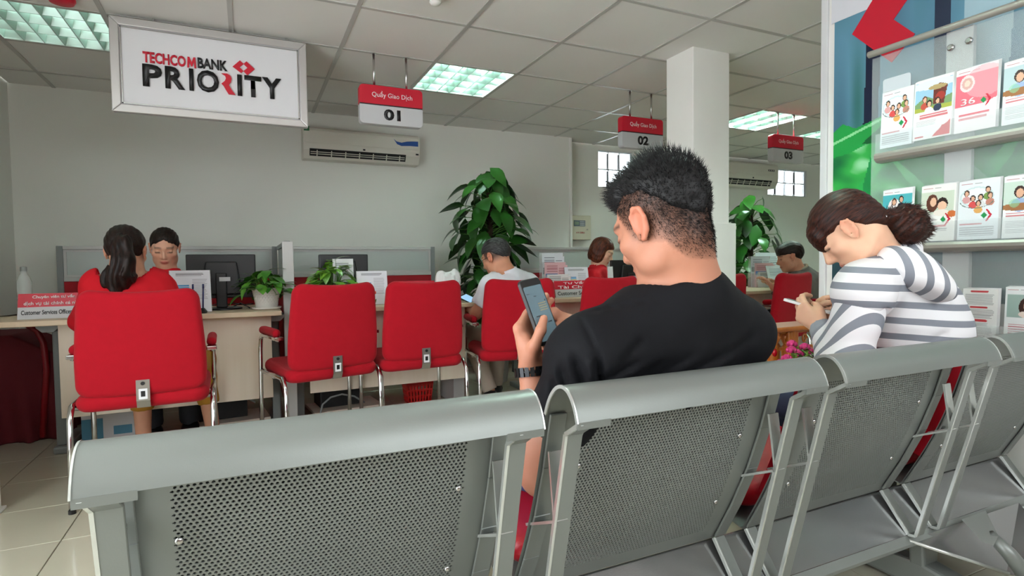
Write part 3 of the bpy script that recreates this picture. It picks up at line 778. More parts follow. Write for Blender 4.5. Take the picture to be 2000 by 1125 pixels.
def print_sheet(name, C, w, h, m, parent, t=0.001):
    """Thin sheet in the xz plane (face towards -y, bottom edge at z = 0), each canvas cell one flat-coloured quad."""
    nz, nx = C.shape[:2]
    xs = (np.arange(nx + 1) / nx - 0.5) * w; zs = np.arange(nz + 1) / nz * h
    X, Z = np.meshgrid(xs, zs); V = np.stack([X, np.zeros_like(X), Z], -1).reshape(-1, 3)
    j, i = np.mgrid[0:nz, 0:nx]; a = (j * (nx + 1) + i).ravel(); Q = np.stack([a, a + 1, a + nx + 2, a + nx + 1], 1)
    nb = len(V); Bk = np.array([(-w / 2, t, 0), (w / 2, t, 0), (w / 2, t, h), (-w / 2, t, h)]); V = np.concatenate([V, Bk])
    nn = nx + 1; c00, c10, c01, c11 = 0, nx, nz * nn, nz * nn + nx
    Q = np.concatenate([Q, [[nb + 1, nb, nb + 3, nb + 2], [c00, nb, nb + 1, c10], [c10, nb + 1, nb + 2, c11], [c11, nb + 2, nb + 3, c01], [c01, nb + 3, nb, c00]]])
    me = bpy.data.meshes.new(name)
    me.vertices.add(len(V)); me.vertices.foreach_set('co', V.astype(np.float32).ravel())
    me.loops.add(len(Q) * 4); me.loops.foreach_set('vertex_index', Q.astype(np.int32).ravel())
    me.polygons.add(len(Q)); me.polygons.foreach_set('loop_start', np.arange(0, len(Q) * 4, 4, dtype=np.int32))
    me.update(calc_edges=True); me.materials.append(m)
    at = me.color_attributes.new('col', 'FLOAT_COLOR', 'CORNER'); L4 = np.ones((len(Q) * 4, 4), np.float32)
    fc = np.concatenate([C.reshape(-1, 3), np.tile(srgb('#dddddd'), (5, 1))]); L4[:, :3] = np.repeat(fc, 4, 0); at.data.foreach_set('color', L4.ravel())
    return link(name, me, parent)

# --- name plates (acrylic tents)
def name_plate(px0, px1, py_b, py_t, Y, zb, label, red_lines, grey_lines, split=0.5, tilt=0.25):
    a, b = at_y(px0, py_b, Y), at_y(px1, py_b, Y); zt = at_y((px0 + px1) / 2, py_t, Y)[2]; h = zt - zb; w = (b[0] - a[0])
    t = thing('name_plate', label, 'name plate', ((a[0] + b[0]) / 2, Y, zb), group='counter name plates')
    ty = h * tilt
    def pl(z0, z1, m, nm, off=0.0):
        return MB().prism([(z0 * tilt - off, z0), (z1 * tilt - off, z1), (z1 * tilt + 0.003, z1), (z0 * tilt + 0.003, z0)], 0, -w / 2, w / 2).build(nm, m, t)
    MB().prism([(0.004, 0), (h * tilt + 0.004, h), (h * tilt + 0.008, h), (2 * h * tilt + 0.01, 0)], 0, -w / 2, w / 2).build('stand', M_screenred if not grey_lines else M_acryl, t)
    if grey_lines:
        MB().prism([(0.004, 0), (h * tilt, h), (2 * h * tilt, 0)], 0, -w / 2 + 0.001, -w / 2 + 0.003).build('end_piece', M_screenred, t)
        pl(0, h * split, M_signgrey, 'lower_strip'); pl(h * split, h, M_red, 'upper_strip')
    else: pl(0, h, M_red, 'upper_strip')
    ang = math.atan(tilt)
    zz0 = h * split if grey_lines else 0.0
    n = len(red_lines)
    for k, s in enumerate(red_lines):
        if not s: continue
        hh = (h - zz0) / n; zc = h - hh * (k + 0.5); wl = w * 0.42 * min(1, len(s) / max(len(q) for q in red_lines))
        o = text_box('lettering', s, M_txtwhite, t, -wl, wl, zc - hh * 0.36, zc + hh * 0.36, zc * tilt - 0.001, bold=0.02)
        o.rotation_euler = (PI / 2 - ang, 0, 0)
    for k, s in enumerate(grey_lines):
        hh = zz0 / len(grey_lines); zc = zz0 - hh * (k + 0.5)
        o = text_box('lettering', s, M_ink, t, -w * 0.45, w * 0.45, zc - hh * 0.25, zc + hh * 0.25, zc * tilt - 0.001, bold=0.015)
        o.rotation_euler = (PI / 2 - ang, 0, 0)
    return t
name_plate(33, 172, 616, 573, 3.70, DZ + 0.001, 'red and grey name plate for the customer services officer at the left', ['Chuyên viên tư vấn', 'dịch vụ tài chính cá nhân'], ['Customer Services Officer (CSO)'], 0.47)
name_plate(775, 852, 585, 549, 3.78, DZ + 0.001, 'red counter closed plate behind the empty chair, beside the white bag', ['Quầy Tạm Nghỉ', ''], [])
name_plate(1086, 1165, 585, 548, 3.72, DZ + 0.001, 'red and white name plate in front of the brochure stand, mid-picture', ['Tư Vấn', 'Tài Chính'], ['Customer Services'], 0.48)
name_plate(1436, 1458, 556, 536, 4.1, DZ + 0.001, 'small red plate on the far desk right of the column', [''], [])

# --- monitors seen from behind
def monitor(px0, px1, py0, py1, Y, rz, label):
    a = at_y(px0, py0, Y); b = at_y(px1, py1, Y); w = abs(b[0] - a[0]) / 2; zt, zb = a[2], b[2]
    t = thing('computer_monitor', label, 'monitor', ((a[0] + b[0]) / 2, Y, DZ), rz, group='black computer monitors')
    h0, h1 = zb - DZ, zt - DZ
    MB().box(-w, w, -0.012, 0.018, h0, h1).build('casing', M_black, t, bevel=0.006)
    MB().box(-w + 0.012, w - 0.012, 0.018, 0.019, h0 + 0.02, h1 - 0.012).build('display', mat('monitor_display', '#30445a', 0.15), t)
    hm = (h0 + h1) / 2
    MB().prism([(-w * 0.6, h0 + 0.02), (w * 0.6, h0 + 0.02), (w * 0.45, hm + 0.09), (-w * 0.45, hm + 0.09)], 1, -0.034, -0.012).build('rear_housing', M_black, t, bevel=0.01)
    MB().box(-0.03, 0.03, -0.05, -0.025, 0.012, hm + 0.02).build('stand_neck', M_black, t, bevel=0.006)
    MB().lathe([(0.11, 0), (0.11, 0.008), (0.1, 0.012), (0.03, 0.014)], 24).build('stand_base', M_black, t, smooth=True, auto=40)
    MB().box(-0.01, 0.05, -0.0525, -0.034, hm - 0.03, hm - 0.005).build('asset_label', M_signgrey, t)
    return t
monitor(362, 501, 497, 580, 3.93, R_(-3), 'black monitor seen from behind on the desk of the seated teller')
monitor(622, 720, 497, 572, 3.93, R_(4), 'black monitor behind the light green desk plant')
monitor(1196, 1262, 508, 566, 3.98, R_(-10), 'black monitor beside the short-haired teller')

# --- papers in stands
def paper_stand(px0, px1, py0, py1, Y, label, C, lean=0.25, rz=0.0, group='paper price sheets in stands'):
    a = at_y(px0, py1, Y); b = at_y(px1, py1, Y); zt = at_y((px0 + px1) / 2, py0, Y)[2]; w = b[0] - a[0]; h = (zt - DZ) / math.cos(lean)
    t = thing('paper_stand', label, 'paper', ((a[0] + b[0]) / 2, Y, DZ + 0.001), rz, group)
    s = print_sheet('sheet', C, w, h, M_print, t); s.location = (0, 0, 0.004); s.rotation_euler = (-lean, 0, 0)
    k = MB().box(-w / 2 - 0.003, w / 2 + 0.003, 0.0025, 0.005, 0, h + 0.003).build('backing', M_acryl, t); k.location = (0, 0, 0.003); k.rotation_euler = (-lean, 0, 0)
    MB().box(-w / 2, w / 2, -0.01, 0.09 * h / 0.3, 0, 0.003).build('foot', M_acryl, t)
    return t
def price_sheet():
    C = canvas(60, 84, '#dfdfe6'); lines(C, 0.15, 0.85, 0.86, 0.95, 3, '#6a6a72')
    for k, c in enumerate(('#3f8fc4', '#58a6cf', '#e0b23c', '#d98a34', '#c9403a')): rect(C, 0.16, 0.46, 0.62 - k * 0.045, 0.65 - k * 0.045, c)
    lines(C, 0.12, 0.48, 0.15, 0.42, 8, '#8a8a94'); lines(C, 0.55, 0.92, 0.3, 0.8, 14, '#8a8a94'); return C
paper_stand(334, 414, 530, 609, 3.68, 'leaning price sheet in front of the monitor, beside the ponytail woman', price_sheet(), 0.2, R_(8))
paper_stand(699, 758, 531, 590, 3.74, 'leaning price sheet with a coloured table between the two empty chairs', price_sheet(), 0.2, R_(-4))
paper_stand(1109, 1152, 523, 575, 3.86, 'price sheet with a coloured table right of the brochure stand', price_sheet(), 0.22, R_(-6))
def photo_sheet():
    C = canvas(40, 56, '#e6e6ea'); lines(C, 0.12, 0.8, 0.72, 0.92, 5, '#5a5a66'); rect(C, 0.05, 0.95, 0.03, 0.5, '#7fb2a8')
    disc(C, 0.35, 0.3, 0.16, 0.14, '#e0b79a'); disc(C, 0.35, 0.4, 0.18, 0.09, '#2a2020'); disc(C, 0.7, 0.24, 0.16, 0.2, '#c03040'); return C
paper_stand(652, 692, 507, 575, 3.82, 'tall brochure sheet standing between the green plant and the monitor', photo_sheet(), 0.12, R_(-3))
# pens standing in front of the first sheet
for k, px in enumerate((377, 397)):
    p = at_y(px, 603, 3.655)
    t = thing('ball_pen', 'dark blue ball pen before the left price sheet, ' + ('left of two' if k == 0 else 'right of two'), 'pen', (p[0], 3.635, DZ), group='pens in desk stands')
    MB().lathe([(0.02, 0), (0.022, 0.012), (0.008, 0.03)], 16).build('holder', M_black, t, smooth=True, auto=40)
    MB().cyl((0, 0, 0.02), (0.004, 0.004, 0.14), 0.0042, 8).build('barrel', mat('pen_blue', '#1d2a63', 0.3), t, smooth=True)
    MB().cyl((0.004, 0.004, 0.14), (0.0045, 0.0045, 0.165), 0.005, 8).build('cap', MATS['pen_blue'], t, smooth=True)
# --- clear bottle at the left end
p = at_y(50, 612, 4.05)
t = thing('water_bottle', 'clear plastic water bottle with pale label at the left end of the desk', 'bottle', (p[0], 4.05, DZ))
MB().lathe([(0.03, 0), (0.034, 0.01), (0.034, 0.09), (0.031, 0.1), (0.034, 0.11), (0.034, 0.19), (0.026, 0.215), (0.015, 0.24), (0.014, 0.255)], 20).build('body', mat('clear_plastic', '#dfe8e6', 0.08, alpha=0.35), t, smooth=True)
MB().lathe([(0.0346, 0.03), (0.0346, 0.085)], 20).build('label_band', mat('label_pink', '#c99a9a', 0.5), t, smooth=True)
MB().lathe([(0.016, 0.25), (0.016, 0.272), (0.014, 0.275)], 16).build('cap', mat('cap_grey', '#8c9290', 0.4), t, smooth=True, auto=40)
# --- white plastic bag
def bag_fn(P):
    d = ell(P, (0, 0, 0.085), (0.088, 0.055, 0.10))
    d = smin(d, ell(P, (-0.05, 0, 0.17), (0.045, 0.03, 0.05)), 0.04); d = smin(d, ell(P, (0.05, 0.0, 0.18), (0.04, 0.028, 0.055)), 0.04); d = smin(d, ell(P, (0, 0, 0.16), (0.06, 0.03, 0.035)), 0.03)
    d = d + 0.006 * hash_noise(P * np.float32([1, 1, 0.5]), 45, 3) + 0.004 * np.abs(hash_noise(P, 80, 5))
    return np.maximum(d, -P[:, 2])
V, Q = grow(bag_fn, (-0.12, -0.09, -0.01), (0.12, 0.09, 0.26), 0.006)
p = at_y(876, 585, 3.75)
t = thing('plastic_bag', 'crumpled white plastic bag beside the man in the white shirt', 'bag', (p[0], 3.75, DZ))
np_mesh('bag', V, Q, mat('bag_film', '#e6e9e8', 0.3, var=0.05, vscale=20, bump=0.5, bscale=45, bdist=0.01), t)
for s in (-0.016, 0.012): MB().box(s - 0.003, s + 0.003, -0.062, -0.055, 0.105, 0.13).build('printed_mark', M_ink, t)
# --- flower ornament
p = at_y(725, 590, 3.66)
t = thing('flower_ornament', 'small orange flower pen stand with green leaves between the empty chairs', 'ornament', (p[0], 3.66, DZ))
for k in range(6):
    a = 2 * PI * k / 6; MB().sphere((0.020 * math.cos(a), 0, 0.085 + 0.020 * math.sin(a)), (0.0135, 0.006, 0.0135), 10, 6).build('petal', mat('petal_orange', '#d8432a', 0.5), t, smooth=True)
MB().sphere((0, -0.005, 0.085), (0.010, 0.006, 0.010), 10, 6).build('flower_centre', mat('yellow', '#e0b030', 0.5), t, smooth=True)
MB().cyl((0, 0, 0), (0, 0, 0.07), 0.003, 8).build('stem', mat('stem_green', '#2f6b2c', 0.5), t)
for s in (-1, 1): MB().prism([(0, 0.012), (0.012 * s, 0.03), (0.034 * s, 0.045), (0.03 * s, 0.022)], 1, -0.004, 0.004).build('leaf', MATS['stem_green'], t)
MB().lathe([(0.024, 0), (0.026, 0.015), (0.01, 0.02)], 16).build('base', MATS['stem_green'], t, smooth=True, auto=40)
# --- desk cables
for pts, lab in (([(443, 590), (462, 578), (480, 583), (494, 596)], 'black cable looping beside the white flower pot'), ([(405, 600), (428, 592), (452, 600), (470, 594), (488, 601)], 'black cable lying at the foot of the left monitor')):
    q = [at_z(x, y, DZ + 0.006) for x, y in pts]; q = [(p[0], min(max(p[1], 3.62), 4.25), DZ + 0.005 + 0.012 * (i % 2)) for i, p in enumerate(q)]
    sm = []
    for i in range(len(q) - 1):
        for k in range(5): sm.append(tuple(np.array(q[i]) * (1 - k / 5) + np.array(q[i + 1]) * k / 5))
    tag(MB().tube(sm + [q[-1]], 0.004, 6).build('desk_cable', M_black, smooth=True), lab, 'cable')
# --- brochure stand at the third counter
def brochure_box(px0, px1, py0, py1, Y, label):
    a = at_y(px0, py1, Y); b = at_y(px1, py1, Y); zt = at_y((px0 + px1) / 2, py0, Y)[2]; w = b[0] - a[0]; h = zt - DZ
    t = thing('brochure_stand', label, 'brochure stand', ((a[0] + b[0]) / 2, Y, DZ), group='tiered desk brochure stands')
    for k, (f, hh) in enumerate(((0.0, 0.5), (0.05, 0.78), (0.1, 1.0))):
        MB().box(-w / 2, w / 2, f, f + 0.004, 0, h * hh).build('tier', M_acryl, t)
        C = canvas(36, 50, ('#e9e6e6', '#e8b9bd', '#dfe3e8')[k]); lines(C, 0.1, 0.8, 0.7, 0.92, 4, ('#444444', '#a02030', '#555566')[k])
        if k == 0:
            disc(C, 0.35, 0.4, 0.2, 0.15, '#e3b48f'); disc(C, 0.5, 0.5, 0.25, 0.1, '#30262a'); disc(C, 0.7, 0.38, 0.15, 0.12, '#b8483c')
        else: rect(C, 0.05, 0.95, 0.5, 0.66, ('#c23040', '#3a6fb0', '#4a4a55')[k]); disc(C, 0.6, 0.55, 0.18, 0.08, '#e8c0a8')
        s = print_sheet('brochure', C, w * 0.86, h * hh * 0.98, M_print, t); s.location = (0.02 * (k - 1) * w, f - 0.004, 0.004)
        s2 = print_sheet('brochure', C, w * 0.4, h * hh * 0.9, M_print, t); s2.location = (w * 0.3, f - 0.007, 0.004)
    MB().box(-w / 2, w / 2, -0.02, 0.12, 0, 0.004).build('foot', M_acryl, t)
    for s in (-1, 1): MB().box(s * w / 2 - 0.002, s * w / 2 + 0.002, -0.012, 0.11, 0.004, h * 0.45).build('side', M_acryl, t)
brochure_box(1066, 1114, 493, 575, 3.9, 'tiered clear brochure stand with pink leaflets, middle counter')
brochure_box(1478, 1520, 500, 560, 4.0, 'tiered brochure stand in front of the hooded man')
for (px0, px1, py0, Y, lab) in ((1488, 1535, 494, 4.12, 'white document board behind the hooded man brochures'), (1504, 1548, 520, 3.88, 'loose white sheets held before the hooded man')):
    C = canvas(36, 40, '#dfe6ea'); lines(C, 0.1, 0.9, 0.5, 0.9, 7, '#8796a0'); paper_stand(px0, px1, py0, 560, Y, lab, C, 0.25)
paper_stand(1190, 1200, 522, 575, 3.8, 'narrow white folder upright near the short-haired teller', canvas(10, 30, '#d9dcdf'), 0.1)
# --- things under the counters
def basket():
    p = at_z(820, 788, 0)
    t = thing('waste_basket', 'red plastic waste basket with slotted sides under the desk', 'basket', (p[0], p[1] + 0.06, 0))
    M_b = mat('red_plastic', '#d0211f', 0.35); b0, b1, hh = 0.082, 0.104, 0.19
    MB().box(-b0, b0, -b0 * 0.8, b0 * 0.8, 0, 0.008).build('bottom', M_b, t)
    def pt(u, v, side):
        s = b0 + (b1 - b0) * v; c = (u * s, -s * 0.8) if side == 0 else (s, u * s * 0.8) if side == 1 else (-u * s, s * 0.8) if side == 2 else (-s, -u * s * 0.8)
        return np.array([c[0], c[1], v * hh])
    for side in range(4):
        mb = MB()
        def band(u0, u1, v0, v1):
            q = [pt(u0, v0, side), pt(u1, v0, side), pt(u1, v1, side), pt(u0, v1, side)]; n = unit(np.cross(q[1] - q[0], q[3] - q[0])) * 0.003
            mb.add(q + [a - n for a in q], [(0, 1, 2, 3), (7, 6, 5, 4), (0, 4, 5, 1), (1, 5, 6, 2), (2, 6, 7, 3), (3, 7, 4, 0)])
        vs = [0.0, 0.10, 0.28, 0.33, 0.51, 0.56, 0.74, 0.86, 1.0]
        for k in (0, 2, 4, 6, 7): band(-1, 1, vs[k] if k < 7 else 0.86, vs[k + 1])
        band(-1, 1, 0.74, 0.86)
        for r in ((0.10, 0.28), (0.33, 0.51), (0.56, 0.74)):
            for k in range(9): u = -1 + 2 * k / 8.0; band(max(-1, u - 0.06), min(1, u + 0.06), *r)
        mb.build('side_panel', M_b, t)
    MB().tube([(b1 * x, b1 * 0.8 * y, hh) for x, y in ((-1, -1), (1, -1), (1, 1), (-1, 1))], 0.006, 6, closed=True).build('rim', M_b, t)
basket()
def pc_board(x0, x1, y0, y1, lab, lab2):
    t = thing('cpu_board', lab, 'board', ((x0 + x1) / 2, (y0 + y1) / 2, 0), R_(6)); w, d = (x1 - x0) / 2, (y1 - y0) / 2
    MB().box(-w, w, -d, d, 0.03, 0.048).build('board', M_desk, t, bevel=0.002)
    for a in (-1, 1):
        for b in (-1, 1): MB().cyl((a * (w - 0.04), b * (d - 0.03), 0), (a * (w - 0.04), b * (d - 0.03), 0.03), 0.015, 10).build('castor', M_black, t)
    c = thing('computer_tower', lab2, 'computer', ((x0 + x1) / 2, (y0 + y1) / 2 + 0.03, 0.049), R_(6))
    MB().box(-w * 0.75, w * 0.45, -0.08, 0.13, 0, 0.17).build('case', M_black, c, bevel=0.004)
    MB().box(-w * 0.7, w * 0.4, -0.083, -0.08, 0.01, 0.16).build('front_bezel', M_dark, c)
pc_board(-0.36, 0.10, 3.9, 4.2, 'maple board on castors under the left desk', 'black computer lying under the left desk')
pc_board(0.36, 0.82, 3.9, 4.2, 'maple board on castors under the second desk', 'black computer lying under the second desk')
for px, lab in ((455, 'grey cable arching under the left desk'), (668, 'grey cable arching under the second desk')):
    q = [at_y(px + dx, 800 - dy, 3.84) for dx, dy in ((-46, -6), (-38, 10), (-22, 24), (0, 30), (24, 26), (44, 14))]
    q[0][2] = 0.006
    tag(MB().tube(q, 0.006, 8).build('floor_cable', M_grey, smooth=True), lab, 'cable')
p = at_y(222, 850, 4.02)
t = thing('paper_carton', 'white and blue paper carton on the floor behind the woman\'s feet', 'box', (p[0], 4.02, 0))
MB().box(-0.13, 0.13, -0.1, 0.1, 0, 0.19).build('carton', M_paper, t, bevel=0.003)
MB().box(-0.131, -0.03, -0.1015, -0.1, 0.03, 0.16).build('blue_print', mat('print_blue', '#5b9bb8', 0.5), t)
MB().box(0.02, 0.11, -0.1015, -0.1, 0.05, 0.10).build('blue_print', MATS['print_blue'], t)
MB().box(-0.132, 0.132, -0.102, 0.102, 0.15, 0.195).build('lid', M_paper, t, bevel=0.003)
# --- draped chair at the far left
def drape_fn(P):
    d = np.maximum(np.maximum(np.abs(P[:, 0]) - 0.22, np.abs(P[:, 1]) - 0.2), P[:, 2] - (0.60 - 0.6 * np.clip(P[:, 0] - 0.02, 0, 1)))
    d = d - 0.03 - 0.10 * np.clip(0.35 - P[:, 2], 0, 1) * (0.6 + 0.6 * np.sin(P[:, 0] * 38 + P[:, 1] * 31))
    d = d + 0.012 * np.sin(P[:, 0] * 46 + 2 * np.sin(P[:, 2] * 5)) * np.clip(0.62 - P[:, 2], 0, 0.5) * 2
    return np.maximum(d, 0.002 - P[:, 2])
V, Q = grow(drape_fn, (-0.34, -0.34, -0.01), (0.36, 0.32, 0.68), 0.012)
t = thing('draped_armchair', 'chair under a dark maroon cloth at the left edge', 'covered chair', (-1.27, 4.42, 0))
M_maroon = mat('maroon_cloth', '#5e0d1a', 0.85, var=0.08, bump=0.2, bscale=300)
np_mesh('cloth_cover', V, Q, M_maroon, t)
M_rtube = mat('red_tube', '#8e1420', 0.4)
for y in (-0.24, 0.16): MB().tube([(-0.30, y, 0.685), (0.0, y, 0.70), (0.10, y, 0.69), (0.15, y, 0.65), (0.175, y, 0.58), (0.185, y, 0.42), (0.15, y, 0.02)], 0.017, 10).build('frame_tube', M_rtube, t, smooth=True)
p = at_z(5, 1000, 0)
t = thing('white_display_board', 'edge of a white board standing at the far left', 'board', (p[0] - 0.02, p[1], 0))
MB().box(-0.42, 0.014, -0.012, 0.012, 0.0, 0.62).build('board', M_white, t, bevel=0.003)
MB().box(-0.42, 0.02, -0.05, 0.05, 0.0, 0.012).build('foot', M_white, t, bevel=0.003)

# ================================================================== PLANTS
def leaf_mesh(name, m, L=0.1, Wd=0.075, fold=0.25, droop=0.35, n=6):
    """Heart-shaped leaf along +y, tip drooping."""
    vs = []; fs = []
    for i in range(n + 1):
        t = i / n
        w = Wd / 2 * (math.sin(PI * min(1, t ** 0.62)) ** 0.8) * (1.0 if t < 0.98 else 0.0) + 0.0005
        y = L * (t - 0.08 * math.exp(-t * 9)); z = -droop * L * t * t
        for u in (-1, -0.5, 0, 0.5, 1):
            back = -0.12 * L * abs(u) ** 2 * max(0, 1 - t * 5)
            vs.append((u * w, y + back, z + fold * abs(u) * w - 0.12 * w * (abs(u) == 1)))
    for i in range(n):
        for k in range(4): a = i * 5 + k; fs.append((a, a + 1, a + 6, a + 5))
    me = bpy.data.meshes.new(name); me.from_pydata(vs, [], fs); me.materials.append(m); me.update()
    me.polygons.foreach_set('use_smooth', [True] * len(me.polygons))
    return me
def leaf_mat(name, c1, c2):
    m = mat(name, c1, 0.28, var=0.0)
    nt = m.node_tree; N = nt.nodes; L = nt.links; b = N['Principled BSDF']
    oi = N.new('ShaderNodeObjectInfo'); mx = N.new('ShaderNodeMix'); mx.data_type = 'RGBA'
    mx.inputs[6].default_value = srgb(c1) + (1,); mx.inputs[7].default_value = srgb(c2) + (1,)
    L.new(oi.outputs['Random'], mx.inputs[0]); L.new(mx.outputs[2], b.inputs['Base Color'])
    return m
def orient(d, up):
    d = unit(d); x = np.cross(d, up); x = unit(x) if np.linalg.norm(x) > 1e-3 else np.array([1.0, 0, 0]); z = np.cross(x, d)
    return Matrix(((x[0], d[0], z[0]), (x[1], d[1], z[1]), (x[2], d[2], z[2])))
def put_leaf(meshes, parent, p, d, up, s, rnd):
    o = bpy.data.objects.new('leaf', rnd.choice(meshes)); COL.objects.link(o); o.parent = parent
    o.matrix_basis = Matrix.Translation(p) @ orient(d, up).to_4x4() @ Matrix.Diagonal((s, s, s, 1))
    return o
M_leafd = leaf_mat('leaf_dark', '#173f12', '#2c6420')
M_leafm = leaf_mat('leaf_mid', '#2f6a20', '#57912f')
M_leafl = leaf_mat('leaf_light', '#4f8a28', '#86b840')
LD = [leaf_mesh('pothos_leaf', M_leafd, 0.17, 0.115, f, d) for f, d in ((0.2, 0.3), (0.3, 0.45), (0.12, 0.2))]
LM = [leaf_mesh('pothos_leaf', M_leafm, 0.085, 0.055, f, d) for f, d in ((0.25, 0.35), (0.35, 0.6), (0.15, 0.25))]
LLt = [leaf_mesh('pothos_leaf', M_leafl, 0.085, 0.055, f, d) for f, d in ((0.25, 0.35), (0.35, 0.6), (0.15, 0.25))]
M_stem = mat('stem', '#4a7a2c', 0.5)
M_pot = mat('pot_white', '#e2e0da', 0.4)
def desk_plant(x, y, z, meshes, n, rx, rz, label, seed, show_pot=True):
    t = thing('potted_plant', label, 'plant', (x, y, z), group='small potted plants on the desks'); rnd = random.Random(seed)
    r0, r1, h = 0.058, 0.078, 0.125
    pot = MB().lathe([(r0, 0.012), (r0 + 0.004, 0.02), (r1, h), (r1 + 0.004, h), (r1 + 0.004, h + 0.006), (r1 - 0.006, h + 0.006), (r1 - 0.008, h - 0.015), (0.002, h - 0.015)], 28).build('pot', M_pot, t, smooth=True, auto=40)
    dm = MB()
    for i in range(9):
        for k in range(26):
            v = (i + 0.5) / 9; r = r0 + (r1 - r0) * v; a = 2 * PI * (k + 0.5 * (i % 2)) / 26; zz = 0.018 + (h - 0.018) * v
            c = np.array([r * math.cos(a), r * math.sin(a), zz]); nn = np.array([math.cos(a), math.sin(a), 0]); tt = np.array([-math.sin(a), math.cos(a), 0])
            dm.add([c + tt * 0.008, c + np.array([0, 0, 0.007]), c - tt * 0.008, c - np.array([0, 0, 0.007]), c + nn * 0.005], [(0, 1, 4), (1, 2, 4), (2, 3, 4), (3, 0, 4)])
    dm.build('woven_relief', M_pot, pot)
    MB().lathe([(0.07, 0), (0.082, 0.006), (0.084, 0.016), (0.078, 0.014), (0.06, 0.010)], 28).build('saucer', M_pot, t, smooth=True, auto=40)
    MB().lathe([(r1 - 0.009, h - 0.012), (0.03, h - 0.006), (0.001, h - 0.004)], 20).build('soil', mat('soil', '#2c2118', 0.9), t)
    st = MB()
    for k in range(n):
        a = rnd.uniform(0, 2 * PI); e = rnd.uniform(0.0, 1.0) ** 0.8
        rr = rx * math.sqrt(rnd.uniform(0.02, 1)); top = h + rz * (1 - (rr / rx) ** 1.6) * rnd.uniform(0.55, 1.0) - 0.05 * (rr / rx) ** 2 * rnd.random()
        p = np.array([rr * math.cos(a), rr * math.sin(a), top]); d = np.array([math.cos(a), math.sin(a), rnd.uniform(-0.5, 0.45)]) + np.array([rnd.uniform(-.5, .5), rnd.uniform(-.5, .5), 0])
        q0 = np.array([0.03 * math.cos(a), 0.03 * math.sin(a), h - 0.01]); mid = (q0 + p) / 2 + np.array([0, 0, 0.025])
        st.tube([q0, mid, p], [0.0022, 0.002, 0.0014], 5)
        put_leaf(meshes, t, p, d, np.array([0, 0, 1.0]), rnd.uniform(0.75, 1.15), rnd)
    st.build('stems', M_stem, t, smooth=True)
    return t
p = at_y(525, 600, 3.72)
desk_plant(p[0] - 0.01, 3.76, DZ, LM, 70, 0.15, 0.135, 'pothos in the white woven-pattern pot beside the divider', 3)
desk_plant(0.50, 3.80, DZ, LLt, 80, 0.15, 0.19, 'lighter green pothos behind the left empty chair', 4)
def tall_plant(x, y, label, h, R, n, seed, lo=0.32):
    t = thing('floor_plant', label, 'plant', (x, y, 0), group='tall climbing plants on poles'); rnd = random.Random(seed)
    MB().lathe([(0.13, 0.0), (0.135, 0.01), (0.16, 0.3), (0.165, 0.32), (0.15, 0.32), (0.145, 0.28), (0.001, 0.27)], 28).build('planter', mat('planter_grey', '#aeb2ae', 0.25), t, smooth=True, auto=40)
    MB().lathe([(0.137, 0.1), (0.146, 0.112)], 28).build('planter_band', M_dgrey, t)
    MB().lathe([(0.148, 0.285), (0.001, 0.29)], 20).build('soil', MATS['soil'], t)
    MB().tube([(0, 0, 0.27), (0.005, 0, 0.9), (0, 0.005, h - 0.12)], 0.028, 10).build('moss_pole', mat('moss_pole', '#3a2f20', 0.95, bump=0.6, bscale=120, bdist=0.01), t, smooth=True)
    st = MB()
    for k in range(n):
        z = lo + (h - lo) * (k + rnd.random()) / n; v = (z - lo) / (h - lo)
        prof = R * (0.55 + 0.6 * math.sin(PI * min(1, 0.25 + 0.75 * (1 - v) * 1.05)) ** 1.0) * (1.0 if v < 0.75 else 1 - (v - 0.75) * 2.1)
        a = k * 2.39996 + rnd.uniform(-0.5, 0.5); rr = prof * rnd.uniform(0.35, 0.75)
        p0 = np.array([0.02 * math.cos(a), 0.02 * math.sin(a), z]); p1 = np.array([rr * math.cos(a), rr * math.sin(a), z + 0.09 * rnd.uniform(0.3, 1)])
        st.tube([p0, (p0 + p1) / 2 + np.array([0, 0, 0.02]), p1], [0.004, 0.0035, 0.0025], 5)
        d = np.array([0.8 * math.cos(a + rnd.uniform(-.8, .8)), 0.8 * math.sin(a + rnd.uniform(-.8, .8)), rnd.uniform(-1.3, 0.0)])
        put_leaf(LD, t, p1, d, np.array([math.cos(a) * 1.1, math.sin(a) * 1.1, 0.6]), rnd.uniform(0.85, 1.3), rnd)
    st.build('stems', M_stem, t, smooth=True)
tall_plant(1.90, 4.50, 'tall dark green climbing plant behind the man in the white shirt', 1.74, 0.36, 190, 11)
_p = at_y(1466, 500, 4.62)
tall_plant(_p[0], 4.62, 'tall dark green climbing plant right of the column', 1.64, 0.34, 110, 12)

# ================================================================== STEEL WAITING BENCH
def bench_metal(name, c, rough, metal):
    return mat(name, c, rough, metal=metal, var=0.05, vscale=6, bump=0.05, bscale=400)
M_bench = bench_metal('bench_silver_paint', '#7f8480', 0.36, 0.3)
M_edge = bench_metal('bench_cut_edge', '#d2d6d2', 0.25, 0.6)
M_beam = bench_metal('bench_beam_gloss', '#8f9090', 0.22, 0.8)
M_vinyl = mat('red_vinyl', '#b01224', 0.32, var=0.05, vscale=10, bump=0.1, bscale=200)
SW, SP, SX0 = 0.585, 0.645, -0.181
bench = thing('waiting_bench', 'silver perforated steel waiting bench across the foreground', 'bench', (0, 0, 0.005))
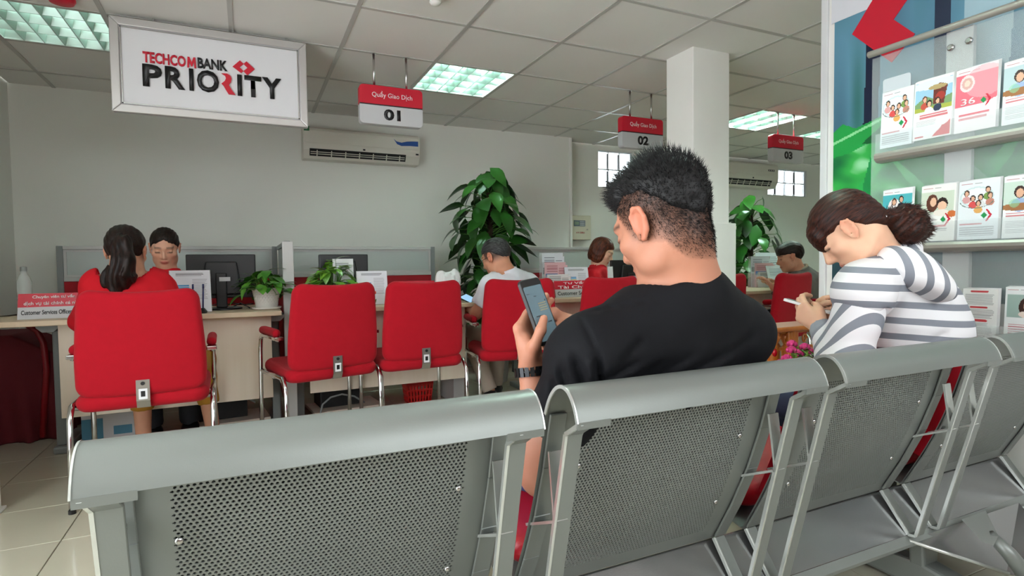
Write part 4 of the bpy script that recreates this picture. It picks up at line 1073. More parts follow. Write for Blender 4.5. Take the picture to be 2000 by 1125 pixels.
# profile of the back sheet (y, z): from the bottom of the backrest up and over the rolled top
def back_pt(s):
    """s 0..1 from bottom (y 1.028, z .324) to the foot of the roll (.862, .735)."""
    y = 1.028 + (0.862 - 1.028) * s - 0.018 * math.sin(PI * s); z = 0.324 + (0.735 - 0.324) * s
    return y, z
ROLL = [(0.862, 0.735), (0.853, 0.755), (0.840, 0.774), (0.823, 0.789), (0.803, 0.796), (0.784, 0.791), (0.770, 0.777), (0.761, 0.760), (0.756, 0.744)]
ROLL_S = []
for i in range(len(ROLL) - 1):
    for k in range(3): ROLL_S.append(tuple(np.array(ROLL[i]) * (1 - k / 3) + np.array(ROLL[i + 1]) * k / 3))
ROLL_S.append(ROLL[-1])
for _ in range(2): ROLL_S = [ROLL_S[0]] + [tuple((np.array(ROLL_S[i - 1]) + 2 * np.array(ROLL_S[i]) + np.array(ROLL_S[i + 1])) / 4) for i in range(1, len(ROLL_S) - 1)] + [ROLL_S[-1]]
# one perforated panel, shared by the four seats
MG = 0.078; PC, PR, HR = 0.0077, 0.0064, 0.0025
def perforated():
    x0, x1 = MG, SW - MG; nc = int((x1 - x0) / PC); Ls = 0.44
    s0, s1 = 0.085, 0.965; nr = int((s1 - s0) * Ls / PR)
    V = []; Q = []
    hexa = [(-PC / 2, -PR / 3), (0, -2 * PR / 3), (PC / 2, -PR / 3), (PC / 2, PR / 3), (0, 2 * PR / 3), (-PC / 2, PR / 3)]
    def P(x, v):
        s = s0 + v / Ls; y, z = back_pt(s); return (x, y, z)
    for r in range(nr):
        for c in range(nc):
            cx = x0 + PC / 2 + c * PC + (PC / 2 if r % 2 else 0); cv = PR * (r + 0.5)
            o = len(V)
            for hx, hy in hexa: V.append(P(cx + hx, cv + hy))
            for hx, hy in hexa:
                l = math.hypot(hx, hy); V.append(P(cx + hx / l * HR, cv + hy / l * HR))
            for hx, hy in hexa:
                l = math.hypot(hx, hy); a = P(cx + hx / l * HR, cv + hy / l * HR); V.append((a[0], a[1] + 0.0020, a[2] + 0.0008))      # the hole goes through the plate
            for k in range(6):
                Q.append((o + k, o + (k + 1) % 6, o + 6 + (k + 1) % 6, o + 6 + k)); Q.append((o + 6 + k, o + 6 + (k + 1) % 6, o + 12 + (k + 1) % 6, o + 12 + k))
    # plain margins: strips that reach up to the outermost holes
    def strip(xa, xb, va, vb, n=14):
        o = len(V)
        for i in range(n + 1):
            v = va + (vb - va) * i / n; V.append(P(xa, v)); V.append(P(xb, v))
        for i in range(n): Q.append((o + 2 * i, o + 2 * i + 1, o + 2 * i + 3, o + 2 * i + 2))
    xl = x0 + PC / 2 - HR * 1.2; xr = x0 + PC / 2 + nc * PC - PC / 2 + HR * 1.2
    vt, vb = nr * PR, 0.0
    strip(0, xl, -s0 * Ls, (1 - s0) * Ls, 24); strip(xr, SW, -s0 * Ls, (1 - s0) * Ls, 24)
    strip(xl, xr, -s0 * Ls, PR * 0.5 - HR * 1.2, 4); strip(xl, xr, vt - PR * 0.5 + HR * 1.2, (1 - s0) * Ls, 3)
    for r in range(nr):
        if r % 2: strip(xl, x0 + PC / 2, r * PR - PR / 3, (r + 1) * PR + PR / 3, 1)
        else: strip(x0 + nc * PC, xr, r * PR - PR / 3, (r + 1) * PR + PR / 3, 1)
    return np.array(V), np.array(Q)
_pv, _pq = perforated()
proto = {}
def once(key, build, dx):
    if key in proto: o = proto[key].copy(); COL.objects.link(o)
    else: o = build(); proto[key] = o
    o.location.x = dx; return o
FR = [(0.756, 0.744), (0.806, 0.713), (0.925, 0.232)]            # rear rail
def cast_frame(x0, x1, parent_seat, lab, dx):
    """Cast end frame: wide rear strip, front strip along the sheet, foot plate and thin webs (sub-parts)."""
    def seg(mb, a, b, w0, w1, t): 
        a, b = np.array(a), np.array(b); d = unit(b - a); n = np.array([-d[1], d[0]]) * t / 2
        mb.prism([tuple(a + n), tuple(b + n), tuple(b - n), tuple(a - n)], 0, w0, w1)
    def mk():
        mb = MB(); pts = [ROLL[-1], (0.806, 0.713), (0.925, 0.232), (0.945, 0.228)]
        for a, b in zip(pts[:-1], pts[1:]): seg(mb, a, b, x0, x1, 0.006)
        sh = [back_pt(1.0), back_pt(0.75), back_pt(0.5), back_pt(0.25), back_pt(0.02)]
        for a, b in zip(sh[:-1], sh[1:]): seg(mb, (a[0] - 0.006, a[1]), (b[0] - 0.006, b[1]), x0, x1, 0.005)
        seg(mb, (1.022, 0.326), (0.945, 0.228), x0, x1, 0.006)
        return mb.build('end_frame', M_bench, bench, bevel=0.0012, seg=1)
    f = once('frame' + lab, mk, dx)
    def ed():
        mb = MB(); xe0, xe1 = (x0 - 0.001, x0 + 0.004)
        pts = [ROLL[-1], (0.806, 0.713), (0.925, 0.232), (0.945, 0.228), (1.022, 0.326)]
        for a, b in zip(pts[:-1], pts[1:]): seg(mb, a, b, xe0, xe1, 0.0075)
        xm0, xm1 = x0 + (x1 - x0) * 0.5, x0 + (x1 - x0) * 0.5 + 0.004
        for a, b in (((0.862, 0.668), (0.845, 0.55)), ((0.845, 0.55), (0.955, 0.50))): seg(mb, a, b, xe0, xe0 + (x1 - x0) * 0.8, 0.005)
        o = mb.build('bright_rib', M_edge, f); o.location = (0, 0, 0); return o
    o = once('edge' + lab, ed, 0)
    o.parent = f
    return f
seat_names = ['leftmost empty seat', 'seat of the man in black', 'seat of the woman in stripes', 'rightmost seat']
for k in range(4):
    dx = SX0 + k * SP
    def mk_roll():
        o = MB().sheet(ROLL_S, 0, 0, SW, 0.004).build('rolled_top', M_bench, bench, smooth=True, auto=50); return o
    sb = once('roll', mk_roll, dx)
    for xa in (0, SW - 0.062):
        o = once('lip%g' % xa, lambda: MB().sheet([(0.756, 0.746), (0.757, 0.734)], 0, xa, xa + 0.062, 0.004).build('lip', M_bench, sb), 0); o.parent = sb
    for xa in (-0.0006, SW + 0.0006):
        o = once('cut%g' % xa, lambda: MB().sheet(ROLL_S, 0, xa - 0.0012, xa + 0.0012, 0.0062).build('cut_edge', M_edge, sb, smooth=True, auto=50), 0); o.parent = sb
    if 'panel' not in proto:
        me = bpy.data.meshes.new('perforated_panel'); me.from_pydata(_pv.tolist(), [], _pq.tolist()); me.materials.append(M_bench); me.update()
        proto['panel'] = link('perforated_panel', me, bench); pn = proto['panel']
    else: pn = proto['panel'].copy(); COL.objects.link(pn)
    pn.location.x = dx
    for x in (MG + 0.008, SW - MG - 0.012):
        for s_ in (0.30, 0.72):
            y_, z_ = back_pt(s_)
            o = once('rivet', lambda: MB().sphere((0, 0, 0), (0.006, 0.0035, 0.006), 10, 6).build('rivet', M_steel, pn, smooth=True), x); o.parent = pn; o.location = (x, y_ - 0.001, z_)
    cast_frame(0.006, 0.040, None, 'L', dx); cast_frame(SW - 0.040, SW - 0.006, None, 'R', dx)
    def mk_pan():
        return MB().sheet([(1.03, 0.328), (1.06, 0.335), (1.15, 0.345), (1.30, 0.365), (1.42, 0.375), (1.455, 0.365), (1.465, 0.345)], 0, 0.0, SW, 0.004).build('seat_pan', M_bench, bench, smooth=True, auto=50)
    once('pan', mk_pan, dx)
    def mk_pad():
        def bp(x, y, z): return (x + SW / 2, y + 1.245, 0.383 + z + 0.07 * (y + 0.2) * 0.9)
        return pad(MB(), SW - 0.05, 0.40, 0.055, 0.05, 0.024, bp, axis='xy').build('seat_pad', M_vinyl, bench, smooth=True)
    once('pad', mk_pad, dx)
for k in range(4):
    dx = SX0 + k * SP
    def mk_bpad():
        m = MB(); Pf = [back_pt(0.20 + 0.77 * i / 10) for i in range(11)]
        a = [(y + 0.006, z + 0.002) for y, z in Pf]; b = [(y + 0.010, z + 0.004) for y, z in Pf]; c = [(y + 0.034 + 0.008 * math.sin(PI * i / 10), z + 0.012) for i, (y, z) in enumerate(Pf)]
        m.cur = 0; m.prism(a + b[::-1], 0, 0.045, SW - 0.045)
        m.cur = 1; m.prism(b + c[::-1], 0, 0.045, SW - 0.045)
        return m.build('back_pad', [M_black, M_vinyl], bench)
    once('bpad', mk_bpad, dx)
BX0, BX1 = SX0 + 0.01, SX0 + 3 * SP + SW - 0.01
MB().prism([(1.040, 0.318), (0.948, 0.226), (0.940, 0.205), (0.965, 0.195), (1.065, 0.285)], 0, BX0, BX1).build('beam', M_beam, bench, bevel=0.006)
MB().prism([(0.9475, 0.2245), (0.932, 0.208), (0.934, 0.198), (0.952, 0.205)], 0, BX0, BX1).build('beam_trim', M_bench, bench)
for x in (SX0 + 0.29, SX0 + 3 * SP + 0.09):
    lg = MB().prism([(x - 0.05, 0.22), (x + 0.05, 0.22), (x + 0.032, 0.05), (x - 0.032, 0.05)], 1, 0.985, 1.03).build('leg', M_bench, bench, bevel=0.008)
    MB().prism([(0.62, 0.0), (0.62, 0.025), (0.90, 0.07), (1.0, 0.085), (1.15, 0.07), (1.42, 0.025), (1.42, 0.0)], 0, x - 0.035, x + 0.035).build('foot', M_bench, lg, bevel=0.01)
# broad sheet-metal foot cover with a stiffening tube, right end
lx = SX0 + 3 * SP + 0.09
A = at_z(1772, 1060, 0.21); Bq = at_z(1966, 1124, 0.10); Cq = at_z(2130, 1150, 0.10); Dq = at_z(1990, 985, 0.24)
n = unit(np.cross(Bq - A, Dq - A)); n = n * (1 if n[2] > 0 else -1) * 0.006
fp = MB().add([A, Bq, Cq, Dq, A - n, Bq - n, Cq - n, Dq - n], [(0, 1, 2, 3), (7, 6, 5, 4), (0, 4, 5, 1), (1, 5, 6, 2), (2, 6, 7, 3), (3, 7, 4, 0)]).build('foot_cover', M_beam, bench)
MB().tube([A + n, Bq + n], 0.005, 8).build('cover_trim', M_edge, fp, smooth=True)
T0, T1 = at_z(1932, 1046, 0.235), at_z(2010, 1135, 0.13)
MB().tube([T0, T0 * 0.5 + T1 * 0.5 + np.array([0, 0, 0.008]), T1], [0.014, 0.019, 0.022], 14).build('stiffening_tube', M_bench, fp, smooth=True)
MB().add([at_z(1878, 1018, 0.236), at_z(1925, 1000, 0.246), at_z(1950, 1050, 0.236), at_z(1940, 1070, 0.232), at_z(1918, 1062, 0.231)], [(0, 1, 2, 3, 4)]).build('gusset', M_edge, fp)

# ================================================================== POSTER STAND AND LEAFLET RACK (right)
XP = 2.56; XK = 2.41
yl = at_x(1605, 100, XP)[1]; yi = at_x(1625, 100, XP)[1]
yn = 0.25                                   # near end, outside the picture
pst = thing('poster_stand', 'tall white framed poster with green leaves and a red chevron', 'poster', (XP, 0, 0))
MB().box(0.004, 0.05, yn, yl - 0.01, 0.05, 2.33).build('backing_board', M_white, pst)
M_fr = mat('poster_frame_white', '#d9dadb', 0.3, var=0.02)
for (a, b, c, d) in ((yl - 0.035, yl, 0.0, 2.345), (yn, yn + 0.035, 0.0, 2.345)): MB().box(-0.008, 0.058, a, b, c, d).build('upright', M_fr, pst, bevel=0.004)
for (c, d) in ((2.31, 2.345), (0.05, 0.085)): MB().box(-0.008, 0.058, yn + 0.035, yl - 0.035, c, d).build('cross_bar', M_fr, pst, bevel=0.004)
zt = at_x(1625, 47, XP)[2]; zb = at_x(1625, 578, XP)[2]
def poster_canvas(nx=260, nz=330):
    C = canvas(nx, nz, '#2d5a74'); Z, X = np.mgrid[0:nz, 0:nx]; X = (X + 0.5) / nx; Z = (Z + 0.5) / nz
    P = np.stack([X.ravel() * 1.0, Z.ravel() * 0.35, np.zeros(X.size)], 1).astype(np.float32)
    n1 = hash_noise(P, 9, 1).reshape(X.shape); n2 = hash_noise(P * np.float32([3, 1, 1]), 6, 2).reshape(X.shape)
    a, b, c, d = (np.array(srgb(k)) for k in ('#1d3f58', '#6a9fb8', '#27695f', '#bcd3da'))
    C[:] = a + (b - a) * np.clip(0.45 + 0.5 * n1 + 0.25 * n2, 0, 1)[..., None]
    C[:] = C + (c - C) * (np.clip(n2 * 1.2 - 0.15, 0, 0.8))[..., None]
    for x, w, k in ((0.115, 0.022, '#101c38'), (0.30, 0.018, '#1a2440'), (0.52, 0.03, '#16304a'), (0.78, 0.03, '#12203c')):      # dark stems
        m = np.abs(X - x - 0.01 * n1) < w; C[m & (Z > 0.3)] = srgb(k)
    for x, w in ((0.40, 0.05), (0.62, 0.06)):
        m = np.abs(X - x - 0.01 * n1) < w; C[m & (Z > 0.5)] = C[m & (Z > 0.5)] * 0.35 + d * 0.65
    gm = Z < 0.56                                                    # foliage zone
    g1, g2, g3 = (np.array(srgb(k)) for k in ('#0c6a3a', '#39b24e', '#a9e0b6'))
    gn = hash_noise(np.stack([(X * 4 + Z * 6).ravel(), (Z * 3 - X * 2).ravel(), np.zeros(X.size)], 1).astype(np.float32), 4, 7).reshape(X.shape)
    G = g1 + (g2 - g1) * np.clip(0.5 + gn * 0.9, 0, 1)[..., None]; G = G + (g3 - G) * np.clip(gn * 1.8 - 0.75, 0, 0.8)[..., None]
    k = np.clip((0.56 - Z) * 30, 0, 1)[..., None] * np.where(Z > 0.30, 1, 0.35)[..., None]
    C[:] = C * (1 - k) + G * k
    m = Z < 0.26; C[m] = C[m] * 0.45 + np.array(srgb('#2b2c52')) * 0.55
    m = Z < 0.12; C[m] = C[m] * 0.6 + np.array(srgb('#7a1f30')) * 0.4 * (hash_noise(P, 5, 9).reshape(X.shape)[m][:, None] > 0.1) + C[m] * 0.0
    return C
PC_ = poster_canvas(); wP = (yi - 0.012) - (yn + 0.05)
def leaf_poly(C, pts, col, vein):
    polyfill(C, pts, col)
# big leaf at the left of the print
polyfill(PC_, [(0.0, 0.60), (0.03, 0.625), (0.07, 0.60), (0.11, 0.61), (0.16, 0.625), (0.15, 0.57), (0.10, 0.535), (0.05, 0.515), (0.0, 0.51)], '#1f9c47')
polyfill(PC_, [(0.0, 0.565), (0.16, 0.62), (0.16, 0.61), (0.0, 0.555)], '#8fd99a')
polyfill(PC_, [(0.09, 0.54), (0.16, 0.60), (0.16, 0.53)], '#0c5c30')
for (x0, z0, x1, z1, w, c) in ((0.02, 0.30, 0.20, 0.52, 0.035, '#2fa650'), (0.30, 0.30, 0.16, 0.50, 0.03, '#54c06a'), (0.1, 0.28, 0.12, 0.5, 0.03, '#1c8a48'), (0.38, 0.32, 0.5, 0.53, 0.04, '#3fb05a'), (0.45, 0.3, 0.30, 0.5, 0.03, '#7ccf8d'), (0.62, 0.3, 0.7, 0.52, 0.04, '#2a9a4c')):
    polyfill(PC_, [(x0 - w / 3, z0), (x0 + w / 3, z0), ((x0 + x1) / 2 + w / 2, (z0 + z1) / 2), (x1, z1), ((x0 + x1) / 2 - w / 2, (z0 + z1) / 2)], c)
pr = print_sheet('printed_picture', PC_, wP, zt - zb, M_gloss, pst, 0.002)
pr.rotation_euler = (0, 0, -PI / 2); pr.location = (0.0, (yi - 0.012 + yn + 0.05) / 2, zb)
ch = [at_x(px, py, XP - 0.003) for px, py in ((1664, 67), (1716, -20), (1785, -20), (1745, 38), (1787, 66), (1741, 122))]
MB().prism([(p[1], p[2]) for p in ch], 0, -0.003, -0.0005).build('red_chevron', M_red, pst)
MB().box(-0.0012, 0.0035, yn + 0.05, yl - 0.05, zt, 2.31).build('white_band', mat('poster_white', '#dadce2', 0.4), pst)

# ---- rack
rack = thing('leaflet_rack', 'grey metal and acrylic leaflet rack before the poster', 'rack', (XK, 0, 0))
M_rk = mat('rack_metal', '#a5a198', 0.35, metal=0.4, var=0.03)
ra = at_x(1697, 106, XK); Y0r, Y1r = 0.42, ra[1]
MB().cyl((0, Y0r, ra[2] - 0.004), (0, Y1r, ra[2] - 0.004), 0.0135, 14).build('top_rail', M_rk, rack, smooth=True, auto=50)
MB().box(0.016, 0.020, Y0r, Y1r - 0.005, 0.55, ra[2] - 0.02).build('acrylic_back', mat('rack_acrylic', '#e4efef', 0.05, alpha=0.18, var=0), rack)
for px in (1874, 2060):
    p = at_x(px, 200, XK + 0.03)
    u = MB().box(0.022, 0.045, p[1] - 0.045, p[1] + 0.045, 0.0, ra[2] - 0.012).build('upright', M_lgrey, rack, bevel=0.003)
    for dy, dz in ((0.025, -0.075), (-0.035, -0.07)):
        MB().lathe([(0.012, 0), (0.012, 0.006), (0.008, 0.010)], 16).build('cap_screw', M_steel, u, smooth=True, auto=40)
        o = u.children[-1]; o.rotation_euler = (0, -PI / 2, 0); o.location = (0.017, p[1] + dy, ra[2] + dz)
    MB().box(0.0, 0.07, p[1] - 0.05, p[1] + 0.05, 0.0, 0.012).build('base_plate', M_lgrey, u)
SH = []
for (px, py) in ((1716, 312), (1716, 488), (1716, 664)):
    q = at_x(px, py, XK); SH.append(q[2])
    yy = q[1]
    MB().prism([(-0.03, q[2] + 0.022), (-0.035, q[2] + 0.012), (-0.034, q[2]), (-0.026, q[2] - 0.010), (-0.012, q[2] - 0.016), (0.016, q[2] - 0.016), (0.016, q[2] - 0.010), (-0.02, q[2] - 0.004), (-0.026, q[2] + 0.022)], 1, Y0r, yy).build('shelf_tray', M_rk, rack, bevel=0.002)
    MB().box(-0.03, -0.0275, Y0r, yy - 0.004, q[2] + 0.02, q[2] + 0.10).build('acrylic_lip', MATS['rack_acrylic'], rack)
MB().prism([(y, z) for y, z in rounded_rect(at_x(1775, 165, XK)[1], at_x(1721, 165, XK)[1], at_x(1750, 178, XK)[2], at_x(1750, 147, XK)[2], 0.01)], 0, 0.012, 0.0155).build('clear_sticker', mat('sticker_frost', '#c7ccd2', 0.5), rack)

def logo(C, cx, cz, s):
    a = 1.4
    polyfill(C, [(cx - s, cz), (cx - s * 0.4, cz + s * 0.42), (cx + s * 0.2, cz), (cx - s * 0.4, cz - s * 0.42)], '#1f8f4f')
    polyfill(C, [(cx - s * 0.1, cz + s * 0.75), (cx + s * 0.25, cz + s * 0.75), (cx + s * 1.1, cz), (cx + s * 0.25, cz - s * 0.75), (cx - s * 0.1, cz - s * 0.75), (cx + s * 0.6, cz)], '#c8203a')
def head(C): rect(C, 0.06, 0.34, 0.945, 0.957, '#b04050', 0.7); rect(C, 0.40, 0.58, 0.945, 0.957, '#777777', 0.7)
def person(C, x, z, s, hair='#2a1c18', top='#e7d9d4', skin='#e2b093'):
    disc(C, x, z - s * 0.95, s * 0.95, s * 0.55, top); disc(C, x, z + s * 0.08, s * 0.62, s * 0.5, hair); disc(C, x, z, s * 0.42, s * 0.36, skin); 
def c_family():
    C = canvas(56, 84, '#e9eef2'); head(C)
    disc(C, 0.45, 0.72, 0.42, 0.17, '#cfe0e2'); disc(C, 0.45, 0.72, 0.38, 0.145, '#f0f2f2'); 
    for x, z, h, tp in ((0.2, 0.78, '#3a2418', '#d8a0a0'), (0.72, 0.82, '#2a1a14', '#7a9a50'), (0.78, 0.72, '#40302a', '#c08070'), (0.36, 0.69, '#1c1414', '#d85050'), (0.55, 0.70, '#181414', '#e0e0e0'), (0.5, 0.60, '#3a2a20', '#e0a860')): person(C, x, z, 0.11, h, tp)
    for k in range(30): a = k / 30.0 * 2.6 + 3.4; disc(C, 0.45 + 0.42 * math.cos(a), 0.67 + 0.14 * math.sin(a), 0.012, 0.008, '#5f7a70')
    logo(C, 0.70, 0.40, 0.13); lines(C, 0.06, 0.6, 0.245, 0.275, 1, '#c23040', 0, 0.9); lines(C, 0.06, 0.92, 0.06, 0.22, 9, '#a2a2a8', 0.05); return C
def c_picnic():
    C = canvas(56, 84, '#f1efee'); rect(C, 0.02, 0.98, 0.46, 0.97, '#9cc4dc'); disc(C, 0.5, 0.9, 0.6, 0.08, '#dfeaf0'); polyfill(C, [(0.02, 0.60), (0.3, 0.72), (0.6, 0.62), (0.98, 0.68), (0.98, 0.46), (0.02, 0.46)], '#7a9a6a'); rect(C, 0.02, 0.98, 0.46, 0.54, '#a9b04c')
    polyfill(C, [(0.5, 0.82), (0.66, 0.90), (0.86, 0.84), (0.78, 0.55), (0.5, 0.56)], '#6a3028'); disc(C, 0.6, 0.84, 0.24, 0.04, '#b09a6a'); disc(C, 0.68, 0.68, 0.12, 0.07, '#a83a30'); person(C, 0.28, 0.66, 0.11, '#5a2a20', '#c05040'); person(C, 0.40, 0.58, 0.12, '#241a18', '#f0f0f0'); person(C, 0.62, 0.60, 0.11, '#201818', '#303850')
    lines(C, 0.16, 0.9, 0.34, 0.43, 2, '#c8283c', 0.1, 0.6); lines(C, 0.08, 0.6, 0.22, 0.31, 4, '#b5b5b8'); polyfill(C, [(0.5, 0.02), (0.62, 0.10), (0.7, 0.13), (0.76, 0.19), (0.85, 0.20), (0.97, 0.27), (0.97, 0.02)], '#cf1f33'); rect(C, 0.06, 0.28, 0.04, 0.06, '#c8283c'); return C
def c_pink():
    C = canvas(56, 84, '#f3e9ec'); head(C); rect(C, 0.0, 1.0, 0.40, 0.90, '#e4707f'); disc(C, 0.7, 0.75, 0.5, 0.25, '#f0a9b2', 0.6); disc(C, 0.28, 0.76, 0.18, 0.13, '#f2d8d8'); disc(C, 0.28, 0.76, 0.13, 0.09, '#d8a8a0'); disc(C, 0.28, 0.76, 0.07, 0.05, '#f0d0c0')
    polyfill(C, [(0, 0.40), (0.4, 0.36), (1, 0.46), (1, 0.38), (0, 0.38)], '#f6f0f0')
    logo(C, 0.74, 0.45, 0.12); lines(C, 0.1, 0.85, 0.18, 0.30, 2, '#cc3a50', 0.1, 0.6); return C
def c_couple(bg='#bcd0d4', tp='#4a8a5a'):
    C = canvas(56, 84, '#eef0f0'); head(C); rect(C, 0.0, 1.0, 0.5, 0.9, bg); person(C, 0.36, 0.72, 0.2, '#3a2420', '#9fb4d8'); person(C, 0.7, 0.72, 0.18, '#1c1614', tp); disc(C, 0.35, 0.5, 0.4, 0.06, '#a06a40'); disc(C, 0.25, 0.56, 0.12, 0.07, '#8ad0a0', 0.5); lines(C, 0.08, 0.8, 0.34, 0.42, 2, '#c83a48', 0.1, 0.5); lines(C, 0.08, 0.92, 0.08, 0.28, 8, '#b4b4ba'); return C
def c_mother():
    C = canvas(56, 84, '#f0eeea'); head(C); rect(C, 0.0, 0.95, 0.48, 0.88, '#cfd8c6'); disc(C, 0.33, 0.68, 0.17, 0.16, '#5c3426'); disc(C, 0.36, 0.70, 0.09, 0.08, '#e9bb9d'); disc(C, 0.62, 0.66, 0.16, 0.11, '#2a1a16'); disc(C, 0.62, 0.62, 0.13, 0.08, '#eec2a4'); disc(C, 0.6, 0.50, 0.22, 0.06, '#efe6dc'); disc(C, 0.9, 0.47, 0.12, 0.06, '#d0703a')
    logo(C, 0.72, 0.38, 0.14); lines(C, 0.1, 0.75, 0.24, 0.29, 1, '#c23a48', 0, 0.6); lines(C, 0.1, 0.8, 0.17, 0.23, 2, '#a0a0a6'); rect(C, 0.12, 0.4, 0.03, 0.05, '#8a8a90'); return C
def c_wedding():
    C = canvas(56, 84, '#eef2f2'); head(C); rect(C, 0, 1, 0.2, 0.9, '#52b3bb'); rect(C, 0, 1, 0.2, 0.5, '#57935c'); disc(C, 0.4, 0.68, 0.2, 0.15, '#f0e4e4'); person(C, 0.4, 0.76, 0.14, '#4a2a20', '#f2ecec'); person(C, 0.64, 0.80, 0.13, '#181414', '#24202a'); return C
def c_text():
    C = canvas(56, 84, '#ececea')
    for z in (0.93, 0.62, 0.36): polyfill(C, [(0.25, z), (0.70, z), (0.74, z + 0.02), (0.70, z + 0.04), (0.25, z + 0.04), (0.21, z + 0.02)], '#c63a40')
    lines(C, 0.08, 0.92, 0.68, 0.90, 9, '#8c8c90', 0.1); lines(C, 0.08, 0.92, 0.42, 0.60, 8, '#8c8c90', 0.15); lines(C, 0.08, 0.9, 0.08, 0.34, 10, '#9c9ca0', 0.2); return C
def c_smile():
    C = canvas(56, 84, '#eceeee'); head(C); rect(C, 0.05, 0.95, 0.42, 0.86, '#9fb6ae'); disc(C, 0.6, 0.62, 0.24, 0.20, '#3c2620'); disc(C, 0.6, 0.64, 0.12, 0.10, '#e6b798'); disc(C, 0.62, 0.48, 0.26, 0.07, '#ead8cc'); lines(C, 0.1, 0.85, 0.04, 0.3, 6, '#b04858', 0.2); return C
def leaflet(px0, px1, pyb, pyt, painter, label, n=3):
    a = at_x(px0, pyb, XK - 0.01); b = at_x(px1, pyb, XK - 0.01); ztp = at_x(px0, pyt, XK - 0.01)[2]
    w = abs(a[1] - b[1]) * 0.98; h = ztp - a[2]; lean = 0.06
    t = thing('leaflet', label, 'leaflet', (XK - 0.018, (a[1] + b[1]) / 2, a[2]), -PI / 2, group='leaflets in the wall rack')
    C = painter()
    for k in range(n):
        s = print_sheet('sheet', C if k == 0 else canvas(2, 2, '#dcdcdc'), w, h + 0.002 * k, M_gloss, t); s.location = (0.0035 * k, 0.002 * k, 0); s.rotation_euler = (-lean, 0, 0)
    return t
leaflet(1720, 1783, 292, 183, c_family, 'leaflet with family photos in a heart, top shelf left end')
leaflet(1784, 1860, 277, 162, c_picnic, 'leaflet with a picnic photo and red corner, top shelf')
_lf = leaflet(1864, 1947, 263, 140, c_pink, 'pink leaflet with the number 36, top shelf')
_n = text_box('print_number', '36', M_txtwhite, _lf, -0.045, 0.0, 0.098, 0.122, 0.11 * math.sin(0.06) - 0.0022, bold=0.01, extrude=0.0003); _n.rotation_euler = (PI / 2 - 0.06, 0, 0)
leaflet(1957, 2050, 247, 124, c_couple, 'leaflet with a couple, top shelf at the right edge')
leaflet(1722, 1780, 476, 373, c_wedding, 'turquoise leaflet behind the striped woman\'s hair')
leaflet(1797, 1866, 472, 365, c_mother, 'leaflet with mother and child beside the ponytail')
leaflet(1870, 1951, 469, 356, c_family, 'leaflet with family photos in a heart, middle shelf')
leaflet(1957, 2050, 466, 346, lambda: c_couple('#cfe0d4', '#3f9a62'), 'leaflet with two seated people, middle shelf right edge')
leaflet(1878, 1948, 660, 563, c_text, 'text leaflet with three red headings, bottom shelf')
leaflet(1961, 2040, 660, 560, c_smile, 'leaflet with a smiling long-haired woman, bottom shelf')

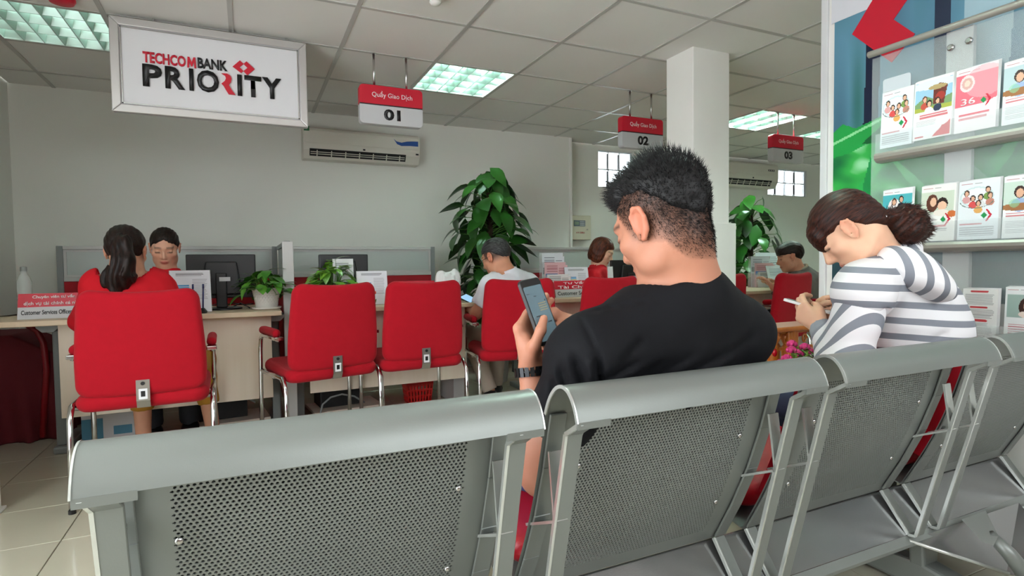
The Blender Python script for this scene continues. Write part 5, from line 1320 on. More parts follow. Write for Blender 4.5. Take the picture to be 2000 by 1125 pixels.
# ================================================================== PEOPLE: shared anatomy
M_skin = mat('skin', None, 0.5, attr='col', sss=0.12, bump=0.12, bscale=350, spec=0.35)
M_skin.node_tree.nodes['Principled BSDF'].inputs['Subsurface Radius'].default_value = (0.008, 0.003, 0.002)
def frame_from(f, u=(0, 0, 1)):
    f = unit(f); s = unit(np.cross(f, u)); u2 = np.cross(s, f); return np.stack([s, f, u2], 1)
def cam_dir(r=0, f=0, u=0):
    """Direction given as right / away / up of the viewer, levelled."""
    fh = unit([FWD[0], FWD[1], 0]); rh = np.array([fh[1], -fh[0], 0]); return unit(rh * r + fh * f + np.array([0, 0, 1.0]) * u)
class Head:
    def __init__(s, c, f, roll=0.0, k=1.0, female=False):
        s.c = np.asarray(c, float); s.M = frame_from(f); s.k = k; s.fem = female
        if roll:
            cr, sr = math.cos(roll), math.sin(roll); a, b, u = s.M.T
            s.M = np.stack([a * cr + u * sr, b, -a * sr + u * cr], 1)
    def loc(s, P): return ((P - s.c.astype(np.float32)) @ s.M.astype(np.float32)) / s.k
    def w(s, x, y, z): return s.c + s.M @ (np.array([x, y, z]) * s.k)
    def sdf(s, P):
        q = s.loc(P); ax = np.abs(q[:, 0]); qm = np.stack([ax, q[:, 1], q[:, 2]], 1)
        jw = 0.0 if not s.fem else -0.004
        d = ell(q, (0, -0.012, 0.034), (0.0745, 0.094, 0.084))
        d = smin(d, ell(q, (0, 0.026, -0.035), (0.061 + jw, 0.064, 0.082)), 0.03)
        d = smin(d, ell(q, (0, 0.060, -0.096), (0.030 + jw, 0.024, 0.020)), 0.03)
        d = smin(d, ell(qm, (0.056 + jw, 0.012, -0.068), (0.014, 0.030, 0.024)), 0.03)      # jaw corner
        d = smin(d, ell(qm, (0.046, 0.052, -0.022), (0.022, 0.024, 0.018)), 0.022)          # cheek bone
        d = smin(d, cap(qm, (0.0, 0.083, 0.026), (0.036, 0.076, 0.024), 0.010), 0.02)       # brow
        d = smax(d, -ell(qm, (0.032, 0.097, 0.002), (0.019, 0.014, 0.011)), 0.012)          # sockets
        d = smin(d, ell(qm, (0.032, 0.0755, 0.000), (0.0145, 0.0125, 0.0115)), 0.004)       # eyeballs under lids
        nose = smin(cap(q, (0, 0.086, 0.010), (0, 0.106, -0.030), 0.0065, 0.0105), cap(qm, (0.0, 0.098, -0.036), (0.012, 0.092, -0.037), 0.0085, 0.0075), 0.008)
        d = smin(d, nose, 0.010)
        d = smin(d, ell(q, (0, 0.083, -0.062), (0.023, 0.0125, 0.0065)), 0.006); d = smin(d, ell(q, (0, 0.081, -0.072), (0.020, 0.0125, 0.0068)), 0.006)
        # ears
        he = [(0.074, 0.010, -0.028), (0.0765, 0.012, -0.005), (0.080, 0.010, 0.016), (0.083, -0.003, 0.028), (0.085, -0.017, 0.022), (0.084, -0.020, 0.004), (0.080, -0.013, -0.018), (0.077, 0.000, -0.032)]
        ear = chain(qm, he, [0.0045, 0.0042, 0.0044, 0.0046, 0.0046, 0.0044, 0.0042, 0.0058], 0.004)
        ear = smin(ear, ell(qm, (0.0765, -0.006, -0.001), (0.004, 0.015, 0.026)), 0.006)
        ear = smin(ear, ell(qm, (0.0775, 0.009, -0.008), (0.004, 0.004, 0.006)), 0.004)
        ear = smin(ear, chain(qm, [(0.079, -0.008, 0.014), (0.081, -0.012, 0.0), (0.079, -0.006, -0.016)], [0.003, 0.0034, 0.003], 0.003), 0.004)
        d = smin(d, ear, 0.004)
        return d * s.k
    def paint(s, P, skin, lips=None, hair=None, fade=None, brow='#241c18', eyes=True):
        """Natural colouring of the skin: lips, brows, lashes, ear blush, cropped hair."""
        q = s.loc(P); ax = np.abs(q[:, 0]); base = np.array(srgb(skin)); n = len(P)
        C = np.tile(base, (n, 1)); near = np.linalg.norm(q, axis=1) < 0.2
        nz = hash_noise(P, 60, 5) * 0.04; C *= (1 + nz)[:, None]
        def blend(m, col): C[:] = C * (1 - m[:, None]) + np.array(srgb(col)) * m[:, None]
        blend(near * 0.25 * np.exp(-(((ax - 0.04) / 0.02) ** 2 + ((q[:, 2] + 0.03) / 0.02) ** 2)) * (q[:, 1] > 0.03), '#d0785f')
        blend(near * 0.35 * np.clip((ax - 0.077) / 0.004, 0, 1) * (np.abs(q[:, 2]) < 0.05), '#d8755c')
        if lips: blend(near * (q[:, 1] > 0.07) * np.clip(1.5 - ((q[:, 0] / 0.023) ** 2 + ((q[:, 2] + 0.067) / 0.0115) ** 2), 0, 1) * 0.75, lips)
        blend(near * (q[:, 1] > 0.06) * (np.abs(q[:, 0]) < 0.022) * np.exp(-((q[:, 2] + 0.067) / 0.0018) ** 2) * 0.6, '#5a2a22')
        if eyes:
            arch = 0.024 + 0.004 * np.cos((ax - 0.03) / 0.02 * 1.4)
            blend(near * (q[:, 1] > 0.05) * (ax > 0.013) * (ax < 0.052) * np.exp(-((q[:, 2] - arch) / 0.0042) ** 2) * 0.85, brow)
            blend(near * (q[:, 1] > 0.05) * (ax > 0.018) * (ax < 0.047) * np.exp(-((q[:, 2] + 0.002 + 0.15 * np.abs(ax - 0.032)) / 0.0042) ** 2) * 0.95, '#1c1412')
        if fade is not None:
            a = fade(q); blend(near * a, hair)
        return C
def near(P, c, r0, fn, mg=0.05):
    """Evaluate fn only inside a sphere; outside, the distance to that sphere is a safe bound."""
    dist = np.linalg.norm(P - np.asarray(c, np.float32), axis=1); d = dist - r0; m = d < mg
    if m.any(): d[m] = fn(P[m])
    return d
def limb(P, a, b, c, r, k=0.03): return smin(cap(P, a, b, r[0], r[1]), cap(P, b, c, r[1] * 1.02, r[2]), k)
def hand_sdf(P, w, d, n, side, curls, thumb, k=1.0, spread=0.06, lean=0.0):
    """w wrist, d wrist->knuckles, n out of the palm, side = towards the thumb. curls: per finger (mcp, pip, dip) in radians; thumb: three local points."""
    d = unit(d); n = unit(n - d * np.dot(n, d)); s = np.cross(d, n); s = s if np.dot(s, side) > 0 else -s
    L = lambda a, b, c: w + (d * a + s * b + n * c) * k
    D = cap(P, L(-0.01, 0, 0), L(0.03, 0, 0.0), 0.023 * k, 0.020 * k)
    kn = [(0.088, 0.026), (0.092, 0.007), (0.087, -0.012), (0.078, -0.029)]
    for a, b in kn: D = smin(D, cap(P, L(0.012, b * 0.55, 0), L(a, b, -0.003), 0.0145 * k, 0.0108 * k), 0.012 * k)
    D = smin(D, ell(P, L(0.045, 0.018, 0.010), np.array([0.030, 0.016, 0.014]) * k, np.stack([d, s, n], 1)), 0.012 * k)
    ln = [(0.042, 0.025, 0.020), (0.046, 0.029, 0.021), (0.043, 0.027, 0.020), (0.034, 0.020, 0.018)]; fr = [0.0092, 0.0095, 0.0090, 0.0080]
    for i, (a, b) in enumerate(kn):
        p = L(a, b, -0.002); an = 0.0; fd0 = d + s * (spread * (1.5 - i) + lean); pts = [p]
        for j in range(3):
            an += curls[i][j]; v = unit(fd0) * math.cos(an) + n * math.sin(an); pts.append(pts[-1] + v * ln[i][j] * k)
        r = fr[i] * k; D = smin(D, chain(P, pts, [r * 1.08, r, r * 0.94, r * 0.82], 0.004 * k), 0.006 * k)
    tp = [L(*t) for t in thumb]
    D = smin(D, chain(P, tp, [0.0155 * k, 0.0118 * k, 0.0105 * k, 0.0085 * k][:len(tp)], 0.006 * k), 0.012 * k)
    return D
def torso_sdf(P, J, g=0.0, w=1.0, dpt=1.0, belly=0.0):
    ax = unit(J['shR'] - J['shL']); up = unit(J['neck'] - J['pelvis']); fw = unit(np.cross(up, ax)); ax = np.cross(fw, up); M = np.stack([ax, fw, up], 1)
    Ln = np.linalg.norm(J['neck'] - J['pelvis']); at = lambda t, o=0.0: J['pelvis'] + (J['neck'] - J['pelvis']) * t + fw * o
    d = ell(P, at(0.70, J.get('hunch', 0.0)), (0.158 * w + g, 0.108 * dpt + g, Ln * 0.36 + g), M)
    d = smin(d, ell(P, at(0.36, belly * 0.5), (0.142 * w + g, 0.103 * dpt + belly * 0.5 + g, Ln * 0.36 + g), M), 0.06)
    d = smin(d, ell(P, at(0.04), (0.162 * w + g, 0.125 * dpt + g, 0.125 + g), M), 0.06)
    sm = (J['shL'] + J['shR']) / 2
    d = smin(d, cap(P, J['shL'], J['shR'], 0.052 * dpt + g), 0.05)
    for sh in (J['shL'], J['shR']): d = smin(d, cap(P, J['neck'] + up * 0.012, sh * 0.8 + J['neck'] * 0.2 + up * 0.012, 0.040 + g, 0.040 + g), 0.05)
    return d
def strands_mesh(name, roots, dirs, lens, rad, m, parent, seg=2, bend=None):
    """Single hairs as thin tapered three-sided spikes."""
    n = len(roots); roots = np.asarray(roots); dirs = np.asarray(dirs); dirs = dirs / np.linalg.norm(dirs, axis=1)[:, None]
    a = np.cross(dirs, np.array([0.31, 0.52, 0.79])); a /= np.linalg.norm(a, axis=1)[:, None]; b = np.cross(dirs, a)
    V = []; 
    for k in range(seg + 1):
        t = k / seg; c = roots + dirs * (lens * t)[:, None]
        if bend is not None: c = c + bend * ((lens * t * t)[:, None])
        if k < seg:
            r = rad * (1 - 0.75 * t)
            for j in range(3):
                an = 2 * PI * j / 3; V.append(c + (a * math.cos(an) + b * math.sin(an)) * r)
        else: V.append(c)
    V = np.stack(V, 1); m_ = V.shape[1]; off = (np.arange(n) * m_)[:, None]; F = []
    for k in range(seg - 1):
        for j in range(3):
            q = [k * 3 + j, k * 3 + (j + 1) % 3, (k + 1) * 3 + (j + 1) % 3, (k + 1) * 3 + j]; F.append(off + np.array([q[0], q[1], q[2]])); F.append(off + np.array([q[0], q[2], q[3]]))
    for j in range(3): F.append(off + np.array([(seg - 1) * 3 + j, (seg - 1) * 3 + (j + 1) % 3, seg * 3]))
    o = np_mesh(name, V.reshape(-1, 3), np.concatenate(F), m, parent, smooth=True)
    o['kind'] = 'stuff'
    return o
def hair_material(name, c1, c2, sx=260, rough=0.35):
    """Streaked hair colour following attribute 'flow' (across-strand coordinate)."""
    m = mat(name, c1, 0.48, var=0.0, spec=0.25)
    nt = m.node_tree; N = nt.nodes; L = nt.links; b = N['Principled BSDF']
    at = N.new('ShaderNodeAttribute'); at.attribute_name = 'flow'
    nz = N.new('ShaderNodeTexNoise'); nz.inputs['Scale'].default_value = 1.0; nz.inputs['Detail'].default_value = 4
    mx = N.new('ShaderNodeMix'); mx.data_type = 'RGBA'; mx.inputs[6].default_value = srgb(c1) + (1,); mx.inputs[7].default_value = srgb(c2) + (1,)
    rp = N.new('ShaderNodeMapRange'); rp.inputs[1].default_value = 0.35; rp.inputs[2].default_value = 0.7
    L.new(at.outputs['Vector'], nz.inputs['Vector']); L.new(nz.outputs[0], rp.inputs[0]); L.new(rp.outputs[0], mx.inputs[0]); L.new(mx.outputs[2], b.inputs['Base Color'])
    bp = N.new('ShaderNodeBump'); bp.inputs['Strength'].default_value = 0.5; bp.inputs['Distance'].default_value = 0.003; L.new(nz.outputs[0], bp.inputs['Height']); L.new(bp.outputs[0], b.inputs['Normal'])
    return m
def set_flow(o, F3):
    a = o.data.attributes.new('flow', 'FLOAT_VECTOR', 'POINT'); a.data.foreach_set('vector', np.asarray(F3, np.float32).ravel())
def bbox(pts, m): pts = np.array(pts); return pts.min(0) - m, pts.max(0) + m
def to_local(o, base):
    o.location = tuple(-np.asarray(base)); return o

# ================================================================== MAN IN BLACK T-SHIRT (foreground)
def torus(P, c, n, R, r):
    q = P - np.asarray(c, np.float32); n = np.asarray(n, np.float32); h = q @ n; rad = np.linalg.norm(q - h[:, None] * n, axis=1)
    return np.sqrt((rad - R) ** 2 + h * h) - r
def creases(P, d, segs):
    for a, b, w, dep in segs: d = d + dep * np.exp(-(cap(P, a, b, 0.0) / w) ** 2)
    return d
D2 = at_d
mb_base = np.array([0.78, 1.18, 0.0])
J = dict(neck=D2(1347, 580, 1.14), shL=D2(1152, 697, 1.07), shR=D2(1437, 655, 1.26), pelvis=np.array([0.80, 1.17, 0.53]))
J['elL'] = D2(1060, 925, 1.14); J['wrL'] = D2(1039, 722, 1.17)
J['elR'] = np.array([1.02, 1.30, 0.70]); J['wrR'] = D2(1148, 640, 1.27)
J['hipL'] = J['pelvis'] + np.array([-0.09, 0.02, -0.02]); J['hipR'] = J['pelvis'] + np.array([0.10, 0.0, -0.02])
J['knL'] = np.array([0.52, 1.60, 0.50]); J['knR'] = np.array([1.0, 1.62, 0.50])
J['anL'] = np.array([0.50, 1.66, 0.09]); J['anR'] = np.array([0.98, 1.68, 0.09])
hd = Head(D2(1294, 437, 1.135), cam_dir(-math.sin(R_(40)), math.cos(R_(40)), -0.42), roll=0.03, k=1.02)
# phone first: its frame fixes the grip
phW = cam_dir(0.60, 0.79, 0.10); phL = cam_dir(-0.30, 0.16, 0.93); phL = unit(phL - phW * np.dot(phL, phW)); phN = unit(np.cross(phW, phL))
if np.dot(phN, FWD) > 0: phN = -phN
hLd = cam_dir(-0.10, 0.10, 0.99); hLn = unit(phN - hLd * np.dot(phN, hLd)); hLs = cam_dir(-0.6, -0.79, 0)
PHc = J['wrL'] + hLd * 0.118 + hLn * 0.029 - hLs * 0.010
def hL_fn(P):
    return hand_sdf(P, J['wrL'], hLd, hLn, hLs, [(0.0, 0.10, 0.1), (0.0, 0.12, 0.2), (0.0, 0.15, 0.3), (0.05, 0.2, 0.3)],
                    [(0.020, 0.016, 0.012), (0.050, 0.030, 0.036), (0.080, 0.020, 0.050), (0.102, 0.002, 0.047)], 1.0, lean=-1.3)
def hR_fn(P):
    return hand_sdf(P, J['wrR'], cam_dir(-0.93, -0.15, 0.25), cam_dir(-0.2, -0.4, -0.8), cam_dir(-0.1, -0.95, 0.1),
                    [(0.25, 0.35, 0.25), (0.7, 0.9, 0.6), (0.8, 1.0, 0.6), (0.9, 1.0, 0.6)],
                    [(0.02, 0.022, 0.004), (0.048, 0.040, 0.012), (0.072, 0.036, 0.022), (0.090, 0.026, 0.028)], 0.95)
def body_mb(P):
    d = near(P, hd.c, 0.15, hd.sdf)
    d = smin(d, cap(P, hd.w(0, -0.030, -0.045), J['neck'], 0.056, 0.060), 0.03)
    d = smin(d, torso_sdf(P, J, -0.004, 1.08, 1.05, 0.02), 0.04)
    d = smin(d, limb(P, J['shL'], J['elL'], J['wrL'], (0.050, 0.040, 0.0265)), 0.03)
    d = smin(d, ell(P, J['elL'] * 0.7 + J['wrL'] * 0.3, (0.042, 0.042, 0.06)), 0.04)
    d = smin(d, limb(P, J['shR'], J['elR'], J['wrR'], (0.050, 0.040, 0.0265)), 0.03)
    for s in 'LR':
        d = smin(d, limb(P, J['hip' + s], J['kn' + s], J['an' + s], (0.080, 0.056, 0.038)), 0.03)
        d = smin(d, cap(P, J['an' + s] + [0, 0.0, -0.05], J['an' + s] + [0, 0.15, -0.06], 0.036, 0.028), 0.03)
    d = smin(d, near(P, J['wrL'] + [0, 0, 0.09], 0.13, hL_fn), 0.012); d = smin(d, near(P, J['wrR'], 0.20, hR_fn), 0.012)
    return d
lo, hi = bbox([hd.c, J['elL'], J['knL'], J['knR'], J['anL'] * 1 + [0, 0.2, 0], J['shR'], J['shL'], PHc], 0.13); lo[2] = 0.0
V, Q = grow(body_mb, lo, hi, 0.0046)
def top_line(q):
    """height above which the long hair starts, by position front/back"""
    return np.interp(q[:, 1], [-0.12, -0.098, -0.085, -0.06, -0.02, 0.03, 0.06, 0.09], [-0.10, -0.080, -0.050, 0.0, 0.048, 0.056, 0.046, 0.050]).astype(np.float32)
def fade_mb(q):
    # cropped sides: full under the thick top, dying out towards the ear, the temple and the nape
    edge = np.interp(q[:, 1], [-0.11, -0.08, -0.045, -0.03, 0.02, 0.045, 0.06], [-0.125, -0.118, -0.092, -0.052, -0.030, -0.012, 0.03])
    a = np.clip((q[:, 2] - edge) / np.maximum(top_line(q) - edge, 0.02), 0, 1) ** 0.36
    front = np.clip((0.064 - 0.35 * np.clip(0.06 - q[:, 2], 0, 1) - q[:, 1]) / 0.014, 0, 1)
    ear = np.clip((np.abs(q[:, 0]) - 0.0765) / 0.003, 0, 1) * ((np.abs(q[:, 1] + 0.004) < 0.026) & (np.abs(q[:, 2]) < 0.045))
    return np.clip(a * front * 0.985, 0, 0.985) * (1 - ear) * (0.86 + 0.14 * (hash_noise(q * 1.0, 420, 3)))
BV = V.copy()
mb = thing('person', 'man in a black t-shirt holding a phone, foreground bench', 'person', mb_base)
C = hd.paint(V, '#b88067', lips='#b86a5c', hair='#15110f', fade=fade_mb)
to_local(np_mesh('body', V, Q, M_skin, mb, colors=C), mb_base)
# shirt
M_tee = mat('black_jersey', '#0d0e12', 0.75, var=0.12, vscale=25, bump=0.25, bscale=900, spec=0.2)
slv = unit(J['elL'] - J['shL']); slvR = unit(J['elR'] - J['shR']); tcut = 0.60 * np.linalg.norm(J['elL'] - J['shL'])
nkn = cam_dir(-0.34, 0.22, 0.92)
nkc = J['neck'] + nkn * 0.030
def tee(P):
    d = torso_sdf(P, J, 0.014, 1.14, 1.12, 0.02)
    d = smin(d, cap(P, J['shL'], J['elL'], 0.070, 0.078), 0.05); d = smin(d, cap(P, J['shR'], J['elR'], 0.070, 0.076), 0.05)
    a, b = (P - J['shL'].astype(np.float32)) @ slv.astype(np.float32), (P - J['shR'].astype(np.float32)) @ slvR.astype(np.float32)
    # folds
    x = P @ cam_dir(0.8, 0, -0.6).astype(np.float32)
    d = d + 0.005 * np.sin(x * 95 + 3 * hash_noise(P, 9, 4)) * np.clip(0.93 - P[:, 2], 0, 0.2) * 4 * (0.5 + 0.5 * hash_noise(P, 11, 8)) + 0.003 * hash_noise(P, 16, 2)
    # folds of the cloth at the back of the sleeve and across the shoulder blades
    q3 = (P - np.array([0, 0, H], np.float32)) @ RC.astype(np.float32); U = 1000 + F * q3[:, 0] / q3[:, 1]; Vv = 562.5 - F * q3[:, 2] / q3[:, 1]; near_ = 1 / (1 + np.exp((q3[:, 1] - 1.16) * 60))
    for (x0, y0, x1, y1, wd_, dp_) in FOLDS:
        ex, ey = x1 - x0, y1 - y0; tt = np.clip(((U - x0) * ex + (Vv - y0) * ey) / (ex * ex + ey * ey), 0, 1); dd_ = np.hypot(U - x0 - tt * ex, Vv - y0 - tt * ey)
        d = d + 1.7 * dp_ * np.exp(-(dd_ / wd_) ** 2) * near_ * np.clip(4 * tt * (1 - tt) + 0.25, 0, 1)
    nearL = np.linalg.norm(P - (J['elL'] * 0.75 + J['shL'] * 0.25).astype(np.float32), axis=1) < 0.19
    d = np.where(nearL & (P[:, 2] < J['shL'][2] - 0.05), np.maximum(d, np.where(cap(P, J['shL'], J['elL'], 0.095) < 0, a - tcut, -1)), d)
    nearR = cap(P, J['shR'] * 0.3 + J['elR'] * 0.7, J['elR'] * 1.4 - J['shR'] * 0.4, 0.10) < 0
    d = np.where(nearR, np.maximum(d, b - 0.62 * np.linalg.norm(J['elR'] - J['shR'])), d)
    h = (P - nkc.astype(np.float32)) @ nkn.astype(np.float32)
    dn_ = np.linalg.norm(P - nkc.astype(np.float32), axis=1)
    d = np.where(dn_ < 0.2, smax(d, h - 1.6 * np.clip(dn_ - 0.088, 0, 1), 0.012), d)
    return np.maximum(d, 0.455 - P[:, 2])
FOLDS = [(1133, 618, 1168, 690, 4, 0.004), (1168, 690, 1176, 800, 7, 0.011), (1118, 690, 1150, 780, 9, 0.009), (1092, 710, 1118, 800, 9, 0.008), (1075, 740, 1092, 800, 8, 0.006), (1150, 700, 1160, 770, 6, -0.005),
         (1180, 745, 1250, 705, 8, 0.006), (1190, 770, 1310, 700, 9, 0.006), (1240, 760, 1360, 690, 9, 0.005), (1300, 750, 1420, 690, 9, 0.005), (1380, 745, 1460, 700, 8, 0.005), (1205, 720, 1260, 660, 9, 0.004), (1410, 700, 1480, 650, 8, 0.004), (1133, 614, 1285, 582, 2.5, 0.0025)]
lo, hi = bbox([J['shL'], J['shR'], J['elL'], J['elR'], J['pelvis'], nkc], 0.14); lo[2] = 0.44
V, Q = grow(tee, lo, hi, 0.0055)
to_local(np_mesh('t_shirt', V, Q, M_tee, mb), mb_base)
V, Q = grow(lambda P: torus(P, nkc + nkn * 0.006, nkn, 0.0655, 0.0085), nkc - 0.1, nkc + 0.1, 0.004)
to_local(np_mesh('collar', V, Q, mat('black_rib', '#17181c', 0.85, var=0.1, bump=0.5, bscale=1200), mb), mb_base)
# shorts
M_denim = mat('blue_shorts', '#3b5e93', 0.8, var=0.25, vscale=40, bump=0.3, bscale=500)
def shorts(P):
    d = ell(P, J['pelvis'] + [0, 0.0, -0.02], (0.185, 0.145, 0.125))
    for s in 'LR': d = smin(d, cap(P, J['hip' + s], J['hip' + s] * 0.12 + J['kn' + s] * 0.88, 0.098, 0.088), 0.04)
    d = d + 0.004 * hash_noise(P, 20, 3)
    return np.maximum(d, P[:, 1] - 1.55)
lo, hi = bbox([J['pelvis'], J['knL'], J['knR']], 0.16)
V, Q = grow(shorts, lo, hi, 0.009); to_local(np_mesh('shorts', V, Q, M_denim, mb), mb_base)
for s in 'LR':
    a = J['an' + s]
    def shoe(P, a=a): return np.maximum(smin(cap(P, a + [0, -0.02, -0.045], a + [0, 0.15, -0.062], 0.044, 0.034), cap(P, a + [0, -0.01, -0.02], a + [0, 0.02, -0.05], 0.042, 0.045), 0.03), 0.002 - P[:, 2])
    V, Q = grow(shoe, a - [0.07, 0.09, 0.09], a + [0.07, 0.22, 0.06], 0.008); to_local(np_mesh('shoe', V, Q, M_black, mb), mb_base)
# thick hair on top: a cap with single hairs standing out of it
M_hairblk = mat('hair_black', '#0d0c0d', 0.55, var=0.3, vscale=80, spec=0.35)
def cap_mb(P):
    q = hd.loc(P)
    d = ell(q, (0, -0.014, 0.040), (0.0785, 0.0995, 0.0925)); d = smin(d, ell(q, (0, 0.045, 0.088), (0.052, 0.040, 0.030)), 0.03)
    d = d - 0.0025 * hash_noise(P, 55, 2) - 0.002 * hash_noise(P, 120, 3)
    d = smax(d, (top_line(q) - q[:, 2]) * 0.6, 0.024)
    d = smax(d, (q[:, 1] - 0.090 + 0.6 * np.clip(0.07 - q[:, 2], 0, 1)), 0.012)
    return d * hd.k
lo, hi = hd.c - 0.16, hd.c + 0.18
V, Q = grow(cap_mb, lo, hi, 0.004)
hair = to_local(np_mesh('hair', V, Q, M_hairblk, mb), mb_base)
q = hd.loc(V.astype(np.float32)); g = q - np.array([0, -0.01, 0.02]); g /= np.linalg.norm(g, axis=1)[:, None]
sel = np.nonzero(q[:, 2] > top_line(q) - 0.004)[0]; idx = rng.choice(sel, 6500)
loc_d = g[idx] * 0.75 + np.array([0, 0.45, 0.35]) + rng.normal(0, 0.28, (len(idx), 3))
loc_d[:, 1] += 0.5 * np.clip(q[idx, 1] * 10, -0.6, 1)
ln = (0.010 + 0.020 * np.clip((q[idx, 2] - 0.03) / 0.09, 0, 1)) * rng.uniform(0.5, 1.15, len(idx))
ho = strands_mesh('hair_strands', V[idx] - loc_d @ hd.M.T * 0.003, loc_d @ hd.M.T, ln, 0.0008, M_hairblk, hair)
# stubble of the faded sides
qv = hd.loc(BV); fa = fade_mb(qv) * (np.linalg.norm(qv, axis=1) < 0.16); pr_ = np.clip((fa - 0.25) * 1.6, 0, 1) * (qv[:, 2] < top_line(qv) + 0.055); pr_ = pr_ / pr_.sum()
ii = rng.choice(len(BV), 12000, p=pr_); gd = qv[ii] - np.array([0, -0.01, 0.02]); gd /= np.linalg.norm(gd, axis=1)[:, None]; gd = gd * 0.55 + np.array([0, -0.25, -0.75]) + rng.normal(0, 0.2, (12000, 3))
strands_mesh('cropped_hair', BV[ii] + rng.normal(0, 0.0012, (12000, 3)), gd @ hd.M.T, (0.002 + 0.006 * fa[ii]) * rng.uniform(0.6, 1.2, 12000), 0.00035, M_hairblk, hair)
# wrist watch
wd = unit(J['elL'] - J['wrL']); wc = J['wrL'] + wd * 0.004; wu = unit(np.cross(wd, cam_dir(0, -1, 0))); wv = np.cross(wd, wu)
wt = MB().tube([wc + (wu * math.cos(t) * 0.0325 + wv * math.sin(t) * 0.0285) for t in np.linspace(0, 2 * PI, 24, endpoint=False)], 0.0035, 8, closed=True).build('wristwatch', M_black, mb, smooth=True); to_local(wt, mb_base)
M_link = mat('watch_link', '#2b2c2e', 0.25, metal=0.8)
for k in range(20):
    t = 2 * PI * k / 20; r_ = wu * math.cos(t) * 0.0345 + wv * math.sin(t) * 0.0305; ta = unit(-wu * math.sin(t) * 0.0345 + wv * math.cos(t) * 0.0305)
    MB().obox(wc + r_, ta, unit(r_), wd, 0.0042, 0.0022, 0.0095).build('watch_link', M_link, wt)
cs = MB().cyl(wc - wu * 0.034, wc - wu * 0.044, 0.018, 20).build('watch_case', M_steel, wt, smooth=True, auto=40)
# phone held
def phone(name, c, aw, al, an, W, L, T, m_body, label, lit, bars):
    t = thing(name, label, 'phone', c)
    rr = rounded_rect(-W / 2, W / 2, -L / 2, L / 2, 0.011, 5)
    def slab(pts, n0, n1, nm, m, par=t):
        n = len(pts); vs = [aw * x + al * y + an * n0 for x, y in pts] + [aw * x + al * y + an * n1 for x, y in pts]
        fs = [tuple(range(n - 1, -1, -1)), tuple(range(n, 2 * n))] + [(i, (i + 1) % n, n + (i + 1) % n, n + i) for i in range(n)]
        return MB().add(vs, fs).build(nm, m, par)
    b = slab(rr, -T / 2, T / 2, 'case', m_body); bm = b.modifiers.new('bevel', 'BEVEL'); bm.width = 0.0015; bm.segments = 2; bm.angle_limit = R_(50)
    s = slab(rounded_rect(-W / 2 + 0.004, W / 2 - 0.004, -L / 2 + 0.008, L / 2 - 0.016, 0.004, 3), T / 2 - 0.0002, T / 2 + 0.0003, 'screen', lit)
    for (x0, x1, y0, y1, m) in bars: slab([(x0 * W, y0 * L), (x1 * W, y0 * L), (x1 * W, y1 * L), (x0 * W, y1 * L)], T / 2 + 0.0003, T / 2 + 0.0005, 'screen_text', m, s)
    return t
M_scr = mat('phone_screen', '#4a5a62', 0.15, emit='#5b7078', estr=0.35)
M_bub = mat('chat_bubble', '#8c8466', 0.4, emit='#8c8466', estr=0.15); M_txt2 = mat('chat_text', '#39444a', 0.4)
phone('smartphone', PHc, phW, phL, phN, 0.072, 0.140, 0.008, M_black, 'black smartphone in the left hand of the man in black', M_scr,
      [(-0.02, 0.36, 0.10 - 0.035 * k, 0.115 - 0.035 * k, M_bub) for k in range(4)] + [(-0.40, -0.25, 0.27, 0.28, M_txt2), (-0.3, -0.05, -0.08, -0.065, M_txt2), (0.15, 0.35, -0.20, -0.18, M_txt2), (-0.1, 0.02, 0.22, 0.23, M_txt2), (0.34, 0.40, 0.13, 0.15, M_ink)])

# ================================================================== WOMAN IN THE STRIPED HOODED TOP (bench, right)
def stripe_mat(name, c1, c2, frac):
    m = mat(name, c1, 0.8, var=0.0, bump=0.2, bscale=900, spec=0.2); nt = m.node_tree; N = nt.nodes; L = nt.links; b = N['Principled BSDF']
    a = N.new('ShaderNodeAttribute'); a.attribute_name = 'stripe'
    fr = N.new('ShaderNodeMath'); fr.operation = 'FRACT'; lt = N.new('ShaderNodeMath'); lt.operation = 'LESS_THAN'; lt.inputs[1].default_value = frac
    mx = N.new('ShaderNodeMix'); mx.data_type = 'RGBA'; mx.inputs[6].default_value = srgb(c1) + (1,); mx.inputs[7].default_value = srgb(c2) + (1,)
    L.new(a.outputs['Fac'], fr.inputs[0]); L.new(fr.outputs[0], lt.inputs[0]); L.new(lt.outputs[0], mx.inputs[0]); L.new(mx.outputs[2], b.inputs['Base Color'])
    return m
def set_stripe(o, v): a = o.data.attributes.new('stripe', 'FLOAT', 'POINT'); a.data.foreach_set('value', np.asarray(v, np.float32))
M_str = stripe_mat('striped_jersey', '#f4f4f6', '#8d929b', 0.40)
M_gjer = mat('grey_jersey', '#9a9fa8', 0.85, var=0.06, bump=0.2, bscale=700)
ws_base = np.array([1.97, 1.14, 0.0])
K = dict(neck=D2(1738, 520, 1.74), shL=D2(1684, 572, 1.60), shR=D2(1783, 560, 1.88), pelvis=np.array([1.98, 1.14, 0.52]))
K['elL'] = D2(1650, 708, 1.60); K['wrL'] = D2(1604, 640, 1.72); K['elR'] = D2(1690, 690, 1.98); K['wrR'] = D2(1640, 625, 1.88)
K['hipL'] = K['pelvis'] + [-0.09, 0.03, -0.03]; K['hipR'] = K['pelvis'] + [0.09, 0.03, -0.03]
K['knL'] = np.array([1.72, 1.58, 0.50]); K['knR'] = np.array([2.02, 1.62, 0.50]); K['anL'] = np.array([1.70, 1.62, 0.09]); K['anR'] = np.array([2.0, 1.66, 0.09])
hw = Head(D2(1658, 450, 1.70), cam_dir(-0.85 * 0.70, 0.53 * 0.70, -0.71), roll=0.0, k=0.97, female=True)
wphc = D2(1566, 594, 1.80)
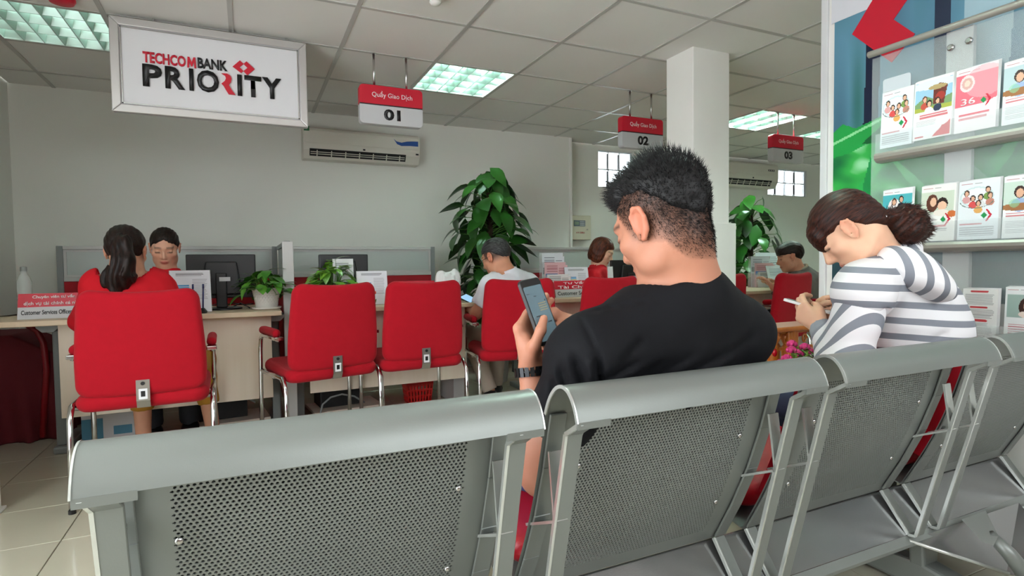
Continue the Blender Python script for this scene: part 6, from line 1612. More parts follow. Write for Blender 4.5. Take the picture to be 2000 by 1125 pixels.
def hwL(P): return hand_sdf(P, K['wrL'], unit(D2(1562, 602, 1.78) - K['wrL']), cam_dir(0.35, 0.8, 0.45), cam_dir(-0.1, -0.2, 1.0), [(0.5, 0.9, 0.5), (0.6, 1.0, 0.6), (0.7, 1.0, 0.6), (0.8, 1.0, 0.6)], [(0.02, 0.022, 0.006), (0.045, 0.036, 0.018), (0.070, 0.034, 0.030), (0.088, 0.026, 0.036)], 0.92)
def hwR(P): return hand_sdf(P, K['wrR'], unit(D2(1592, 606, 1.84) - K['wrR']), cam_dir(-0.2, -0.8, 0.5), cam_dir(-0.2, -0.2, 1.0), [(0.5, 0.9, 0.5), (0.6, 1.0, 0.6), (0.7, 1.0, 0.6), (0.8, 1.0, 0.6)], [(0.02, 0.022, 0.006), (0.045, 0.036, 0.014), (0.070, 0.034, 0.024), (0.090, 0.026, 0.028)], 0.92)
def body_ws(P):
    d = near(P, hw.c, 0.15, hw.sdf)
    d = smin(d, cap(P, hw.w(0, -0.030, -0.045), K['neck'], 0.048, 0.055), 0.03)
    d = smin(d, torso_sdf(P, K, -0.012, 0.92, 0.92), 0.04)
    d = smin(d, limb(P, K['shL'], K['elL'], K['wrL'], (0.042, 0.034, 0.024)), 0.03); d = smin(d, limb(P, K['shR'], K['elR'], K['wrR'], (0.042, 0.034, 0.024)), 0.03)
    for s in 'LR':
        d = smin(d, limb(P, K['hip' + s], K['kn' + s], K['an' + s], (0.075, 0.052, 0.034)), 0.03)
        d = smin(d, cap(P, K['an' + s] + [0, 0.0, -0.05], K['an' + s] + [0, 0.13, -0.065], 0.032, 0.024), 0.03)
    d = smin(d, near(P, K['wrL'], 0.19, hwL), 0.012); d = smin(d, near(P, K['wrR'], 0.19, hwR), 0.012)
    return d
lo, hi = bbox([hw.c, K['elL'], K['knL'], K['knR'], K['anR'] + [0, 0.18, 0], K['shR'], K['wrL'], wphc], 0.13); lo[2] = 0.0
V, Q = grow(body_ws, lo, hi, 0.0055)
ws = thing('person', 'woman in a grey and white striped hooded top looking at a phone', 'person', ws_base)
C = hw.paint(V, '#eabb9c', lips='#c0655c')
to_local(np_mesh('body', V, Q, M_skin, ws, colors=C), ws_base)
# torso of the top
wup = unit(K['neck'] - K['pelvis'])
def top_torso(P):
    d = torso_sdf(P, K, 0.020, 1.0, 1.12)
    d = smin(d, cap(P, K['shL'] * 0.75 + K['neck'] * 0.25, K['shL'], 0.055, 0.062), 0.04)
    d = smin(d, ell(P, K['pelvis'] * 0.5 + K['neck'] * 0.5 + cam_dir(0.85, -0.5, 0) * 0.06, (0.14, 0.13, 0.20)), 0.06)
    d = d + 0.006 * hash_noise(P * np.float32([1, 1, 1.6]), 14, 6)
    d = creases(P, d, CRW)
    return np.maximum(d, 0.46 - P[:, 2])
crw = lambda a, b, c, e, f, g, w, dp: (D2(a, b, c), D2(e, f, g), w, dp)
CRW = [crw(1722, 600, 1.55, 1728, 690, 1.56, 0.012, 0.016), crw(1728, 640, 1.56, 1765, 565, 1.56, 0.010, 0.010), crw(1760, 700, 1.58, 1820, 630, 1.62, 0.012, 0.008), crw(1800, 700, 1.6, 1850, 640, 1.66, 0.012, 0.007), crw(1740, 680, 1.56, 1790, 600, 1.6, 0.010, 0.006)]
lo, hi = bbox([K['shL'], K['shR'], K['pelvis'], K['neck']], 0.19); lo[2] = 0.45
V, Q = grow(top_torso, lo, hi, 0.0065)
o = to_local(np_mesh('striped_top', V, Q, M_str, ws), ws_base)
ax_ = unit(wup + cam_dir(0.10, 0.0, 0) * 0.55); 
set_stripe(o, (V @ unit(np.array([0, 0, 1.0]) + cam_dir(1, 0, 0) * 0.06)) / 0.047 + 0.25 + 0.12 * hash_noise(V.astype(np.float32), 7, 3))
# sleeves
for sd in 'LR':
    sh, el, wr = K['sh' + sd], K['el' + sd], K['wr' + sd]
    we = wr * 0.80 + el * 0.20; dn = unit(wr - el)
    def sleeve(P, sh=sh, el=el, we=we, dn=dn):
        d = smin(cap(P, sh, el, 0.070, 0.060), cap(P, el, we, 0.058, 0.046), 0.04)
        x = np.linalg.norm(P - el.astype(np.float32), axis=1)
        d = d + 0.006 * np.sin((P @ unit(el - sh).astype(np.float32)) * 70 + 2 * hash_noise(P, 8, 1)) * np.exp(-(x / 0.10) ** 2) + 0.004 * hash_noise(P, 15, 5)
        return np.maximum(d, (P - we.astype(np.float32)) @ dn.astype(np.float32))
    lo, hi = bbox([sh, el, we], 0.1); V, Q = grow(sleeve, lo, hi, 0.006)
    o = to_local(np_mesh('sleeve', V, Q, M_str, ws), ws_base)
    u1, u2 = unit(el - sh), unit(wr - el); L1 = np.linalg.norm(el - sh)
    t1 = (V - sh) @ u1; t2 = L1 + (V - el) @ u2 * 1.0; wgt = 1 / (1 + np.exp(-((V - el) @ (u2 - u1)) * 90))
    set_stripe(o, -(t1 * (1 - wgt) + t2 * wgt) / 0.046 + 0.1)
    def cuff(P, a=we - dn * 0.01, b=wr + dn * 0.004, dn=dn):
        d = cap(P, a, b, 0.043, 0.034) + 0.0012 * np.sin((P @ np.cross(dn, [0, 0, 1]).astype(np.float32)) * 900)
        return np.maximum(np.maximum(d, (P - b.astype(np.float32)) @ dn.astype(np.float32)), -((P - a.astype(np.float32)) @ dn.astype(np.float32)))
    lo, hi = bbox([we, wr], 0.07); V, Q = grow(cuff, lo, hi, 0.005); to_local(np_mesh('cuff', V, Q, M_gjer, ws), ws_base)
# hood hanging on the back
h0, h1 = D2(1735, 505, 1.64), D2(1845, 572, 1.62); hax = unit(h1 - h0); hM = frame_from(hax, (0, 0, 1))
def hood(P):
    d = ell(P, h0 * 0.45 + h1 * 0.55, (0.085, 0.105, 0.045), np.stack([hM[:, 0], hM[:, 1], hM[:, 2]], 1))
    d = smin(d, ell(P, h0 * 0.75 + h1 * 0.25, (0.085, 0.075, 0.050), hM), 0.05)
    d = smin(d, torus(P, K['neck'] + np.array([0, 0, 0.022]), unit(hw.c - K['neck'] + np.array([0, 0, 0.03])), 0.070, 0.022), 0.035)
    return d + 0.005 * hash_noise(P, 17, 9)
lo, hi = bbox([h0, h1, K['neck']], 0.13); V, Q = grow(hood, lo, hi, 0.006)
o = to_local(np_mesh('hood', V, Q, M_str, ws), ws_base); set_stripe(o, (V @ unit(hax + cam_dir(0.25, 0, 0.35))) / 0.044 + 0.3)
def hoodlin(P): return torus(P, K['neck'] + unit(hw.c - K['neck']) * 0.045, unit(hw.c - K['neck'] + np.array([0, 0, 0.02])), 0.060, 0.013) + 0.003 * hash_noise(P, 25, 2)
V, Q = grow(hoodlin, K['neck'] - 0.13, K['neck'] + 0.16, 0.006); to_local(np_mesh('hood_lining', V, Q, M_gjer, ws), ws_base)
# jeans, shoes
M_jean = mat('dark_jeans', '#28324a', 0.8, var=0.15, vscale=30)
def jeans(P):
    d = ell(P, K['pelvis'] + [0, 0.0, -0.03], (0.17, 0.14, 0.11))
    for s in 'LR': d = smin(d, limb(P, K['hip' + s], K['kn' + s], K['an' + s], (0.086, 0.064, 0.050)), 0.04)
    return np.maximum(d, 0.06 - P[:, 2])
lo, hi = bbox([K['pelvis'], K['knL'], K['knR'], K['anL'], K['anR']], 0.15); V, Q = grow(jeans, lo, hi, 0.011); to_local(np_mesh('jeans', V, Q, M_jean, ws), ws_base)
# hair: smooth cap drawn back to a low tail, fringe over the forehead
M_hbr = hair_material('hair_dark_brown', '#140c0a', '#4a2418')
tie = hw.w(0, -0.094, -0.040)
t_end = D2(1796, 450, 1.70); t_mid = D2(1768, 432, 1.68)
def hair_ws(P):
    q = hw.loc(P)
    d = ell(q, (0, -0.010, 0.036), (0.0805, 0.1015, 0.091))
    d = smin(d, ell(q, (0, -0.072, -0.02), (0.045, 0.035, 0.045)), 0.03)
    low = np.interp(q[:, 1], [-0.12, -0.09, -0.05, -0.02, 0.012, 0.03, 0.06], [-0.085, -0.080, -0.045, 0.010, 0.030, 0.02, 0.03])
    d = smax(d, (low - q[:, 2]) * 0.8, 0.008)
    fr = ell(q, (0, 0.070, 0.040), (0.060, 0.030, 0.046)); fr = smax(fr, 0.0 - q[:, 2] + 0.004, 0.006); fr = smax(fr, 0.050 - q[:, 1], 0.01)
    d = smin(d, fr, 0.012)
    d = smin(d, ell(q, (0.0, 0.086, 0.018), (0.036, 0.013, 0.022)), 0.012)
    rid = 0.0012 * np.sin((q[:, 0] * 160 + q[:, 2] * 330 - q[:, 1] * 60))
    return d * hw.k + rid
V, Q = grow(hair_ws, hw.c - 0.15, hw.c + 0.16, 0.0045)
hr = to_local(np_mesh('hair', V, Q, M_hbr, ws), ws_base); q = hw.loc(V)
ang = np.arctan2(q[:, 0], q[:, 2] + 0.02); set_flow(hr, np.stack([ang * 30, q[:, 1] * 4, np.linalg.norm(q[:, [0, 2]], axis=1) * 150], 1))
def tail(P):
    d = chain(P, [tie, t_mid, t_end], [0.018, 0.043, 0.034], 0.03)
    d = smin(d, ell(P, t_mid - np.array([0, 0, 0.02]), (0.055, 0.05, 0.045)), 0.03)
    return d + 0.004 * np.sin((P @ hw.M[:, 2].astype(np.float32)) * 260 + 2 * hash_noise(P, 20, 2)) * 0.6 + 0.004 * hash_noise(P, 35, 4)
lo, hi = bbox([tie, t_mid, t_end], 0.085); V, Q = grow(tail, lo, hi, 0.0045)
tl = to_local(np_mesh('ponytail', V, Q, M_hbr, ws), ws_base); q = hw.loc(V); set_flow(tl, np.stack([q[:, 0] * 120, q[:, 1] * 8, q[:, 2] * 130], 1))
n_ = 900; ii = rng.choice(len(V), n_); dd = (V[ii] - tie) + rng.normal(0, 0.02, (n_, 3))
strands_mesh('stray_hair', V[ii], dd, np.full(n_, 0.022) * rng.uniform(0.3, 1.2, n_), 0.0007, MATS['hair_dark_brown'], tl)
for k in range(5):
    a = PI * 2 * k / 9 + 0.4; to_local(MB().sphere(tuple(tie + hw.M @ (np.array([math.cos(a) * 0.024, 0.004, math.sin(a) * 0.024]))), 0.006, 10, 6).build('hair_bead', M_chrome, tl, smooth=True), np.zeros(3))
# phone
wL = unit(D2(1606, 604, 1.76) - D2(1540, 585, 1.82)); wN = cam_dir(0.25, -0.12, 0.95); wN = unit(wN - wL * np.dot(wN, wL)); wW = np.cross(wN, wL)
M_scr2 = mat('phone_screen_teal', '#2c4a4c', 0.1, emit='#315a5a', estr=0.3)
phone('smartphone', wphc + wL * 0.02, wW, wL, wN, 0.070, 0.140, 0.0085, mat('phone_white', '#e8e8e6', 0.3), 'white smartphone in the hands of the striped woman', M_scr2, [])

# ================================================================== PEOPLE AT THE COUNTERS
def seated(label, base, J, h, skin, lips, shirt, pants, sleeve=1.0, hairs=(), hk=1.0, hands=None, collar=None, g=0.012, w=1.0, pant_end=1.0, shoes=None, fade=None, hair_col='#1a1412', res=0.0075, female=False):
    """One seated figure: continuous body, shirt, trousers, shoes and hair as children."""
    base = np.asarray(base, float)
    t = thing('person', label, 'person', base)
    hs = []
    for sd in 'LR':
        d_ = unit(J['wr' + sd] - J['el' + sd]) if hands is None or sd not in hands else hands[sd][0]
        n_ = np.array([0, 0, -1.0]) if hands is None or sd not in hands else hands[sd][1]
        side = np.cross(d_, [0, 0, 1.0]) * (1 if sd == 'L' else -1)
        cu = [(0.35, 0.6, 0.4)] * 4
        hs.append((J['wr' + sd], lambda P, a=J['wr' + sd], b=d_, c=n_, e=side: hand_sdf(P, a, b, c, e, cu, [(0.02, 0.02, 0.006), (0.045, 0.036, 0.014), (0.068, 0.04, 0.024), (0.085, 0.04, 0.03)], 0.95)))
    def body(P):
        d = near(P, h.c, 0.15, h.sdf)
        d = smin(d, cap(P, h.w(0, -0.030, -0.045), J['neck'], 0.050 * hk, 0.056 * hk), 0.03)
        d = smin(d, torso_sdf(P, J, -0.010, w, 1.0), 0.04)
        for sd in 'LR':
            d = smin(d, limb(P, J['sh' + sd], J['el' + sd], J['wr' + sd], (0.044, 0.036, 0.025)), 0.03)
            d = smin(d, limb(P, J['hip' + sd], J['kn' + sd], J['an' + sd], (0.074, 0.052, 0.036)), 0.03)
            d = smin(d, cap(P, J['an' + sd] + [0, 0.0, -0.045], J['an' + sd] + J['toe'] * 0.13 + [0, 0, -0.06], 0.032, 0.026), 0.03)
        for c, f in hs: d = smin(d, near(P, c, 0.19, f), 0.012)
        return np.maximum(d, 0.003 - P[:, 2])
    pts = [J[k] for k in J if k not in ('toe', 'hunch')] + [h.c + [0, 0, 0.05], J['anL'] + J['toe'] * 0.15, J['wrL'] + unit(J['wrL'] - J['elL']) * 0.1, J['wrR'] + unit(J['wrR'] - J['elR']) * 0.1]
    lo, hi = bbox(pts, 0.12); lo[2] = -0.01
    V, Q = grow(body, lo, hi, res)
    # finer skin around the head
    C = h.paint(V, skin, lips=lips, hair=hair_col, fade=fade)
    to_local(np_mesh('body', V, Q, M_skin, t, colors=C), base)
    def shirt_fn(P):
        d = torso_sdf(P, J, g, w * 1.04, 1.06)
        for sd in 'LR':
            sh, el, wr = J['sh' + sd], J['el' + sd], J['wr' + sd]
            if sleeve <= 1.0:
                e = sh + (el - sh) * sleeve; s_ = np.maximum(cap(P, sh, e, 0.062, 0.066), (P - e.astype(np.float32)) @ unit(el - sh).astype(np.float32))
            else:
                e = el + (wr - el) * (sleeve - 1.0); s_ = smin(cap(P, sh, el, 0.060, 0.052), np.maximum(cap(P, el, e, 0.050, 0.040), (P - e.astype(np.float32)) @ unit(wr - el).astype(np.float32)), 0.03)
            d = smin(d, s_, 0.035)
        d = d + 0.005 * hash_noise(P, 15, 3) + 0.003 * hash_noise(P, 34, 4)
        nk = unit(h.w(0, -0.03, -0.05) - J['neck'] + np.array([0, 0, 0.05])); c = J['neck'] + nk * 0.020
        hh = (P - c.astype(np.float32)) @ nk.astype(np.float32)
        d = np.where(np.linalg.norm(P - c.astype(np.float32), axis=1) < 0.12, smax(d, hh, 0.01), d)
        if collar: d = smin(d, torus(P, c + nk * 0.006, nk, collar[0], collar[1]), 0.008)
        return np.maximum(d, J['pelvis'][2] - 0.07 - P[:, 2])
    lo, hi = bbox([J[k] for k in ('neck', 'shL', 'shR', 'elL', 'elR', 'wrL', 'wrR', 'pelvis')], 0.13)
    V, Q = grow(shirt_fn, lo, hi, res * 1.05); to_local(np_mesh('shirt', V, Q, shirt, t), base)
    def pants_fn(P):
        d = ell(P, J['pelvis'] + [0, 0, -0.03], (0.172 * w, 0.14, 0.105))
        for sd in 'LR': 
            kn, an = J['kn' + sd], J['an' + sd]; e = kn + (an - kn) * pant_end
            d = smin(d, smin(cap(P, J['hip' + sd], kn, 0.086, 0.066), np.maximum(cap(P, kn, e, 0.066, 0.054), (P - e.astype(np.float32)) @ unit(an - kn).astype(np.float32)), 0.03), 0.04)
        return np.maximum(d + 0.004 * hash_noise(P, 16, 2), 0.03 - P[:, 2])
    lo, hi = bbox([J[k] for k in ('pelvis', 'hipL', 'hipR', 'knL', 'knR', 'anL', 'anR')], 0.15); lo[2] = 0.0
    V, Q = grow(pants_fn, lo, hi, 0.011); to_local(np_mesh('trousers', V, Q, pants, t), base)
    for sd in 'LR':
        a = J['an' + sd]; tv = J['toe']
        V, Q = grow(lambda P: np.maximum(smin(cap(P, a + tv * -0.03 + [0, 0, -0.05], a + tv * 0.15 + [0, 0, -0.062], 0.042, 0.033), cap(P, a + [0, 0, -0.02], a + [0, 0, -0.05], 0.038, 0.045), 0.03), 0.002 - P[:, 2]), a - [0.16, 0.16, 0.1], a + [0.2, 0.22, 0.06], 0.009)
        to_local(np_mesh('shoe', V, Q, shoes or M_black, t), base)
    for nm, fn, m, r, flow in hairs:
        rad = 0.17 if nm != 'ponytail' else 0.26
        V, Q = grow(fn, h.c - [rad, rad, rad + (0.06 if nm == 'ponytail' else 0)], h.c + rad, r)
        o = to_local(np_mesh(nm, V, Q, m, t), base)
        if flow: set_flow(o, flow(h.loc(V)))
    return t
def legs(J, pel, kl, kr, al, ar, toe):
    J['pelvis'] = np.array(pel, float); ax = unit(J['shR'] - J['shL']); ax[2] = 0
    J['hipL'] = J['pelvis'] - ax * 0.085 + [0, 0, -0.02]; J['hipR'] = J['pelvis'] + ax * 0.085 + [0, 0, -0.02]
    J['knL'], J['knR'], J['anL'], J['anR'] = (np.array(x, float) for x in (kl, kr, al, ar)); J['toe'] = unit(toe)
    return J
M_redshirt = mat('red_blouse', '#c01522', 0.8, var=0.08, vscale=12, bump=0.2, bscale=500, spec=0.2)
M_ochre = mat('ochre_trousers', '#a8771f', 0.85, var=0.1)
M_darktr = mat('dark_trousers', '#1c1d22', 0.8)
M_hdk = hair_material('hair_near_black', '#0c0908', '#2c1a14'); M_hbob = hair_material('hair_chestnut', '#2a120a', '#6a3018'); M_hgrey = hair_material('hair_grey_black', '#121212', '#4a4a4a')
def cap_hair(h, low_x, low_z, fringe=None, grow_=0.0, part=0.0):
    def f(P):
        q = h.loc(P); d = ell(q, (0, -0.012, 0.036), (0.0795 + grow_, 0.1005 + grow_, 0.0905 + grow_))
        low = np.interp(q[:, 1], low_x, low_z) + part * np.exp(-(q[:, 0] / 0.028) ** 2) * (q[:, 1] > 0.03); d = smax(d, (low - q[:, 2]) * 0.8, 0.008)
        if fringe is not None: d = fringe(q, d)
        return d * h.k + 0.0015 * np.sin(q[:, 0] * 300 + q[:, 2] * 120) + 0.002 * hash_noise(P, 40, 3)
    return f
flow_back = lambda q: np.stack([np.arctan2(q[:, 0], q[:, 2] + 0.02) * 30, q[:, 1] * 4, np.linalg.norm(q[:, [0, 2]], axis=1) * 120], 1)
flow_down = lambda q: np.stack([q[:, 0] * 140, q[:, 2] * 6, q[:, 1] * 140], 1)

# --- customer with the ponytail, seen from behind
h1_ = Head(D2(246, 492, 2.76), np.array([0.16, 1.0, -0.12]), k=1.04, female=True)
J1 = dict(neck=D2(248, 548, 2.76), shL=D2(193, 560, 2.70), shR=D2(300, 557, 2.80), elL=D2(160, 628, 2.86), wrL=D2(205, 606, 3.12), elR=D2(338, 604, 2.92), wrR=D2(350, 600, 3.2))
legs(J1, (-0.41, 3.16, 0.545), (-0.53, 3.58, 0.50), (-0.24, 3.58, 0.50), (-0.53, 3.60, 0.09), (-0.20, 3.62, 0.09), (0, 1, 0))
def tail1(P):
    q = h1_.loc(P)
    d = chain(q, [(0.01, -0.10, 0.05), (0.03, -0.13, 0.02), (0.035, -0.135, -0.06), (0.028, -0.128, -0.12), (0.01, -0.12, -0.185)], [0.020, 0.034, 0.042, 0.048, 0.022], 0.03)
    d = smin(d, ell(q, (0.0, -0.118, -0.14), (0.060, 0.032, 0.055)), 0.03)
    return d * h1_.k + 0.004 * np.sin(q[:, 0] * 190 + 2 * np.sin(q[:, 2] * 30)) + 0.006 * hash_noise(P * np.float32([1, 1, 0.4]), 45, 4)
seated('woman in a red blouse with a long ponytail, seen from behind', (-0.41, 3.2, 0), J1, h1_, '#c99478', None, M_redshirt, M_ochre, 1.85, [
    ('hair', cap_hair(h1_, [-0.12, -0.08, -0.03, 0.0, 0.04, 0.08], [-0.085, -0.08, -0.045, -0.01, 0.02, 0.05]), M_hdk, 0.0055, flow_back), ('ponytail', tail1, M_hdk, 0.0055, flow_down)], collar=(0.066, 0.012), g=0.020, w=1.06, pant_end=0.62, female=True)
# --- seated teller behind the left desk
h2_ = Head(D2(322, 484, 3.52), cam_dir(0.42, -0.84, -0.34), k=1.0, female=True)
J2 = dict(neck=D2(326, 536, 3.56), shL=D2(368, 560, 3.54), shR=D2(288, 562, 3.60), elL=D2(380, 612, 3.5), wrL=D2(345, 597, 3.26), elR=D2(276, 620, 3.5), wrR=D2(312, 600, 3.26))
_pv2 = np.array([J2['neck'][0] + 0.02, J2['neck'][1] + 0.05, 0.56])
legs(J2, _pv2, _pv2 + [-0.09, -0.40, -0.06], _pv2 + [0.10, -0.40, -0.06], (_pv2[0] - 0.09, _pv2[1] - 0.30, 0.09), (_pv2[0] + 0.1, _pv2[1] - 0.30, 0.09), (0, -1, 0))
bun2 = lambda q, d: smin(d, ell(q, (0.045, -0.095, 0.045), (0.035, 0.03, 0.035)), 0.01)
seated('teller in a red shirt with black hair tied up, facing the camera', (_pv2[0], _pv2[1], 0), J2, h2_, '#d9a58a', '#b0403c', M_redshirt, M_darktr, 0.75, [
    ('hair', cap_hair(h2_, [-0.12, -0.06, -0.01, 0.03, 0.055, 0.09], [-0.06, -0.055, -0.01, 0.02, 0.042, 0.055], bun2, part=0.022), M_hdk, 0.0055, flow_back)], collar=(0.064, 0.012), female=True, w=0.92, res=0.0065)
# --- customer in the white shirt
h3_ = Head(D2(969, 503, 3.84), cam_dir(-0.80, 0.48, -0.36), k=1.04)
J3 = dict(neck=D2(990, 536, 3.84), shL=D2(956, 560, 3.70), shR=D2(1034, 556, 3.98), elL=D2(930, 612, 3.72), wrL=D2(918, 604, 3.94), elR=D2(1000, 620, 4.12), wrR=D2(945, 608, 4.15))
_pv3 = np.array([1.60, 3.46, 0.545]); _an = at_z(955, 760, 0.09)
legs(J3, _pv3, (1.46, 3.90, 0.50), (1.72, 3.92, 0.50), (_an[0], _an[1] - 0.02, 0.09), (1.70, 3.96, 0.09), (0.55, 0.85, 0))
M_wshirt = mat('white_shirt', '#e2e3ea', 0.75, var=0.02, bump=0.15, bscale=400); M_beige = mat('beige_trousers', '#b0a393', 0.85, var=0.06)
side3 = lambda q: np.clip((q[:, 2] + 0.045 - 0.6 * np.clip(q[:, 1], 0, 1)) / 0.05, 0, 0.85) * (q[:, 1] < 0.05) * (np.abs(q[:, 0]) < 0.0775)
pm = seated('man in a white polo shirt with glasses, on a red chair', (1.60, 3.5, 0), J3, h3_, '#c98f70', '#a86a5a', M_wshirt, M_beige, 0.7, [
    ('hair', cap_hair(h3_, [-0.12, -0.09, -0.05, -0.02, 0.03, 0.07, 0.10], [-0.05, -0.045, 0.0, 0.03, 0.036, 0.045, 0.062], grow_=0.002), M_hgrey, 0.006, flow_back)], collar=(0.066, 0.012), fade=side3, hair_col='#2a2a2a', hk=1.1)
gl = MB()
for s in (-1, 1): gl.tube([h3_.w(s * 0.033 + 0.022 * math.cos(a), 0.100, -0.004 + 0.017 * math.sin(a)) for a in np.linspace(0, 2 * PI, 14, endpoint=False)], 0.0016, 5, closed=True)
for s in (-1, 1): gl.tube([h3_.w(s * 0.056, 0.098, 0.0), h3_.w(s * 0.078, 0.05, 0.004), h3_.w(s * 0.080, -0.006, 0.006)], 0.0016, 5)
gl.tube([h3_.w(-0.011, 0.102, 0.0), h3_.w(0.011, 0.102, 0.0)], 0.0016, 5)
to_local(gl.build('glasses', M_black, pm), (1.60, 3.5, 0))
p3 = D2(914, 583, 3.92); phone('smartphone', p3, cam_dir(0.7, 0.6, 0.3), unit(np.cross(cam_dir(-0.2, -0.55, 0.8), cam_dir(0.7, 0.6, 0.3))), cam_dir(-0.2, -0.55, 0.8), 0.07, 0.14, 0.008, M_black, 'pale blue lit smartphone in the hands of the man in white', mat('phone_screen_blue', '#8fb6d8', 0.1, emit='#8fb6d8', estr=0.5), [])
# --- short-haired teller
h4_ = Head(D2(1176, 492, 4.92), cam_dir(0.86, -0.30, -0.42), k=1.0, female=True)
J4 = dict(neck=D2(1168, 524, 4.94), shL=D2(1174, 543, 5.08), shR=D2(1160, 545, 4.78), elL=D2(1200, 566, 5.05), wrL=D2(1222, 562, 4.85), elR=D2(1166, 580, 4.72), wrR=D2(1200, 573, 4.62))
_pv4 = np.array([J4['neck'][0] - 0.02, J4['neck'][1] + 0.02, 0.56]); legs(J4, _pv4, _pv4 + [0.0, -0.42, -0.06], _pv4 + [0.2, -0.40, -0.06], (_pv4[0], _pv4[1] - 0.30, 0.09), (_pv4[0] + 0.18, _pv4[1] - 0.30, 0.09), (0, -1, 0))
def bob(q, d):
    s_ = np.stack([np.abs(q[:, 0]), q[:, 1], q[:, 2]], 1)
    b = smin(ell(s_, (0.062, -0.015, -0.03), (0.028, 0.062, 0.085)), ell(q, (0, -0.07, -0.02), (0.075, 0.045, 0.085)), 0.03); b = smax(b, -0.105 - q[:, 2], 0.01)
    return smin(d, b, 0.02)
seated('teller in a red shirt with a short brown bob, in profile', (_pv4[0], _pv4[1], 0), J4, h4_, '#e0b398', '#b8544c', M_redshirt, M_darktr, 0.75, [
    ('hair', cap_hair(h4_, [-0.12, -0.02, 0.02, 0.05, 0.09], [-0.09, -0.09, -0.02, 0.035, 0.06], bob, 0.003), M_hbob, 0.0065, flow_down)], collar=(0.062, 0.011), female=True, w=0.92, res=0.009)
# --- man in the grey hooded jacket
h5_ = Head(D2(1543, 502, 5.07), cam_dir(-0.95, 0.22, -0.24), k=1.08)
J5 = dict(neck=D2(1562, 533, 5.09), shL=D2(1560, 556, 4.93), shR=D2(1594, 550, 5.25), elL=D2(1545, 604, 4.88), wrL=D2(1510, 562, 4.95), elR=D2(1560, 600, 5.33), wrR=D2(1520, 560, 5.28))
_pv5 = np.array([J5['neck'][0] + 0.08, J5['neck'][1] - 0.02, 0.545]); legs(J5, _pv5, _pv5 + [-0.36, 0.22, -0.05], _pv5 + [-0.26, 0.40, -0.05], (_pv5[0] - 0.38, _pv5[1] + 0.24, 0.09), (_pv5[0] - 0.28, _pv5[1] + 0.42, 0.09), (-0.8, 0.6, 0))
M_ghood = mat('grey_hoodie', '#6e6c66', 0.9, var=0.08, bump=0.2, bscale=300)
hp = seated('man in a grey hooded jacket sitting at the far desk', (_pv5[0], _pv5[1], 0), J5, h5_, '#c79075', '#a8685a', M_ghood, M_darktr, 1.9, [
    ('hair', cap_hair(h5_, [-0.12, -0.08, -0.03, 0.0, 0.04, 0.07, 0.11], [-0.06, -0.055, -0.01, 0.025, 0.03, 0.03, 0.035], lambda q, d: smin(d, ell(q, (0, 0.050, 0.070), (0.058, 0.042, 0.036)), 0.03), 0.004), M_hdk, 0.0065, flow_back)], collar=(0.072, 0.020), g=0.024, w=1.06, res=0.009)
V, Q = grow(lambda P: torus(P, J5['neck'] + np.array([0, 0, 0.045]), unit(h5_.c - J5['neck'] + np.array([0, 0, 0.05])), 0.062, 0.011), J5['neck'] - 0.12, J5['neck'] + 0.16, 0.007)
to_local(np_mesh('hood_lining', V, Q, mat('beige_fleece', '#a79c8a', 0.95), hp), (_pv5[0], _pv5[1], 0))

# ================================================================== CARVED WOODEN STAND WITH ROSES (behind the bench gap)
M_cw = wood('carved_wood', '#cf7f2e', '#a8581a', axis=2, scale=5, rough=0.3)
tz = at_y(1600, 640, 1.75)[2]
cs_ = at_y(1590, 650, 1.72)
t = thing('carved_table', 'carved orange-brown wooden table beyond the bench', 'table', (cs_[0], 1.85, 0))
pa = at_y(1508, 640, 1.70); xw0 = pa[0] - cs_[0]; zt_ = pa[2]
MB().box(xw0, 0.36, -0.17, -0.01, zt_ - 0.022, zt_).build('table_top', M_cw, t, bevel=0.008, seg=3)
for x in (xw0 + 0.05, 0.30):
    for y in (-0.12, -0.045):
        lg = MB().lathe([(0.022, 0), (0.026, 0.02), (0.018, 0.05), (0.024, 0.20), (0.017, 0.24), (0.028, zt_ - 0.13), (0.030, zt_ - 0.10), (0.020, zt_ - 0.085), (0.030, zt_ - 0.06), (0.032, zt_ - 0.022)], 18).build('leg', M_cw, t, smooth=True, auto=50); lg.location = (x + (0.085 if y < 0 and x < 0 else 0), y, 0)
ap = MB()
for k in range(9):      # pierced apron of scrolls
    x = xw0 + 0.11 + k * (0.26 - xw0) / 9.5; ap.tube([(x + 0.014 * math.cos(a) * (1 - a / 14), -0.13, zt_ - 0.062 + 0.022 * math.sin(a) * (1 - a / 14)) for a in np.linspace(0, 8, 18)], 0.0042, 6)
ap.box(xw0 + 0.07, 0.30, -0.135, -0.125, zt_ - 0.034, zt_ - 0.022).box(xw0 + 0.07, 0.30, -0.135, -0.125, zt_ - 0.105, zt_ - 0.092)
ap.build('carved_apron', M_cw, t, smooth=True, auto=50)
MB().box(xw0 + 0.105, xw0 + 0.165, -0.15, -0.12, zt_ - 0.42, zt_ - 0.022).build('carved_post', M_cw, t, bevel=0.006)
fn_ = MB().lathe([(0.008, -0.095), (0.014, -0.085), (0.010, -0.075), (0.020, -0.06), (0.024, -0.045), (0.018, -0.035), (0.026, -0.022)], 16).build('drop_finial', M_cw, t, smooth=True); fn_.location = (xw0 + 0.04, -0.13, zt_)
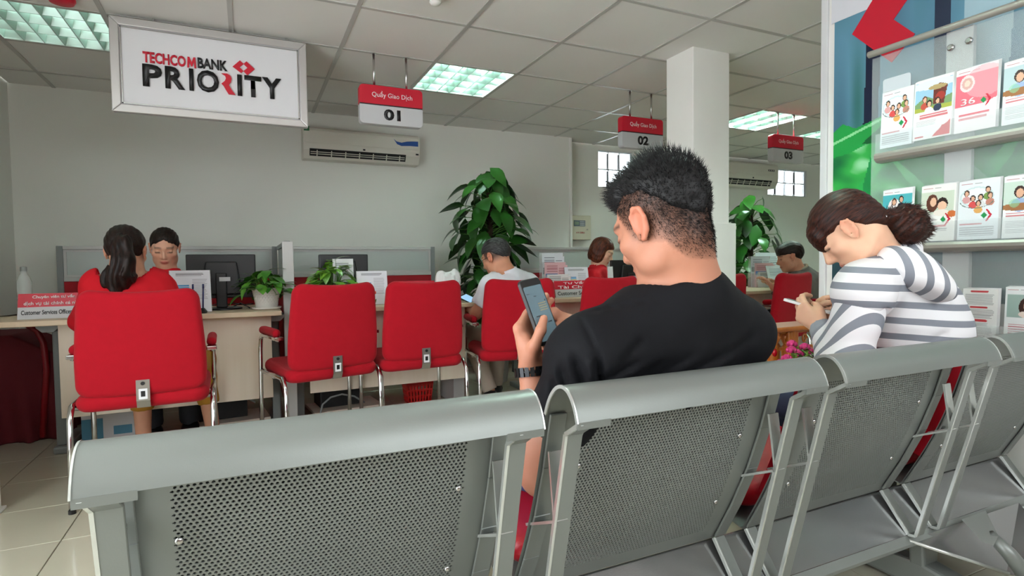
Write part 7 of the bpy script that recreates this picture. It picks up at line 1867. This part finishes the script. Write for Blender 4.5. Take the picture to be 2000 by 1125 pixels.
fd = MB().sphere((0, 0, 0), (0.011, 0.011, 0.018), 12, 8).build('red_drop', mat('red_lacquer', '#c01420', 0.15), t, smooth=True); fd.location = (xw0 + 0.04, -0.13, zt_ - 0.112)
vz = 0.42
vs = thing('flower_vase', 'glass vase of pink roses standing beyond the bench', 'flowers', (cs_[0] - 0.02, 1.55, 0))
MB().box(-0.14, 0.22, -0.08, 0.10, 0, vz).build('pedestal', M_black, vs, bevel=0.006)
MB().lathe([(0.035, vz), (0.045, vz + 0.01), (0.05, vz + 0.12), (0.042, vz + 0.16)], 20).build('vase', mat('dark_glass', '#20302a', 0.1, alpha=0.7), vs, smooth=True)
M_rose = mat('rose_pink', '#d8357e', 0.6, var=0.15, vscale=60); M_rleaf = mat('rose_leaf', '#6f9a3a', 0.5, var=0.2)
rr_ = random.Random(5)
for k, (px, py) in enumerate(((1537, 700), (1547, 672), (1560, 690), (1572, 678), (1583, 686), (1558, 708), (1524, 710), (1600, 690), (1590, 706), (1546, 684))):
    p = at_y(px, py, 1.46 + 0.03 * (k % 3)) - np.array([cs_[0] - 0.02, 1.55, 0])
    rs_ = MB()
    for l in range(3):
        for j in range(5):
            a = 2 * PI * j / 5 + l * 0.6; r = 0.004 + 0.0045 * l
            rs_.sphere((p[0] + r * math.cos(a), p[1] + r * math.sin(a), p[2] + 0.006 - 0.003 * l), (0.0075, 0.0075, 0.010), 8, 5)
    rs_.build('rose', M_rose, vs, smooth=True)
    MB().tube([(0.02 * rr_.uniform(-1, 1), 0, vz + 0.05), (p[0] * 0.6, p[1] * 0.6, p[2] * 0.6 + vz * 0.4 + 0.03), tuple(p)], 0.0022, 6).build('stem', M_rleaf, vs, smooth=True)
    for j in range(3): put_leaf([leaf_mesh('rose_leaf', M_rleaf, 0.03, 0.018)], vs, p + np.array([0, 0, -0.008]), np.array([rr_.uniform(-1, 1), rr_.uniform(-1, 0.3), rr_.uniform(-0.3, 0.6)]), np.array([0, 0, 1.0]), 1.0, rr_)
